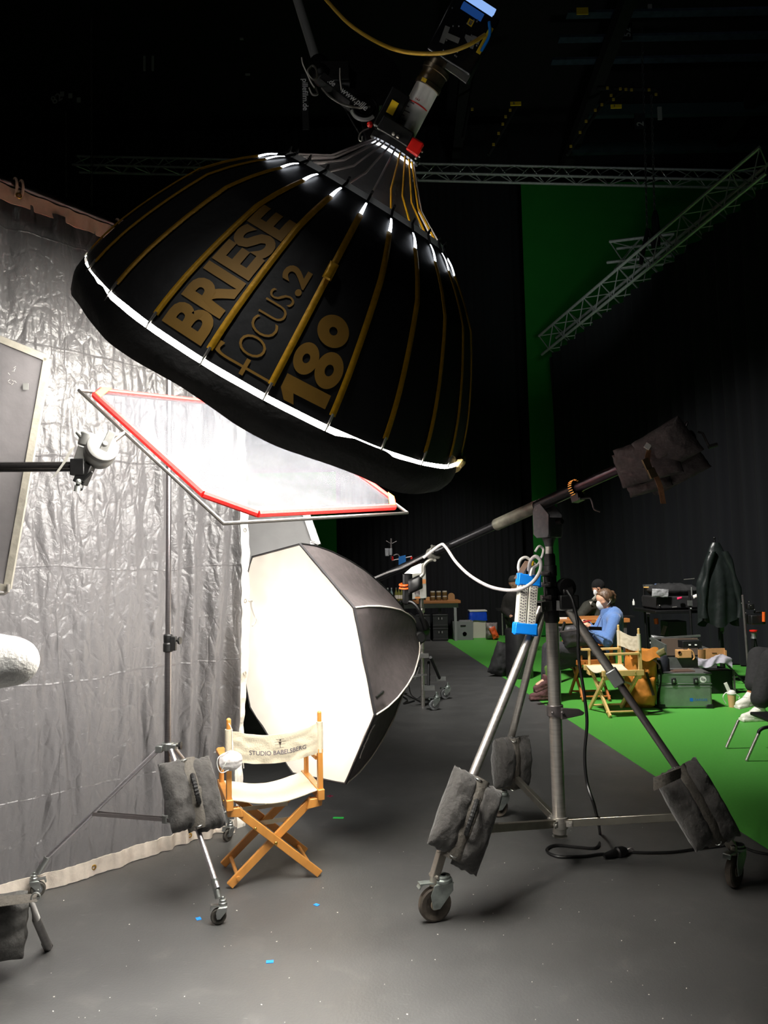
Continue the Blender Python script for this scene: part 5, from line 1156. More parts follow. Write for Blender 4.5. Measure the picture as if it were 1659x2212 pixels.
# ================================================================== BEHIND THE SOFTBOX
bbd = thing('bounce_board', 'grey white bounce board with aluminium edge rail standing behind the softbox', 'bounce board', P(620,1300,6.2))
q = [P(470,1090,6.2), P(652,1098,6.2), P(692,1215,6.1), P(470,1320,6.1)]
mb = MB(); mb.prism([(0,0),(1,0),(1,1),(0,1)], (0,0,0), (1,0,0), (0,1,0), .01); vs = mb.v; nrm_ = (q[1]-q[0]).cross(q[3]-q[0]).normalized()
mb = MB(); mb.add(q+[p+V((0,.02,0)) for p in q], [(0,1,2,3),(7,6,5,4),(0,4,5,1),(1,5,6,2),(2,6,7,3),(3,7,4,0)]); part('board', mb, mat('grey_white_board', (150,150,150), .7, 0, .03, 8, .05), bbd)
mb = MB(); mb.bar(P(650,1080,6.15), P(684,1178,6.08), .05, .05, (0,1,0)); mb.bar(P(658,1080,6.1), P(692,1176,6.04), .012, .06, (0,1,0)); part('edge_rail', mb, alu, bbd)
mb = MB(); mb.box(P(680,1172,6.05), (.07,.05,.03)); mb.rod(P(672,1170,6.03), P(688,1176,6.03), .01); part('rail_clamp', mb, chrome, bbd)
# control stand
cx0 = G(952,1545); YS = 8.75
cst = thing('control_stand', 'silver rolling stand with metal control panel and small light behind the boom pole', 'stand', P(913,1560,YS))
mb = MB(); mb.rod(P(914,1538,YS), P(911,1400,YS), .024, n=16); mb.rod(P(911,1402,YS), P(910,1290,YS), .028, n=16); mb.lathe([(.03,-.04),(.038,-.03),(.038,.03),(.03,.04)], P(910,1345,YS), (0,0,1), 16); mb.lathe([(.03,-.03),(.036,-.02),(.036,.02),(.03,.03)], P(911,1318,YS), (0,0,1), 16); part('pole', mb, chrome, cst)
mb = MB(); mb.box(P(915,1457,YS), (.16,.05,.02)); mb.bar(P(926,1455,YS-.03), P(928,1470,YS-.03), .02,.02); mb.bar(P(906,1418,YS-.03), P(896,1432,YS-.03), .03, .05); mb.box(P(915,1416,YS-.03), (.12,.06,.05)); part('collar', mb, steel, cst)
for i, (px, py, ex) in enumerate(((938,1534,.2),(962,1510,.3))):
    f = G(px, py); mb = MB(); tp = P(926,1430,YS) if i == 0 else P(930,1420,YS); mb.rod(tp, V((f.x-.06,f.y,.24)), .018, n=10); part('leg', mb, blackm, cst)
    caster(cst, f, .062, .035, (.9,.3), .2, mat('zinc_fork', (160,168,164)), greyp, whitep)
    mb = MB(); mb.box(V((f.x-.05,f.y,.25)), (.12,.07,.05)); part('foot_casting', mb, alu, cst)
f = G(890,1520); mb = MB(); mb.bar(P(913,1458,YS), P(890,1462,YS), .03,.02); mb.rod(P(906,1440,YS), P(896,1468,YS), .012); part('leg', mb, alu, cst)
f3 = G(868,1500); mb = MB(); mb.rod(P(908,1440,YS), V((f3.x,f3.y,.2)), .018, n=10); part('leg', mb, blackm, cst); caster(cst, f3, .062, .035, (.9,.3), .2, MATS['zinc_fork'], greyp, whitep)
yp = YS-.12
mb = MB(); mb.add([P(882,1232,yp), P(919,1214,yp), P(922,1292,yp), P(886,1295,yp)]+[P(882,1232,yp+.08), P(919,1214,yp+.08), P(922,1292,yp+.08), P(886,1295,yp+.08)], [(0,3,2,1),(4,5,6,7),(0,1,5,4),(1,2,6,5),(2,3,7,6),(3,0,4,7)]); pn = part('control_panel', mb, mat('worn_alu_panel', (196,196,188), .45, .4, .05, 14, .12), cst, bevel=.005)
for (px, py) in ((908,1266),(901,1280)):
    mb = MB(); mb.ring(P(px,py,yp-.012), (0,-1,0), .03, .005, 4, 6, pi/4, 2*pi+pi/4, x=rt); mb.box(P(px,py,yp-.005), (.06,.012,.035)); part('panel_socket', mb, dsteel, pn)
mb = MB(); mb.box(P(916,1256,yp-.005), (.04,.006,.05)); mb.box(P(902,1291,yp-.005), (.06,.006,.02)); part('orange_tape', mb, mat('orange_tape', (225,150,90), .7), pn)
mb = MB(); mb.add([P(871,1241,yp-.05), P(893,1222,yp-.05), P(910,1217,yp-.05), P(910,1238,yp-.05)], [(0,1,2,3)]); mb.add([P(871,1241,yp-.02), P(893,1222,yp-.02), P(910,1217,yp-.02), P(910,1238,yp-.02)], [(3,2,1,0)]); part('lit_panel', mb, glow('small_lit_panel', (255,250,238), 2.2), cst, fix=False, label='small white lit panel')
mb = MB(); mb.prism([(0,0),(.09,0),(.08,.14),(.0,.12)], P(861,1225,yp), rt, up, .02); part('blue_flag', mb, mat('blue_cloth', (20,100,170), .8), cst, label='blue cloth tag')
mb = MB(); mb.rod(P(846,1211,yp), P(890,1202,yp), .007); mb.rod(P(845,1163,yp), P(845,1208,yp), .010); mb.rod(P(845,1175,yp), P(834,1168,yp), .005); mb.rod(P(845,1175,yp), P(857,1169,yp), .005); mb.tube(curve_pts([P(850,1200,yp),P(860,1198,yp),P(868,1212,yp)],4), .006, 6); part('aerial_arm', mb, dsteel, cst)
mb = MB(); mb.box(P(836,1193,yp), (.045,.03,.09)); mb.box(P(844,1192,yp-.02), (.035,.03,.08)); part('receiver', mb, mat('grey_receiver', (120,122,126), .5), cst, bevel=.004)
mb = MB(); mb.rod(P(847,1202,yp), P(848,1210,yp), .014, n=10); mb.rod(P(889,1203,yp), P(889,1211,yp), .012, n=10); part('red_plug', mb, redp, cst)
mb = MB(); mb.tube(curve_pts([P(883,1480,YS),P(888,1500,YS),P(900,1508,YS),P(912,1500,YS),P(920,1478,YS)],6), .006, 6); mb.tube(curve_pts([G(862,1500,.01), G(880,1512,.01), G(872,1520,.01), G(895,1514,.01)],6), .01, 6); part('hanging_cable', mb, blackcab, cst)
# ================================================================== TABLE BY THE BACK WALL
YT = 16.4
tw = thing('buffet_table', 'wooden topped table with grey frame by the back wall carrying bottles and jars', 'table', G(990,1384))
tx0, tx1 = P(815,1300,YT).x, P(995,1300,YT).x; tz = P(990,1297,YT).z
mb = MB(); mb.box(((tx0+tx1)/2, YT+.35, tz-.03), (tx1-tx0, .75, .06)); part('table_top', mb, mat('brown_table_wood', (150,98,54), .5, 0, .04, 5, .15, stretch=(.4,3,3)), tw, bevel=.005)
mb = MB(); mb.box(((tx0+tx1)/2, YT+.06, tz-.11), (tx1-tx0-.1, .03, .1)); part('table_apron', mb, greyp, tw)
for x, y in ((tx1-.12,YT+.06),(tx1-.42+.0,YT+.62),(tx0+.1,YT+.06),(tx0+.1,YT+.62)):
    mb = MB(); mb.box((x, y, (tz-.06)/2), (.06,.05,tz-.06)); part('leg', mb, greyp, tw)
def bottle(px, s, label, m, cap, y=YT+.2, h=.30, r=.036):
    b = V((P(px,1300,y).x, y, tz)); t = thing('bottle', label, 'bottle', b, 'bottles on the buffet table')
    mb = MB(); mb.lathe([(r*.9,0),(r,.008),(r,h*.55),(r*.8,h*.66),(r*.4,h*.78),(r*.36,h*.92),(r*.36,h*.94)], b, n=14); part('glass_body', mb, m, t)
    mb = MB(); mb.rod(b+V((0,0,h*.93)), b+V((0,0,h)), r*.42, n=12); part('cap', mb, cap, t)
    mb = MB(); mb.lathe([(r*1.02,h*.18),(r*1.02,h*.45)], b, n=14); part('bottle_label', mb, papery if s else mat('grey_label', (140,150,150), .7), t)
gb_, gy_ = mat('clear_blue_glass', (140,165,170), .15), mat('yellow_green_glass', (130,130,70), .15)
bottle(838,0,'clear bottle on the buffet table, leftmost of all beside the softbox',gb_,whitep)
bottle(846,0,'clear bottle on the buffet table, second from the left',gb_,whitep)
bottle(856,1,'yellow green bottle on the buffet table, third from the left',gy_,greyp)
bottle(862,1,'yellow green bottle on the buffet table, fourth from the left',gy_,greyp)
bottle(868,1,'yellow green bottle on the buffet table, nearest to the control stand panel',gy_,greyp)
jm = mat('preserve_jar', (104,84,50), .35)
k = 0
for lv in (0,1):
    for i, px in enumerate((935,948,961)):
        y = YT+.2; b = V((P(px,1300,y).x, y, tz+.105*lv)); r = .058
        t = thing('jar', '%s preserve jar of the %s row on the buffet table' % (('left','middle','right')[i], ('lower','upper')[lv]), 'jar', b, 'preserve jars on the buffet table')
        mb = MB(); mb.lathe([(r*.92,0),(r,.008),(r,.072),(r*.85,.08)], b, n=14); part('jar_body', mb, jm, t)
        mb = MB(); mb.lathe([(r*.9,.078),(r*.9,.1),(r*.85,.104)], b, n=14); part('lid', mb, mat('pale_lid', (178,172,160), .5), t)
y = YT+.25; c = P(975,1297,y); mb = MB(); mb.prism([(-.075,0),(.075,0),(.075,.09)]+[(.075*cos(a), .09+.07*sin(a)) for a in [pi*i/10 for i in range(1,10)]]+[(-.075,.09)], (c.x,y,tz+.001), (1,0,0), (0,0,1), .03); single('bread_board', 'arched wooden board standing at the right end of the buffet table', 'board', mb, mat('tan_board', (150,112,70), .6))
for i, (px, w_) in enumerate(((902,.06),(924,.09))):
    y = YT+.22; c = P(px,1297,y); mb = MB(); mb.box((c.x,y,tz+.04), (w_,.06,.08)); single('snack_box', ['small brown snack box on the buffet table behind the control stand','small tan snack box on the buffet table left of the jars'][i], 'box', mb, cardb, 'snack boxes', bevel=.004)
# crates under and beside the table
cram = mat('black_bottle_crate', (34,35,37), .5)
def crate(px, py, w_, h_, y, z0, label, m=cram):
    x = P(px,1300,y).x; t = thing('bottle_crate', label, 'crate', V((x,y,z0)), 'black bottle crates')
    mb = MB()
    for dx, dy, sx, sy in ((0,-.14,w_,.02),(0,.14,w_,.02),(-w_/2+.01,0,.02,.28),(w_/2-.01,0,.02,.28)):
        mb.box((x+dx, y+dy, z0+h_/2), (sx, sy, h_))
    mb.box((x,y,z0+.01),(w_,.28,.02)); mb.box((x,y-.152,z0+h_*.93),(w_+.01,.012,.03)); mb.box((x,y-.152,z0+.04),(w_+.01,.012,.03)); part('crate_body', mb, m, t, bevel=.003)
    mb = MB(); mb.box((x, y-.156, z0+h_*.7), (.1,.006,.055)); part('hand_hole', mb, mat('crate_gap', (12,12,13), .9), t)
    mb = MB(); mb.box((x-.035, y-.16, z0+h_*.68), (.022,.006,.05)); mb.box((x+.035, y-.16, z0+h_*.68), (.022,.006,.05)); part('white_mark', mb, mat('grey_mark', (130,130,128), .7), t)
for (px, py, ww, zz, nm) in ((949,0,.33,0,'lower'),(949,0,.33,.30,'upper'),(912,0,.31,0,'lower'),(912,0,.31,.30,'upper')):
    crate(px, 0, ww, .29, 16.62 if px > 930 else 16.66, zz, '%s black bottle crate of the %s stack under the buffet table' % (nm, 'right' if px > 930 else 'left'))
YB = 17.13
def quadbox(name, label, cat, px0, px1, y, h_, dep, m, taper=.0, z0=0):
    x0, x1 = P(px0,1300,y).x, P(px1,1300,y).x; mb = MB(); w_ = x1-x0; cxx = (x0+x1)/2; t = thing(name, label, cat, V((cxx,y,z0)))
    def ring_(z, k, ins=0): return [V((cxx+sx*(w_/2*k-ins), y+sy*(dep/2*k-ins), z)) for sx, sy in ((-1,-1),(1,-1),(1,1),(-1,1))]
    vs = ring_(z0, 1-taper) + ring_(z0+h_, 1) + ring_(z0+h_, 1, .02) + ring_(z0+.03, 1-taper, .02)
    fs = [(3,2,1,0)]+[(i,(i+1)%4,4+(i+1)%4,4+i) for i in range(4)]+[(4+i,4+(i+1)%4,8+(i+1)%4,8+i) for i in range(4)]+[(8+i,8+(i+1)%4,12+(i+1)%4,12+i) for i in range(4)]+[(12,13,14,15)]
    mb.add(vs, fs); part('body', mb, m, t, bevel=.006); return t, cxx, w_
t, cxx, w_ = quadbox('storage_crate', 'grey plastic storage crate with round mark beside the table leg', 'crate', 975, 1019, 16.77, .42, .4, mat('grey_crate', (112,114,116), .6), .06)
mb = MB(); mb.lathe([(.0001,0),(.045,0)], (cxx+.03, 16.77-.2, .14), (0,-1,0), 18); part('round_mark', mb, whitep, t); mb = MB(); mb.box((cxx, 16.77-.203, .32), (.12,.006,.03)); part('hand_hole', mb, MATS['crate_gap'], t)
t, cxx, w_ = quadbox('waste_bin', 'white waste bin with blue bag folded over its top near the back wall', 'bin', 1013, 1048, YB, .60, .3, mat('white_bin', (190,186,174), .6), .14)
mb = MB(); mb.grid(lambda u, v: V((cxx + (w_/2+.012+.01*v+.008*noise.noise((u*20,v*4,1)))*max(-1,min(1,1.35*cos(u*2*pi))), YB+(.16+.01*v)*max(-1,min(1,1.35*sin(u*2*pi))), .60-.20*v+.015*noise.noise((u*9,v,2)))), 40, 8, True); part('bin_bag', mb, mat('blue_bag', (16,66,190), .3, 0, .4, 14, .15), t, smooth=50)
mb = MB(); mb.box((cxx, YB, .615), (w_+.03,.34,.03)); part('lid_rim', mb, mat('pale_rim', (200,198,190), .5), t, bevel=.004)
cb = P(1062,1360,16.6); mb = MB(); mb.pillow((cb.x, 16.6, .19), (1,0,0), (0,0,1), (0,-1,0), .26, .37, .25, 14, .05, 71, 2.4); bg = single('clear_bag', 'crumpled clear plastic bag with orange contents right of the waste bin', 'bag', mb, mat('crumpled_plastic', (120,112,110), .25, 0, .6, 9, .6), smooth=60)
mb = MB(); mb.pillow((cb.x+.03, 16.46, .16), (1,0,.4), (-.4,0,1), (0,-1,0), .13, .25, .06, 10, .03, 72); part('orange_wrapper', mb, mat('orange_wrapper', (205,80,30), .5, 0, .5, 12, .3), bg)
# folding stool / chair frame and seated person far left
st = thing('folding_stool', 'chrome folding stool frame below the masked person far behind the power strip', 'stool', G(1090,1376))
ys = 15.2
mb = MB()
for x in (1084,1093): mb.rod(P(x,1308,ys), P(x+2,1373,ys), .013, n=8)
part('leg', mb, chrome, st); mb = MB(); mb.rod(P(1096,1330,ys), P(1120,1350,ys), .008); mb.rod(P(1120,1332,ys), P(1096,1356,ys), .008); part('cross_brace', mb, dsteel, st); mb = MB(); mb.box(P(1100,1316,ys+.2), (.5,.4,.04)); part('seat', mb, blackp, st)
# ------------------------------------------------------------------ people
def head(mb, c, fwd, r=.092, chin=True):
    """skull, jaw, nose, ears and brow pointing along fwd"""
    c = V(c); f = V(fwd).normalized(); s = f.cross(V((0,0,1))).normalized(); u = s.cross(f)
    def at(a, b, h): return c + f*a*r + s*b*r + u*h*r
    def bl(a, b, h, q, sc=1): mb.ball(at(a,b,h), q*r, 14, 10)
    for a, b, h, q in ((-.18,0,.28,.95),(.15,0,.3,.82),(.2,0,-.1,.72),(.3,0,-.55,.52),(.42,0,-.85,.30),(.1,0,-.5,.6),(.62,.2,.32,.18),(.62,-.2,.32,.18),(.84,0,-.15,.13),(.80,0,-.32,.17),(.74,0,-.62,.16),(.72,0,-.78,.15)): bl(a,b,h,q)
    limb(mb, [(at(.74,0,.2),.09*r),(at(.93,0,-.24),.15*r)], 8)
    for k in (-1,1):
        bl(-.05,.78*k,-.05,.17); bl(-.09,.8*k,.1,.15); bl(.45,.42*k,-.12,.3)
    return at
def hand(mb, wrist, d, nrm, s=1.0, curl=.5, side=1):
    """palm, four bent fingers and a thumb; d = direction of the fingers, nrm = back of the hand"""
    w = V(wrist); d = V(d).normalized(); n = V(nrm); n = (n-d*n.dot(d)).normalized(); t = d.cross(n)*side
    pc = w + d*.045*s; limb(mb, [(w,.024*s),(pc+t*.015*s,.024*s),(pc+d*.025*s-t*.0*s,.026*s)], 10); limb(mb, [(pc-t*.02*s,.02*s),(pc+d*.035*s-t*.025*s,.016*s)], 8)
    for i, L in enumerate((.068,.078,.072,.056)):
        o = w + d*.085*s + t*(.033-.021*i)*s; p1 = o + (d*cos(curl*.6)-n*sin(curl*.6))*L*.45*s; p2 = p1 + (d*cos(curl*1.5)-n*sin(curl*1.5))*L*.32*s; p3 = p2 + (d*cos(curl*2.1)-n*sin(curl*2.1))*L*.25*s
        limb(mb, [(o-d*.01*s,.0095*s),(p1,.009*s),(p2,.0082*s),(p3,.007*s)], 8)
    o = w + d*.02*s + t*.028*s; limb(mb, [(o,.012*s),(o+(t*.8+d*.6)*.03*s,.011*s),(o+(t*.8+d*.6)*.03*s+(d*.9-n*.4+t*.2)*.028*s,.009*s)], 8)
def ffp2(parent, at, r):
    """folded white mask over nose and mouth with ear loops; at(a,b,h) in head units"""
    mb = MB()
    def g(u, v):
        b = (u-.5)*1.45; e = cos((u-.5)*pi*.92); h = .10 - 1.16*v
        mid = sin(pi*min(1, v*1.0))
        a = .55 + .72*e*(.55+.5*mid**.7) - .55*(1-e) - .12*v
        return at(a, b*(.80-.12*v), h*(.65+.35*e) - .18*(1-e))
    mb.sheet(g, 16, 14, .003, at(1,0,0)-at(0,0,0)); ms = part('mask_body', mb, maskw, parent, smooth=70)
    mb = MB()
    for s in (-1,1):
        mb.tube([at(.20,.68*s,-.18), at(-.05,.95*s,.1), at(-.2,.92*s,.0)], .0022, 5); mb.tube([at(.20,.62*s,-.55), at(-.05,.95*s,-.25), at(-.2,.92*s,-.1)], .0022, 5)
    part('ear_loop', mb, whitep, ms)
# woman in blue
WY = 9.02
def W(px, py, dy=0): return P(px, py, WY+dy)
wm = thing('person', 'woman in a blue fleece and white mask seated in the reddish director chair', 'person', V((2.3, 9.0, .0)))
hc = W(1306,1296); fwd = V((-1,-.28,-.22)).normalized()
sh = W(1322,1336); hip = W(1306,1392); 
mb = MB(); at = head(mb, hc, fwd, .100)
limb(mb, [(W(1308,1308),.055),(W(1316,1328),.058),(sh,.07)]); limb(mb, [(sh,.10),(W(1318,1362),.105),(hip,.12)])
nS, fS = W(1328,1338,-.20), W(1306,1336,.18); nE, fE = W(1312,1386,-.31), W(1284,1372,.22); nW, fW = W(1279,1357,-.13), W(1272,1350,.05)
limb(mb, [(nS,.045),(nE,.036),(nW,.028)]); limb(mb, [(fS,.045),(fE,.036),(fW,.028)])
hand(mb, nW, V((-.8,.1,.62)), V((.3,-.5,.8)), 1.05, .75, 1); hand(mb, fW, V((-.75,-.25,.6)), V((.3,.5,.8)), 1.05, .8, -1)
nH, fH = V((2.50,8.93,.56)), V((2.50,9.13,.56)); nK, fK = V((1.97,8.86,.62)), V((1.98,9.14,.60)); nA, fA = P(1180,1462,8.75), P(1178,1490,9.0); fA.z = .13
limb(mb, [(nH,.085),(nK,.06),(nA,.04)]); limb(mb, [(fH,.085),(fK,.06),(fA,.04)])
for A_, d_ in ((nA, V((-.9,-.2,-.25))),(fA, V((-.9,-.1,-.0)))): limb(mb, [(A_-V((0,0,.04)),.038),(A_+d_*.12-V((0,0,.06)),.03)])
remeshed('body', mb, skin, wm, .0085, 4)
ffp2(wm, at, .100)
fleece = mat('blue_fleece', (84,116,168), .95, 0, .2, 60, .06, sheen=.2)
mb = MB(); limb(mb, [(sh+V((0,0,.015)),.14),(W(1319,1362),.152),(hip,.168)]); limb(mb, [(W(1310,1322),.066),(W(1318,1330),.08),(sh,.1)])
limb(mb, [(sh,.11),(nS,.075),(nE,.066),(nW,.042)]); limb(mb, [(sh,.11),(fS,.075),(fE,.062),(fW,.042)])
for i in range(5): mb.tube([nE+V((.05-.05*i,-.055,-.02+.03*i)), nE+V((.0-.05*i,-.075,.03+.02*i)), nE+V((-.03-.05*i,-.045,.06+.02*i))], .011, 6)
fl_ = remeshed('fleece', mb, fleece, wm, .011, 4)
mb = MB(); mb.sheet(lambda u, v: W(1309,1321)+V((.075*cos(u*2*pi)*(1+.2*v)+.02*v, .075*sin(u*2*pi)*(1+.2*v), -.03+.075*(1-v)+.02*cos(u*2*pi))), 24, 4, .006, V((0,0,1))); part('collar', mb, fleece, fl_, smooth=60)
mb = MB(); mb.tube([W(1299,1333,-.06), W(1294,1345,-.12), W(1288,1362,-.14)], .004, 6); part('zip', mb, mat('navy_trim', (30,44,90), .7), fl_)
mb = MB(); limb(mb, [(nH,.12),(nK,.085),(nK.lerp(nA,.85),.062)]); limb(mb, [(fH,.12),(fK,.085),(fK.lerp(fA,.85),.062)]); limb(mb, [(nH,.12),(fH,.12)]); limb(mb, [((nH+fH)/2+V((.06,0,.06)),.14)]*2)
limb(mb, [((nK+fK)/2+V((.02,0,-.02)),.09),((nK+fK)/2+V((.10,0,-.13)),.13),((nH+fH)/2+V((-.15,0,-.02)),.13)])
remeshed('trousers', mb, mat('charcoal_trousers', (46,45,48), .85, 0, .2, 50, .15), wm, .014, 5)
hairm = mat('brown_hair', (84,62,44), .5, 0, .5, 40, .3, stretch=(1,1,.25))
mb = MB(); r_ = .100
def hb(a,b,h,q): mb.ball(at(a,b,h), q*r_, 14, 10)
for a,b,h,q in ((-.22,0,.42,.98),(.12,0,.55,.72),(-.4,0,.1,.85),(-.35,0,-.3,.62),(-.55,0,-.1,.6)): hb(a,b,h,q)
for s in (-1,1):
    limb(mb, [(at(.62,.1*s,.92),.12*r_),(at(.5,.45*s,.75),.22*r_),(at(.25,.74*s,.35),.22*r_),(at(.05,.8*s,.0),.18*r_),(at(-.1,.78*s,-.35),.12*r_)], 8)
bun = at(-1.05,0,.25)
for i in range(7): 
    a_ = i*2*pi/7; mb.ball(bun+V((.03*cos(a_),.03*sin(a_),.035*sin(a_*2))), .033, 10, 8)
limb(mb, [(bun,.05),(at(-1.1,0,-.3),.035),(at(-1.15,.1,-.75),.018)], 8); limb(mb, [(at(-.8,.2,-.1),.03),(at(-.9,.25,-.7),.012)], 8)
remeshed('hair', mb, hairm, wm, .009, 2)
eyem = mat('dark_lash', (50,34,28), .6)
mb = MB()
for s in (-1,1): mb.tube([at(.80,.14*s,.12), at(.79,.26*s,.10), at(.70,.40*s,.12)], .0028, 6); mb.tube([at(.83,.12*s,.36), at(.82,.26*s,.40), at(.70,.42*s,.36)], .0028, 6)
part('lashes_and_brows', mb, eyem, wm)
shoem = mat('plum_sneaker', (92,58,58), .8, 0, .3, 40, .3)
for A_, d_ in ((nA, V((-.85,-.2,-.30))),(fA, V((-.95,-.12,.0)))):
    mb = MB(); d_ = d_.normalized(); s_ = d_.cross(V((0,0,1))).normalized(); u_ = s_.cross(d_); h_ = A_-u_*.06
    limb(mb, [(h_-d_*.05,.048),(h_+d_*.08,.046),(h_+d_*.17-u_*.012,.034)], 12); limb(mb, [(A_,.05),(h_+d_*.02,.05)], 12); mb.bar(h_-d_*.085-u_*.045, h_+d_*.2-u_*.045, .085, .025, u_)
    sh_ = remeshed('sneaker', mb, shoem, wm, .009, 3)
mb = MB(); limb(mb, [(nA+V((.02,0,.02)),.05),(nA+V((.03,0,.09)),.052)]); part('sock', mb, mat('green_sock', (80,108,46), .9, 0, .2, 60, .1), wm)
# leather bag on her lap
mb = MB(); mb.pillow(P(1240,1374,8.8), (.98,.0,.1), (-.3,0,.95), (0,-1,.1), .30, .27, .14, 16, .02, 81, 3.4); single('lap_bag', 'dark grey leather bag resting on the lap of the woman in blue', 'bag', mb, mat('dark_leather', (50,48,50), .5, 0, .2, 24, .2), smooth=60)
mb = MB(); q0 = P(1263,1343,8.93); mb.box(q0, (.15,.075,.008), Matrix.Rotation(R(-12),3,'Y')); ph = single('phone', 'phone in a red case held by the woman in blue', 'phone', mb, mat('red_case', (150,30,30), .4), bevel=.003)
# second person at the desk with dark cap
PY = 11.25
p2 = thing('person', 'person with black beanie and white mask at the desk behind the woman in blue', 'person', P(1270,1420,PY))
def Q(px, py, dy=0): return P(px, py, PY+dy)
h2 = Q(1292,1272); f2 = V((-.75,-.62,-.2)).normalized(); mb = MB(); at2 = head(mb, h2, f2, .098)
limb(mb, [(Q(1295,1285),.055),(Q(1296,1300),.06)]); limb(mb, [(Q(1294,1312),.13),(Q(1290,1360),.14)])
wA = Q(1238,1335,-.35); limb(mb, [(Q(1276,1312,-.1),.055),(Q(1255,1336,-.2),.045),(wA,.03)]); hand(mb, wA, (-.8,-.3,-.1), (0,0,1), 1, .5); wB = Q(1246,1336,-.33); limb(mb, [(Q(1308,1312,.1),.055),(Q(1280,1340,0),.045),(wB,.03)]); hand(mb, wB, (-.8,-.3,-.1), (0,0,1), 1, .5, -1)
b0 = Q(1290,1365); limb(mb, [(b0,.13),(V((b0.x-.35,b0.y-.1,.5)),.08),(V((b0.x-.38,b0.y-.12,.08)),.05)]); limb(mb, [(b0,.13),(V((b0.x-.33,b0.y+.15,.5)),.08),(V((b0.x-.36,b0.y+.15,.08)),.05)])
remeshed('body', mb, skin, p2, .01, 4); ffp2(p2, at2, .098)
jk = mat('dark_green_jacket', (44,44,36), .8, 0, .3, 20, .3)
mb = MB(); limb(mb, [(Q(1293,1312),.15),(Q(1290,1362),.17)]); limb(mb, [(Q(1290,1308),.12),(Q(1270,1312,-.1),.10),(Q(1252,1332,-.25),.07),(Q(1240,1334,-.33),.045)]); limb(mb, [(Q(1296,1308),.12),(Q(1308,1314,.1),.09),(Q(1280,1341,0),.065),(wB,.045)])
remeshed('jacket', mb, jk, p2, .014, 4)
mb = MB(); mb.pillow(Q(1286,1290,-.17), (.7,0,.7), (-.6,0,.6), (0,-1,0), .11, .05, .03, 8, .002, 4); part('pale_collar', mb, mat('pale_grey_collar', (150,150,140), .8), p2)
mb = MB(); mb.prism([(-.022,.018),(.022,.018),(0,-.03)], Q(1276,1302,-.22), rt, up, .004); part('white_badge', mb, whitep, p2)
mb = MB()
for a,b,h,q in ((-.15,0,.5,1.02),(.2,0,.62,.8),(-.2,0,.15,.98)): mb.ball(at2(a,b,h), q*.098, 14, 10)
remeshed('beanie', mb, mat('black_wool', (12,12,14), .95, 0, .4, 60), p2, .012, 2)
mb = MB()
for s in (-1,1): mb.ring(at2(.86,.33*s,.12), f2, .024, .0035, 16, 6); mb.tube([at2(.8,.55*s,.14), at2(.0,.82*s,.12)], .003, 5)
part('glasses', mb, blackp, p2)
# third person, far left
TY = 14.6
p3 = thing('person', 'masked person with a cap seated far back behind the white power strip', 'person', P(1112,1400,TY))
def T_(px, py, dy=0): return P(px, py, TY+dy)
h3 = T_(1111,1262); f3_ = V((.75,-.66,-.1)).normalized(); mb = MB(); at3 = head(mb, h3, f3_, .105)
limb(mb, [(T_(1109,1275),.06),(T_(1108,1288),.065)]); limb(mb, [(T_(1108,1296),.15),(T_(1112,1335),.16)]); b0 = T_(1112,1335); 
limb(mb, [(T_(1098,1294),.06),(T_(1092,1318),.05),(T_(1104,1332,-.3),.035)]); hand(mb, T_(1104,1332,-.3), (.8,-.2,0), (0,0,1)); limb(mb, [(b0,.14),(V((b0.x+.25,b0.y-.35,.55)),.09),(V((b0.x+.25,b0.y-.35,.08)),.05)])
limb(mb, [(b0,.14),(V((b0.x-.05,b0.y-.42,.55)),.09),(V((b0.x-.05,b0.y-.42,.08)),.05)]); remeshed('body', mb, skin, p3, .013, 3); ffp2(p3, at3, .105)
mb = MB(); limb(mb, [(T_(1107,1296),.18),(T_(1112,1338),.2)]); limb(mb, [(T_(1097,1294),.10),(T_(1090,1318),.085),(T_(1102,1331,-.25),.06)]); limb(mb, [(T_(1118,1294),.10),(T_(1124,1318,-.05),.085)]); remeshed('jacket', mb, mat('dark_brown_jacket', (34,31,28), .85, 0, .3, 20, .3), p3, .018, 4)
mb = MB()
for s_ in ((.25,-.35),(-.05,-.42)): limb(mb, [(b0,.17),(V((b0.x+s_[0],b0.y+s_[1],.55)),.11),(V((b0.x+s_[0],b0.y+s_[1],.1)),.08)])
remeshed('trousers', mb, blackp, p3, .018, 4)
mb = MB(); mb.lathe([(.0001,.12),(.06,.11),(.1,.06),(.108,.0),(.104,-.01)], at3(-.1,0,.55), (f3_*-.2+V((0,0,1))), 18); mb.ball(at3(.85,0,.62), .06, 12, 6, (1,1,.2)); part('cap', mb, mat('grey_brown_cap', (70,66,62), .9), p3); mb = MB()
for s in (-1,1): mb.ring(at3(.86,.33*s,.12), f3_, .026, .004, 14, 6)
part('glasses', mb, blackp, p3)
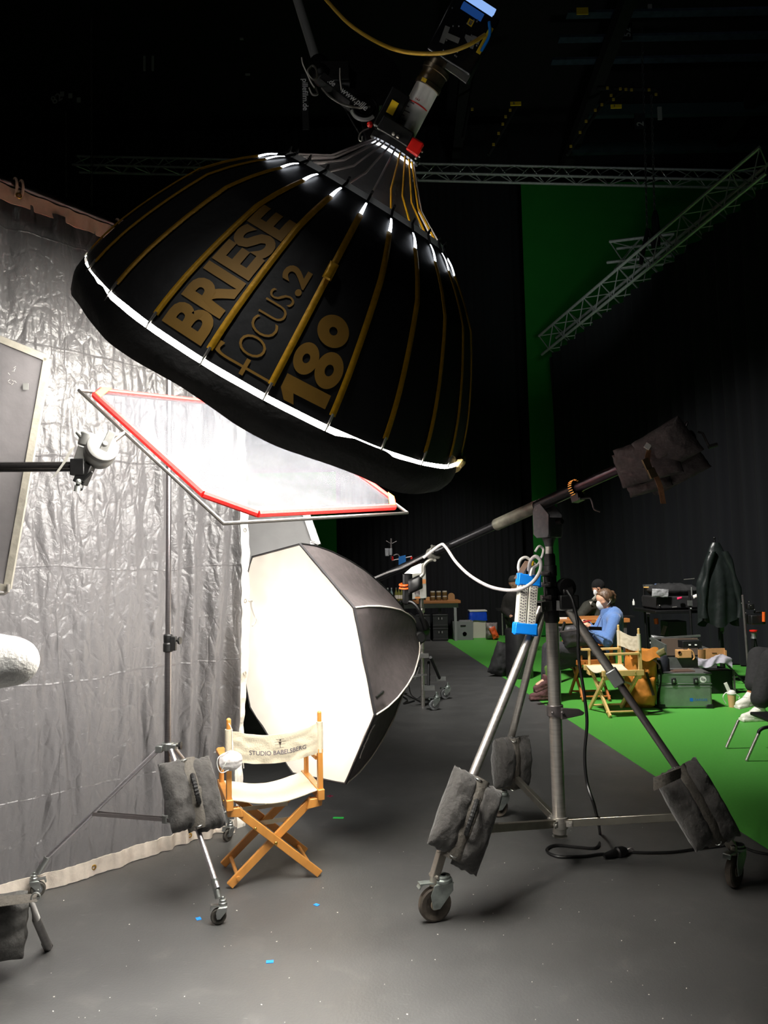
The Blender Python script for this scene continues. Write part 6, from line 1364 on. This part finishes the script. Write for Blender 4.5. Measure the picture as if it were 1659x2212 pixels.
# desk behind the woman
dk = thing('desk', 'wooden desk behind the woman in blue with a seated person at it', 'desk', V((P(1285,1340,10.4).x, 10.4, 0)))
dz = P(1285,1337,10.25).z; dx0, dx1 = P(1196,1340,10.25).x, P(1361,1340,10.25).x
mb = MB(); mb.box(((dx0+dx1)/2, 10.6, dz-.03), (dx1-dx0, .7, .055)); part('desk_top', mb, mat('oak_desk', (176,112,58), .5, 0, .04, 5, .15, stretch=(.4,3,3)), dk, bevel=.004)
for x in (dx0+.06, dx1-.06):
    for y in (10.32, 10.88): mb = MB(); mb.box((x,y,(dz-.057)/2), (.05,.05,dz-.057)); part('leg', mb, dsteel, dk)
mb = MB(); mb.box(((dx0+dx1)/2, 10.33, dz-.10), (dx1-dx0-.12,.03,.07)); part('apron', mb, mat('dark_oak', (60,42,28), .6), dk)
mb = MB(); c = P(1212,1335,10.4); mb.box((c.x, 10.4, dz+.014), (.14,.1,.025)); single('notebook', 'pale notebook lying on the left end of the desk', 'book', mb, papery)
c = P(1350,1335,10.45); mb = MB(); mb.box((c.x, 10.45, dz+.012), (.22,.16,.02)); single('tablet', 'dark tablet lying on the right end of the desk', 'tablet', mb, blackp)
c = P(1369,1300,10.9)
# black drum and backpack
db = G(1128,1468); mb = MB(); mb.lathe([(.19,0),(.195,.01),(.19,.68),(.185,.70),(.0001,.70)], (db.x,db.y+.19,.003), (0,0,1), 32); dr_ = single('black_drum', 'tall black cylindrical bin on the green floor below the power strip', 'bin', mb, mat('satin_black', (32,31,33), .45, 0, .1, 12, .3))
mb = MB(); c = P(1092,1415,11.0); mb.pillow((c.x-.06, 11.02, .245), (.35,0,.94), (.94,0,-.35), (0,-1,0), .48, .28, .20, 14, .03, 91, 2.6); bpk = single('black_backpack', 'black backpack leaning on the tall black bin', 'backpack', mb, mat('black_pack', (30,30,31), .8, 0, .3, 20, .25), smooth=60)
mb = MB(); mb.tube(curve_pts([G(1102,1448,.02), G(1080,1452,.03), G(1066,1446,.03), G(1080,1440,.03), G(1098,1440,.04)], 5), .02, 8); part('shoulder_strap', mb, blackp, bpk)
# orange backpack
ob_ = thing('orange_backpack', 'ochre orange backpack standing behind the empty director chair beside the metal case', 'backpack', G(1385,1530))
ocm = mat('ochre_canvas', (190,118,38), .75, 0, .35, 10, .2)
c = P(1383,1470,8.42); c.z = .33
mb = MB(); mb.pillow(c, (.06,0,1), (1,0,-.06), (0,-1,.15), .66, .34, .30, 22, .03, 101, 4.5); part('pack_body', mb, ocm, ob_, smooth=70)
mb = MB(); mb.pillow(c+V((-.01,-.14,-.12)), (.06,0,1), (1,0,-.06), (0,-1,.1), .30, .24, .10, 14, .012, 103, 3.4); part('front_pocket', mb, ocm, ob_, smooth=70)
mb = MB(); mb.sheet(lambda u, v: c+V((-.15+.33*u, -.15-.03*sin(pi*u)+.22*(v-.5)*0+.05*v, .335-.11*(1-v)+.02*sin(u*9))), 12, 5, .008, V((0,-1,0))); part('lid_flap', mb, ocm, ob_, smooth=60)
mb = MB(); mb.pillow(P(1423,1412,8.3), (.9,0,.35), (-.3,0,.9), (0,-1,0), .16, .08, .05, 10, .006, 104); part('olive_flap', mb, mat('olive_canvas', (112,104,66), .8, 0, .2, 30, .15), ob_)
dkb = mat('dark_brown_strap', (52,36,24), .8)
mb = MB(); mb.sheet(lambda u, v: P(1396+ (1412-1396)*u, 1452+50*u, 8.2)+rt*((v-.5)*.03), 8, 1, .004, -fw); mb.sheet(lambda u, v: P(1411+14*sin(u*2), 1425+ 20*u, 8.2)+rt*((v-.5)*.02), 6, 1, .004, -fw); part('strap', mb, dkb, ob_)
mb = MB(); mb.sheet(lambda u, v: c+V((.185+.02*sin(u*5), -.1+.02*v, .2-.5*u))+V((0,.05*v,0)), 12, 2, .006, V((1,0,0))); mb.tube(curve_pts([G(1412,1526,.02), G(1425,1530,.01), G(1429,1536,.01), G(1400,1540,.01)], 5), .008, 6); part('shoulder_strap', mb, blackp, ob_)
# metal case
A0, B0 = G(1424,1531), G(1540,1531); ux = (B0-A0).normalized(); uy = V((-ux.y,ux.x,0)); Lc = (B0-A0).length; Hc = .385; Dc = .42
mc = thing('metal_case', 'silver aluminium transport case with black latches and corners on the green floor', 'case', (A0+B0)/2+uy*Dc/2)
def cp(x, y, z): return A0+ux*x+uy*y+V((0,0,z+.003))
mtr = Matrix((ux,uy,V((0,0,1)))).transposed()
cm = mat('case_aluminium', (150,160,152), .38, .75, .04, 10, .12)
mb = MB(); mb.box(cp(Lc/2,Dc/2,.135), (Lc,Dc,.26), mtr); bd_ = part('case_body', mb, cm, mc, bevel=.02, seg=3)
mb = MB(); mb.box(cp(Lc/2,Dc/2,.325), (Lc,Dc,.115), mtr); lid = part('case_lid', mb, cm, mc, bevel=.02, seg=3)
mb = MB(); mb.box(cp(Lc/2,Dc/2,.268), (Lc+.008,Dc+.008,.012), mtr); mb.box(cp(Lc/2,Dc/2,.232), (Lc+.006,Dc+.006,.008), mtr); mb.box(cp(Lc/2,Dc/2,.378), (Lc+.01,Dc+.01,.016), mtr); part('edge_profile', mb, alu, mc, bevel=.003)
for x in (0,Lc):
    for y in (0,Dc):
        for z in (.02,.38):
            mb = MB(); mb.box(cp(x+(.03 if x == 0 else -.03), y+(.03 if y == 0 else -.03), z), (.075,.075,.05 if z < .1 else .02), mtr); part('corner_block', mb, blackp, mc, bevel=.008)
for x in (.17,.41):
    mb = MB(); mb.box(cp(x*Lc/.58,-.008,.295), (.05,.018,.075), mtr); lt = part('latch', mb, blackp, mc, bevel=.006); mb = MB(); mb.box(cp(x*Lc/.58,-.02,.30), (.022,.008,.03), mtr); part('latch_tongue', mb, alu, lt, bevel=.003)
mb = MB(); mb.lathe([(.0001,0),(.035,0),(.035,.001)], cp(.49*Lc/.58,-.001,.315), -uy, 26); rd = part('round_sticker', mb, whitep, lid); lettering('sticker_lettering', 'RGB', mat('black_ink', (16,16,16), .7), rd, cp(.488*Lc/.58,-.003,.314), ux-V((0,0,.5)), V((0,0,1))+ux*.5, .024, .0005, .003, center=True); mb = MB(); mb.bar(cp(.467*Lc/.58,-.003,.318), cp(.505*Lc/.58,-.003,.296), .004, .001, uy); part('sticker_line', mb, MATS['black_ink'], rd, smooth=0)
bi = mat('blue_print', (20,100,190), .6)
mb = MB(); mb.box(cp(.355*Lc/.58,-.0012,.095), (.036,.001,.036), mtr); part('blue_square', mb, bi, bd_, smooth=0); lettering('case_lettering', 'ZARGES', bi, bd_, cp(.38*Lc/.58,-.001,.082), ux, (0,0,1), .036, .0, .001, 1.15)
mb = MB()
for x, z in ((.08,.02),(.5,.03),(.02,.06)): mb.ball(cp(x*Lc/.58,-.002,z), .006, 8, 6)
part('rivet', mb, dsteel, mc)
mb = MB(); mb.lathe([(.09,0),(.095,.02),(.095,.13),(.07,.17),(.0001,.175)], cp(.09,.2,.385), (0,0,1), 20); single('black_pouch', 'round dark pouch standing on the left of the metal case lid', 'pouch', mb, mat('navy_black_nylon', (22,24,34), .7, 0, .3, 16, .2))
mb = MB(); mb.box(cp(.30,.15,.392), (.24,.16,.012), mtr @ Matrix.Rotation(.2,3,'Z')); single('clipboard', 'dark clipboard lying on top of the metal case', 'clipboard', mb, mat('brown_board', (84,66,56), .6))
# open case with cardboard
YO = 9.35
def O(px, py, dy=0): return P(px, py, YO+dy)
oc = thing('open_case', 'open aluminium case full of cardboard packing behind the metal case', 'case', O(1505,1470))
zb_ = O(1500,1442).z
x0, x1 = O(1440,1440).x, O(1548,1440).x; zt_ = O(1500,1378,.5).z
gcm = mat('grey_case_shell', (96,98,96), .5, .4, .05, 14, .15)
mb = MB()
mb.box(((x0+x1)/2, YO+.5, (zb_+zt_)/2), (x1-x0,.02,zt_-zb_)); mb.bar((x0,YO,zb_+.15), (x0-.0,YO+.5,zb_+.2), .02, .28); mb.bar((x1,YO,zb_+.10), (x1,YO+.5,zb_+.13), .02, .19); mb.box(((x0+x1)/2, YO+.25, zb_), (x1-x0,.5,.02)); mb.box(((x0+x1)/2, YO, zb_+.06), (x1-x0,.02,.14)); part('case_shell', mb, gcm, oc)
mb = MB(); mb.bar((x0-.02,YO+.49,zt_), (x1+.02,YO+.49,zt_+.03), .03, .025); part('rim_profile', mb, alu, oc)
mb = MB(); mb.box(((x0+x1)/2+.05, YO+.47, (zb_+zt_)/2+.05), (x1-x0-.15,.02,.22)); part('brown_liner', mb, mat('brown_liner', (88,74,62), .8), oc)
def flap(name, label, pts, th, m):
    q = [V(p) for p in pts]; n_2 = (q[1]-q[0]).cross(q[-1]-q[0]).normalized()*th; k = len(q); mb = MB(); mb.add(q+[p+n_2 for p in q], [tuple(range(k)), tuple(range(2*k-1,k-1,-1))]+[(i,k+i,k+(i+1)%k,(i+1)%k) for i in range(k)]); return mb
mb = MB(); c = O(1476,1412,-.02)
mb.box(c, (.17,.10,.10)); mb.tube(curve_pts([O(1486,1402,-.05), O(1496,1408,-.05), O(1500,1420,-.05), O(1496,1426,-.05)],4), .012, 6)
cbx = single('cardboard_packing', 'moulded cardboard packing with a hand hole at the left end of the open case', 'cardboard', mb, cardb, 'cardboard in the open case', bevel=.006)
mb = MB(); mb.ring(O(1468,1410,-.075), (0,-1,0), .018, .005, 14, 6); mb.lathe([(.0001,0),(.017,0)], O(1468,1410,-.073), (0,-1,0), 14); part('hand_hole', mb, mat('cardboard_shadow', (90,60,36), .9), cbx)
mb = MB(); c = O(1543,1412,-.03); mb.box(c, (.26,.02,.13)); mb.box(O(1566,1415,-.04), (.02,.06,.12)); mb.sheet(lambda u, v: O(1508+24*u, 1403+30*v, -.08+.1*u*u), 10, 3, .006, V((.4,-1,0))); cby = single('cardboard_box', 'torn brown cardboard box at the right end of the open case', 'cardboard', mb, mat('tan_cardboard', (176,128,80), .85, 0, .06, 20, .1), 'cardboard in the open case')
mb = MB(); mb.prism([(0,0),(.06,.01),(.03,.03),(.005,.025)], O(1530,1428,-.075), rt, up, .002); mb.box(O(1543,1410,-.045), (.06,.003,.006)); part('torn_gap', mb, MATS['cardboard_shadow'], cby)
mb = MB(); c = O(1490,1391,.05); mb.box(c, (.24,.16,.09)); bxx = single('black_device', 'black device box with two white labels lying in the open case', 'device', mb, blackp, bevel=.006)
for px in (1490,1503): mb = MB(); mb.box(O(px,1393,-.035), (.028,.003,.018)); part('white_label', mb, whitep, bxx)
mb = MB(); mb.sheet(lambda u, v: O(1508+74*u, 1420+ 18*v + 7*sin(u*6+.5) + (6*(u-.5)), -.13-.12*v+.02*sin(u*17+v*5)) + V((0,0,.03*sin(v*pi)+.012*noise.noise((u*9,v*5,2)))), 40, 16, .008, V((0,-.6,.8))); single('white_cloth', 'crumpled pale grey cloth hanging over the front of the open case', 'cloth', mb, mat('pale_grey_cloth', (150,147,156), .85, 0, .3, 20, .06), smooth=60)
# black flight case under it and the cart behind
fx0, fx1 = O(1430,1500,-.2).x, O(1590,1500,-.2).x
mb = MB(); mb.box(((fx0+fx1)/2, YO+.21, (zb_-.015)/2+.002), (fx1-fx0, .70, zb_-.022)); fcs = single('flight_case', 'low black flight case that carries the open case and white cloth', 'case', mb, blackp, bevel=.01)
mb = MB()
for x in (fx0, fx1): mb.box((x, YO-.17, zb_*.5), (.02,.02,zb_-.03))
mb.box((fx0+.5, YO-.18, zb_*.62), (.05,.012,.07)); part('case_edging', mb, dsteel, fcs)
YCt = 10.5
def K(px, py, dy=0): return P(px, py, YCt+dy)
kt = thing('camera_cart', 'black equipment cart with upright poles loaded with black cases at the right', 'cart', V((K(1445,1400).x, YCt, 0)))
for px, y0_, y1_, dy in ((1392,1268,1400,.3),(1400,1300,1420,.55),(1491,1275,1445,-.5),(1559,1340,1440,-.35)):
    mb = MB(); top = K(px-2, y0_, dy); bot = V((K(px+6,y1_,dy).x, YCt+dy, .02)); mb.rod(top, bot, .016, n=10); pp = part('upright_pole', mb, blackm, kt)
    mb = MB(); mb.box(top.lerp(bot,.14), (.05,.05,.07)); mb.ball(top.lerp(bot,.2)+V((0,-.03,0)), .014, 8, 6); part('pole_collar', mb, alu if px == 1491 else dsteel, pp)
for zpy, dz_ in ((1318,.0),(1440,.0)):
    z_ = K(1440, zpy).z; mb = MB(); mb.box(((K(1395,0+zpy).x+K(1500,zpy).x)/2, YCt, z_), (K(1500,zpy).x-K(1395,zpy).x+.05, .9, .04)); part('shelf', mb, blackm, kt, bevel=.004)
for px in (1398,1496):
    caster(kt, V((K(px,1400).x, YCt-.4, 0)), .07, .04, (1,.2), .12, dsteel, blackp, greyp, brake=False)
z_ = K(1440,1318).z+.02
mb = MB(); x_ = K(1448,1300).x; mb.box((x_, YCt, z_+.10), (.60,.6,.17)); bcs = single('black_case', 'wide black padded case on the top shelf of the equipment cart', 'case', mb, mat('black_padding', (20,20,22), .7, 0, .2, 12, .3), bevel=.02, seg=3)
mb = MB(); mb.tube([K(1452,1312,-.32), K(1462,1311,-.32)], .007, 6); mb.ball(K(1425,1308,-.31), .009, 8, 6); part('case_clasp', mb, chrome, bcs)
mb = MB(); mb.pillow((x_+.02, YCt, z_+.26), (1,0,0), (0,1,0), (0,0,1), .58, .5, .17, 16, .03, 111, 4); single('black_bag', 'soft black bag lying on top of the padded case on the cart', 'bag', mb, MATS['black_pack'], smooth=60)
mb = MB(); mb.tube([K(1477,1252,-.2), K(1500,1250,-.2)], .006, 6); single('chrome_rod', 'thin chrome rod lying on the soft black bag on the cart', 'rod', mb, chrome)
c = K(1400,1265,.2); mb = MB(); mb.box(c, (.12,.1,.03)); lp = single('work_lamp', 'small lit warm lamp bar on the left pole of the equipment cart', 'lamp', mb, alu); mb = MB(); mb.box(c-V((0,.02,.022)), (.115,.09,.012)); part('lit_strip', mb, glow('warm_lit_strip', (255,200,110), 1.0), lp)
mb = MB(); mb.box(K(1419,1263,.2), (.05,.05,.03)); single('blue_tag', 'small blue grey tag beside the lit lamp bar on the cart', 'tag', mb, mat('blue_grey', (110,130,170), .6))
mb = MB(); mb.pillow(K(1426,1281,-.36), (1,0,-.06), (.1,0,1), (0,-1,0), .22, .11, .02, 12, .012, 113, 4); single('plastic_pouch', 'clear plastic pouch hanging on the front of the black padded case', 'pouch', mb, mat('clear_pouch', (150,150,152), .2, 0, .6, 16, .4), smooth=60)
mb = MB(); mb.pillow(K(1468,1292,-.36), (1,0,.15), (-.1,0,1), (0,-1,0), .065, .03, .02, 8, .004, 114); single('pink_pouch', 'tiny bright pink item on the front of the black padded case', 'pouch', mb, mat('hot_pink', (225,40,95), .6))
mb = MB(); mb.pillow(K(1503,1288,-.5), (.9,0,.3), (-.3,0,.9), (0,-1,0), .08, .05, .03, 8, .01, 115); single('white_tissue', 'crumpled white tissue on the right pole of the equipment cart', 'tissue', mb, papery)
mb = MB(); mb.rod(K(1494,1268,-.5), K(1494,1286,-.5), .012, n=10); single('pole_spigot', 'pale spigot standing on top of the right cart pole', 'spigot', mb, alu)
# lower things of the cart
mb = MB(); mb.box((K(1417,1400).x, YCt-.32, K(1417,1402).z), (.20,.2,.17)); bd2 = single('black_battery', 'black battery box with a white label on the low left of the cart', 'battery', mb, blackp, bevel=.01); mb = MB(); mb.box(K(1407,1388,-.43), (.04,.004,.02)); part('white_label', mb, whitep, bd2)
mb = MB(); mb.pillow(K(1424,1382,-.35), (1,0,-.15), (.1,0,1), (0,-1,0), .22, .10, .08, 12, .02, 116); single('crumpled_bag', 'crumpled clear grey plastic bag above the orange backpack', 'bag', mb, mat('grey_plastic_film', (120,120,120), .25, 0, .6, 12, .4), smooth=60)
mb = MB(); mb.box(K(1455,1362,.1), (.26,.3,.28)); single('grey_box', 'dark grey box standing in the cart behind the crumpled bag', 'box', mb, mat('dark_grey_box', (46,46,44), .7), bevel=.01)
mb = MB(); mb.bar(K(1431,1372,-.1), K(1437,1352,-.1), .07,.03); single('brown_folder', 'brownish folder standing left of the dark grey box in the cart', 'folder', mb, mat('taupe', (110,92,86), .8))
mb = MB(); mb.rod(K(1417,1336,.1), K(1418,1348,.1), .03, n=12); single('orange_roll', 'orange tape roll hanging on the left pole of the cart', 'tape roll', mb, orangep)
mb = MB(); mb.lathe([(.018,0),(.018,.05),(.008,.07),(.005,.09)], K(1369,1307,.6), (0,0,1), 12); single('white_bottle', 'tiny white spray bottle right of the woman in blue', 'bottle', mb, whitep)
# leather jacket on a stand
js = thing('coat_stand', 'thin dark stand carrying the black leather jacket', 'stand', V((P(1553,1350,9.9).x, 9.9, 0)))
jx = P(1553,1350,9.9).x
mb = MB(); mb.rod((jx,9.9,.02), (jx,9.9,P(1550,1165,9.9).z), .014, n=10); mb.ball((jx,9.9,P(1550,1162,9.9).z), .018, 8, 6); part('pole', mb, blackm, js)
mb = MB()
for a in (.3,2.84,4.71): mb.rod((jx,9.9,.35), (jx+.32*cos(a),9.9+.32*sin(a)*.2,.015), .012)
part('leg', mb, blackm, js)
ljm = mat('black_leather', (27,32,31), .33, 0, .5, 7, .3)
zj0, zj1 = P(1550,1172,9.85).z, P(1550,1346,9.85).z
def jac(u, v):
    a = u*2*pi; w_ = .05 + .19*min(1, v*2.0)**.8 + .015*v; d_ = .05+.075*min(1,v*2)
    f = 1 + .10*sin(a*7+2*noise.noise((u*4,v*1.5,1)))*min(1,v*1.6) + .06*noise.noise((u*12,v*3,4))
    return V((jx+ .0+ w_*cos(a)*f, 9.88+d_*sin(a)*f, zj0+(zj1-zj0)*v*(1+.05*sin(a*3+.6))))
mb = MB(); mb.grid(jac, 90, 40, True); jk_ = single('leather_jacket', 'black leather jacket hanging tall on a stand behind the open case', 'jacket', mb, ljm, smooth=70)
for s in (-1,1):
    mb = MB(); mb.grid(lambda u, v, s=s: V((jx+s*(.08+.15*min(1,v*1.8)+.01*sin(v*9))+(.045+.012*sin(v*14))*cos(u*2*pi), 9.80+.05*sin(u*2*pi), zj0-.12+(zj1-zj0)*.82*v)), 18, 24, True); part('sleeve', mb, ljm, jk_, smooth=60)
# right side: black stand and camera gear
YG = 9.0
gs = thing('camera_rig', 'black tripod with camera gear and orange handle at the right edge', 'tripod', V((P(1630,1400,YG).x, YG, 0)))
gx = P(1632,1400,YG)
mb = MB(); mb.rod(P(1604,1285,YG), V((P(1616,1420,YG).x, YG, .02)), .014, n=10); part('upright_pole', mb, dsteel, gs)
mb = MB(); mb.box(P(1632,1338,YG), (.17,.15,.11)); mb.box(P(1620,1310,YG), (.07,.08,.07)); mb.box(P(1640,1322,YG), (.12,.05,.03)); cmb = part('camera_body', mb, blackp, gs, bevel=.01)
mb = MB(); mb.rod(P(1650,1322,YG-.1), P(1650,1343,YG-.1), .02, n=12); part('orange_grip', mb, orangep, gs, label='orange hand grip')
mb = MB(); mb.lathe([(.03,0),(.045,.012),(.045,.026),(.02,.03)], P(1628,1366,YG-.06), (0,0,1), 16); part('red_knob', mb, redp, gs, label='red knob'); mb = MB(); mb.lathe([(.035,-.06),(.025,-.02),(.03,.0)], P(1628,1368,YG-.06), (0,0,1), 14); part('bowl', mb, alu, gs)
for px in (1610,1646): mb = MB(); mb.rod(P(1628,1375,YG-.06), V((P(px,1420,YG).x, YG-.06, .02)), .022, n=8); part('leg', mb, blackm, gs)
mb = MB()
for x, y in ((1602,1303),(1618,1300),(1622,1308),(1630,1317),(1611,1324)): mb.ball(P(x,y,YG-.1), .006, 6, 5)
part('chrome_detail', mb, chrome, cmb)
# legs of the person at the right edge
p4 = thing('person', 'person in black trousers and white sneakers cut off by the right edge', 'person', V((4.0, 7.95, 0)))
kN, kF = P(1668,1425,7.7), P(1640,1420,7.95); aN, aF = P(1640,1528,7.62), P(1624,1498,7.80); aN.z = .12
hp4 = V((4.55,7.95,.5))
mb = MB(); limb(mb, [(hp4+V((0,-.1,0)),.1),(kN,.065),(aN,.042)]); limb(mb, [(hp4+V((0,.1,0)),.1),(kF,.065),(aF,.042)])
for A_, d_ in ((aN,V((-.97,-.12,0))),(aF,V((-.95,-.15,-.12)))): limb(mb, [(A_-V((0,0,.05)),.038),(A_+d_*.12-V((0,0,.07)),.03)])
limb(mb, [(hp4,.14),(hp4+V((.1,0,.3)),.13),(hp4+V((.08,0,.55)),.15)]); limb(mb, [(hp4+V((.08,0,.6)),.06),(hp4+V((.04,0,.75)),.055)]); head(mb, hp4+V((.02,0,.86)), (-1,-.1,-.1), .1)
for s in (-1,1):
    e4 = hp4+V((.05,.24*s,.28)); w4 = hp4+V((-.2,.14*s,.15)); limb(mb, [(hp4+V((.08,.18*s,.55)),.06),(e4,.045),(w4,.032)]); hand(mb, w4, (-.9,-.1*s,-.1), (0,0,1), 1, .5, s)
remeshed('body', mb, skin, p4, .012, 3)
mb = MB(); tr4 = mat('black_trousers', (30,29,30), .9, 0, .25, 30, .2); limb(mb, [(hp4+V((0,-.1,0)),.13),(kN,.115),(aN+V((.02,0,.10)),.10)]); limb(mb, [(hp4+V((0,.1,0)),.13),(kF,.115),(aF+V((.02,0,.09)),.085)]); limb(mb, [(hp4,.16),(hp4+V((.1,0,.1)),.16)]); remeshed('trousers', mb, tr4, p4, .014, 4)
mb = MB(); limb(mb, [(hp4+V((.08,0,.12)),.17),(hp4+V((.1,0,.32)),.16),(hp4+V((.08,0,.54)),.17)])
for s in (-1,1): limb(mb, [(hp4+V((.08,.17*s,.54)),.08),(hp4+V((.05,.24*s,.28)),.065),(hp4+V((-.16,.15*s,.16)),.045)])
remeshed('pullover', mb, blackp, p4, .016, 4)
mb = MB(); mb.ball(hp4+V((.05,0,.89)), .108, 16, 12, (.95,.86,1.05)); part('hair', mb, MATS['dark_hair'], p4)
snk = mat('white_sneaker', (226,222,210), .6, 0, .3, 26, .08)
for i, (A_, d_) in enumerate(((aN,V((-.985,-.12,0))),(aF,V((-.95,-.16,-.16))))):
    d_ = d_.normalized(); s_ = d_.cross(V((0,0,1))).normalized(); u_ = s_.cross(d_); h_ = A_-u_*.062; mb = MB()
    limb(mb, [(h_-d_*.05,.05),(h_+d_*.07,.05),(h_+d_*.17-u_*.012,.036)], 14); limb(mb, [(A_-d_*.01,.052),(h_+d_*.06+u_*.02,.045)], 12)
    mb.bar(h_-d_*.09-u_*.04, h_+d_*.205-u_*.04, .09, .034, u_); mb.ball(h_-d_*.085-u_*.03, .042, 12, 8); mb.ball(h_+d_*.06-u_*.045, .05, 12, 8, (1,1,.45))
    sk = remeshed('sneaker', mb, snk, p4, .008, 2)
    mb = MB(); mb.tube([A_+d_*.055+s_*.03, A_+d_*.07+s_*.0+u_*.006, A_+d_*.055-s_*.03], .005, 6); mb.tube([A_+d_*.085+s_*.03-u_*.02, A_+d_*.10-u_*.01, A_+d_*.085-s_*.03-u_*.02], .005, 6); part('laces', mb, papery, sk)
mb = MB(); limb(mb, [(aF+V((.0,0,.005)),.048),(aF+V((.005,0,.03)),.046)]); part('ankle', mb, mat('tan_skin', (176,118,80), .6), p4)
# iced coffee cup and white cable
cpb = G(1582,1528); cf = thing('coffee_cup', 'clear cup of milky coffee with straw on the green floor beside the white sneakers', 'cup', cpb)
mb = MB(); mb.lathe([(.036,.003),(.045,.14)], cpb, (0,0,1), 20); part('drink', mb, mat('milk_coffee', (200,158,112), .4), cf)
mb = MB(); mb.lathe([(.046,.14),(.05,.148),(.05,.155),(.045,.16)], cpb, (0,0,1), 20); mb.grid(lambda u, v: cpb+V((.045*cos(u*2*pi)*cos(v*1.4), .045*sin(u*2*pi)*cos(v*1.4), .158+.035*sin(v*1.4))), 20, 6, True); part('lid', mb, mat('clear_lid', (215,212,205), .2), cf)
mb = MB(); mb.tube([cpb+V((0,0,.15)), cpb+V((-.045,0,.255))], .006, 8); mb.pillow(cpb+V((-.04,0,.21)), (-.4,0,1), (1,0,.4), (0,-1,0), .12, .035, .008, 6, .002, 3); part('straw', mb, papery, cf)
mb = MB(); yk = cpb.y+.03; mb.tube(curve_pts([P(x, y, yk) for x, y in ((1568,1520),(1562,1508),(1566,1498),(1578,1494),(1590,1500),(1598,1506),(1592,1514),(1604,1512))], 6), .005, 6); single('white_cable', 'white charging cable looped above the coffee cup beside the sneakers', 'cable', mb, whitep)
# chrome cantilever chair at the right edge
cg = G(1613,1645); cc = thing('cantilever_chair', 'chrome tube chair cut off by the right edge, its bent leg on the green floor', 'chair', cg)
tp = P(1641,1578,6.1); tp2 = P(1652,1572,6.1)
mb = MB(); mb.rod(cg+V((0,0,.012)), cg.lerp(tp,.92), .0125, n=14); mb.ball(cg+V((0,0,.012)), .0125, 10, 8); lg1 = part('leg', mb, chrome, cc)
mb = MB(); mb.tube(curve_pts([cg.lerp(tp,.9), tp, tp2, tp2+V((.12,.02,.005)), tp2+V((.4,.05,.0))], 6), .0135, 12); part('seat_tube', mb, blackp, cc)
off = V((.42,.03,0)); mb = MB(); mb.rod(cg+off+V((0.05,0,.012)), tp+off, .0125, n=14); part('leg', mb, chrome, cc)
for o_2 in (V((.03,.42,0)), V((.45,.44,0))): mb = MB(); mb.rod(cg+o_2+V((0,0,.012)), tp+o_2, .0125, n=14); part('leg', mb, chrome, cc)
mb = MB(); mb.box(tp2+V((.27,.22,.03)), (.36,.42,.03)); part('seat', mb, blackp, cc, bevel=.01)
mb = MB(); mb.tube([tp+off, tp+off+V((.06,0,.42))], .0125, 10); mb.tube([tp+off+V((.02,.42,0)), tp+off+V((.08,.42,.42))], .0125, 10); mb.box(tp+off+V((.07,.21,.34)), (.03,.42,.2)); part('backrest', mb, blackp, cc)
# ================================================================== LIGHT AND EXPOSURE
area('hall_fill', (-.4, 6.2, 8.0), (4.0, 10.0, 0), .8, 185, (1,.97,.92), spread=62)  # added unseen fill, brightens the green floor and the right side
area('back_fill', (1.5, 13.2, 6.0), (1.8, 16.4, .6), .6, 30, (1,.95,.88), spread=60)  # unseen extra light put in to lift the table by the back wall
area('side_fill', (-3.2, -1.5, 6.0), (0, 5, 3), 1.2, 13, (1,.97,.94))  # weak fill added so the gold on the umbrella cover reads
area('curtain_fill', (-2.9, 5.2, 1.9), (-1.3, 4.3, 1.1), 1.4, 62, (1,.96,.92), spread=130)  # added out of sight behind the curtain to light it through
area('floor_fill', (-.5, 1.0, 5.6), (-.42, 1.5, 0), .5, 70, (1,.985,.95), spread=38)  # invented overhead fill that brightens the foreground floor
area('truss_fill', (3, 12.0, 5.5), (3.4, 16.2, 10.2), .5, 9, (.92,1,.95), spread=100)  # extra unseen fill added to pick out the truss and upper green cloth
area('roof_lamp', (7, 9.5, 10.6), (7.0, 11.5, 11.6), .6, 2.5, (.7,.82,1))
S.view_settings.view_transform = 'Standard'; S.view_settings.look = 'None'; S.view_settings.gamma = 1.0
S.view_settings.exposure = 0.0
S.view_settings.use_curve_mapping = False
S.cycles.max_bounces = 6; S.cycles.diffuse_bounces = 3; S.cycles.glossy_bounces = 4; S.cycles.transparent_max_bounces = 8
S.cycles.sample_clamp_indirect = 6.0; S.cycles.use_denoising = True; S.cycles.use_adaptive_sampling = True; S.cycles.adaptive_threshold = .06
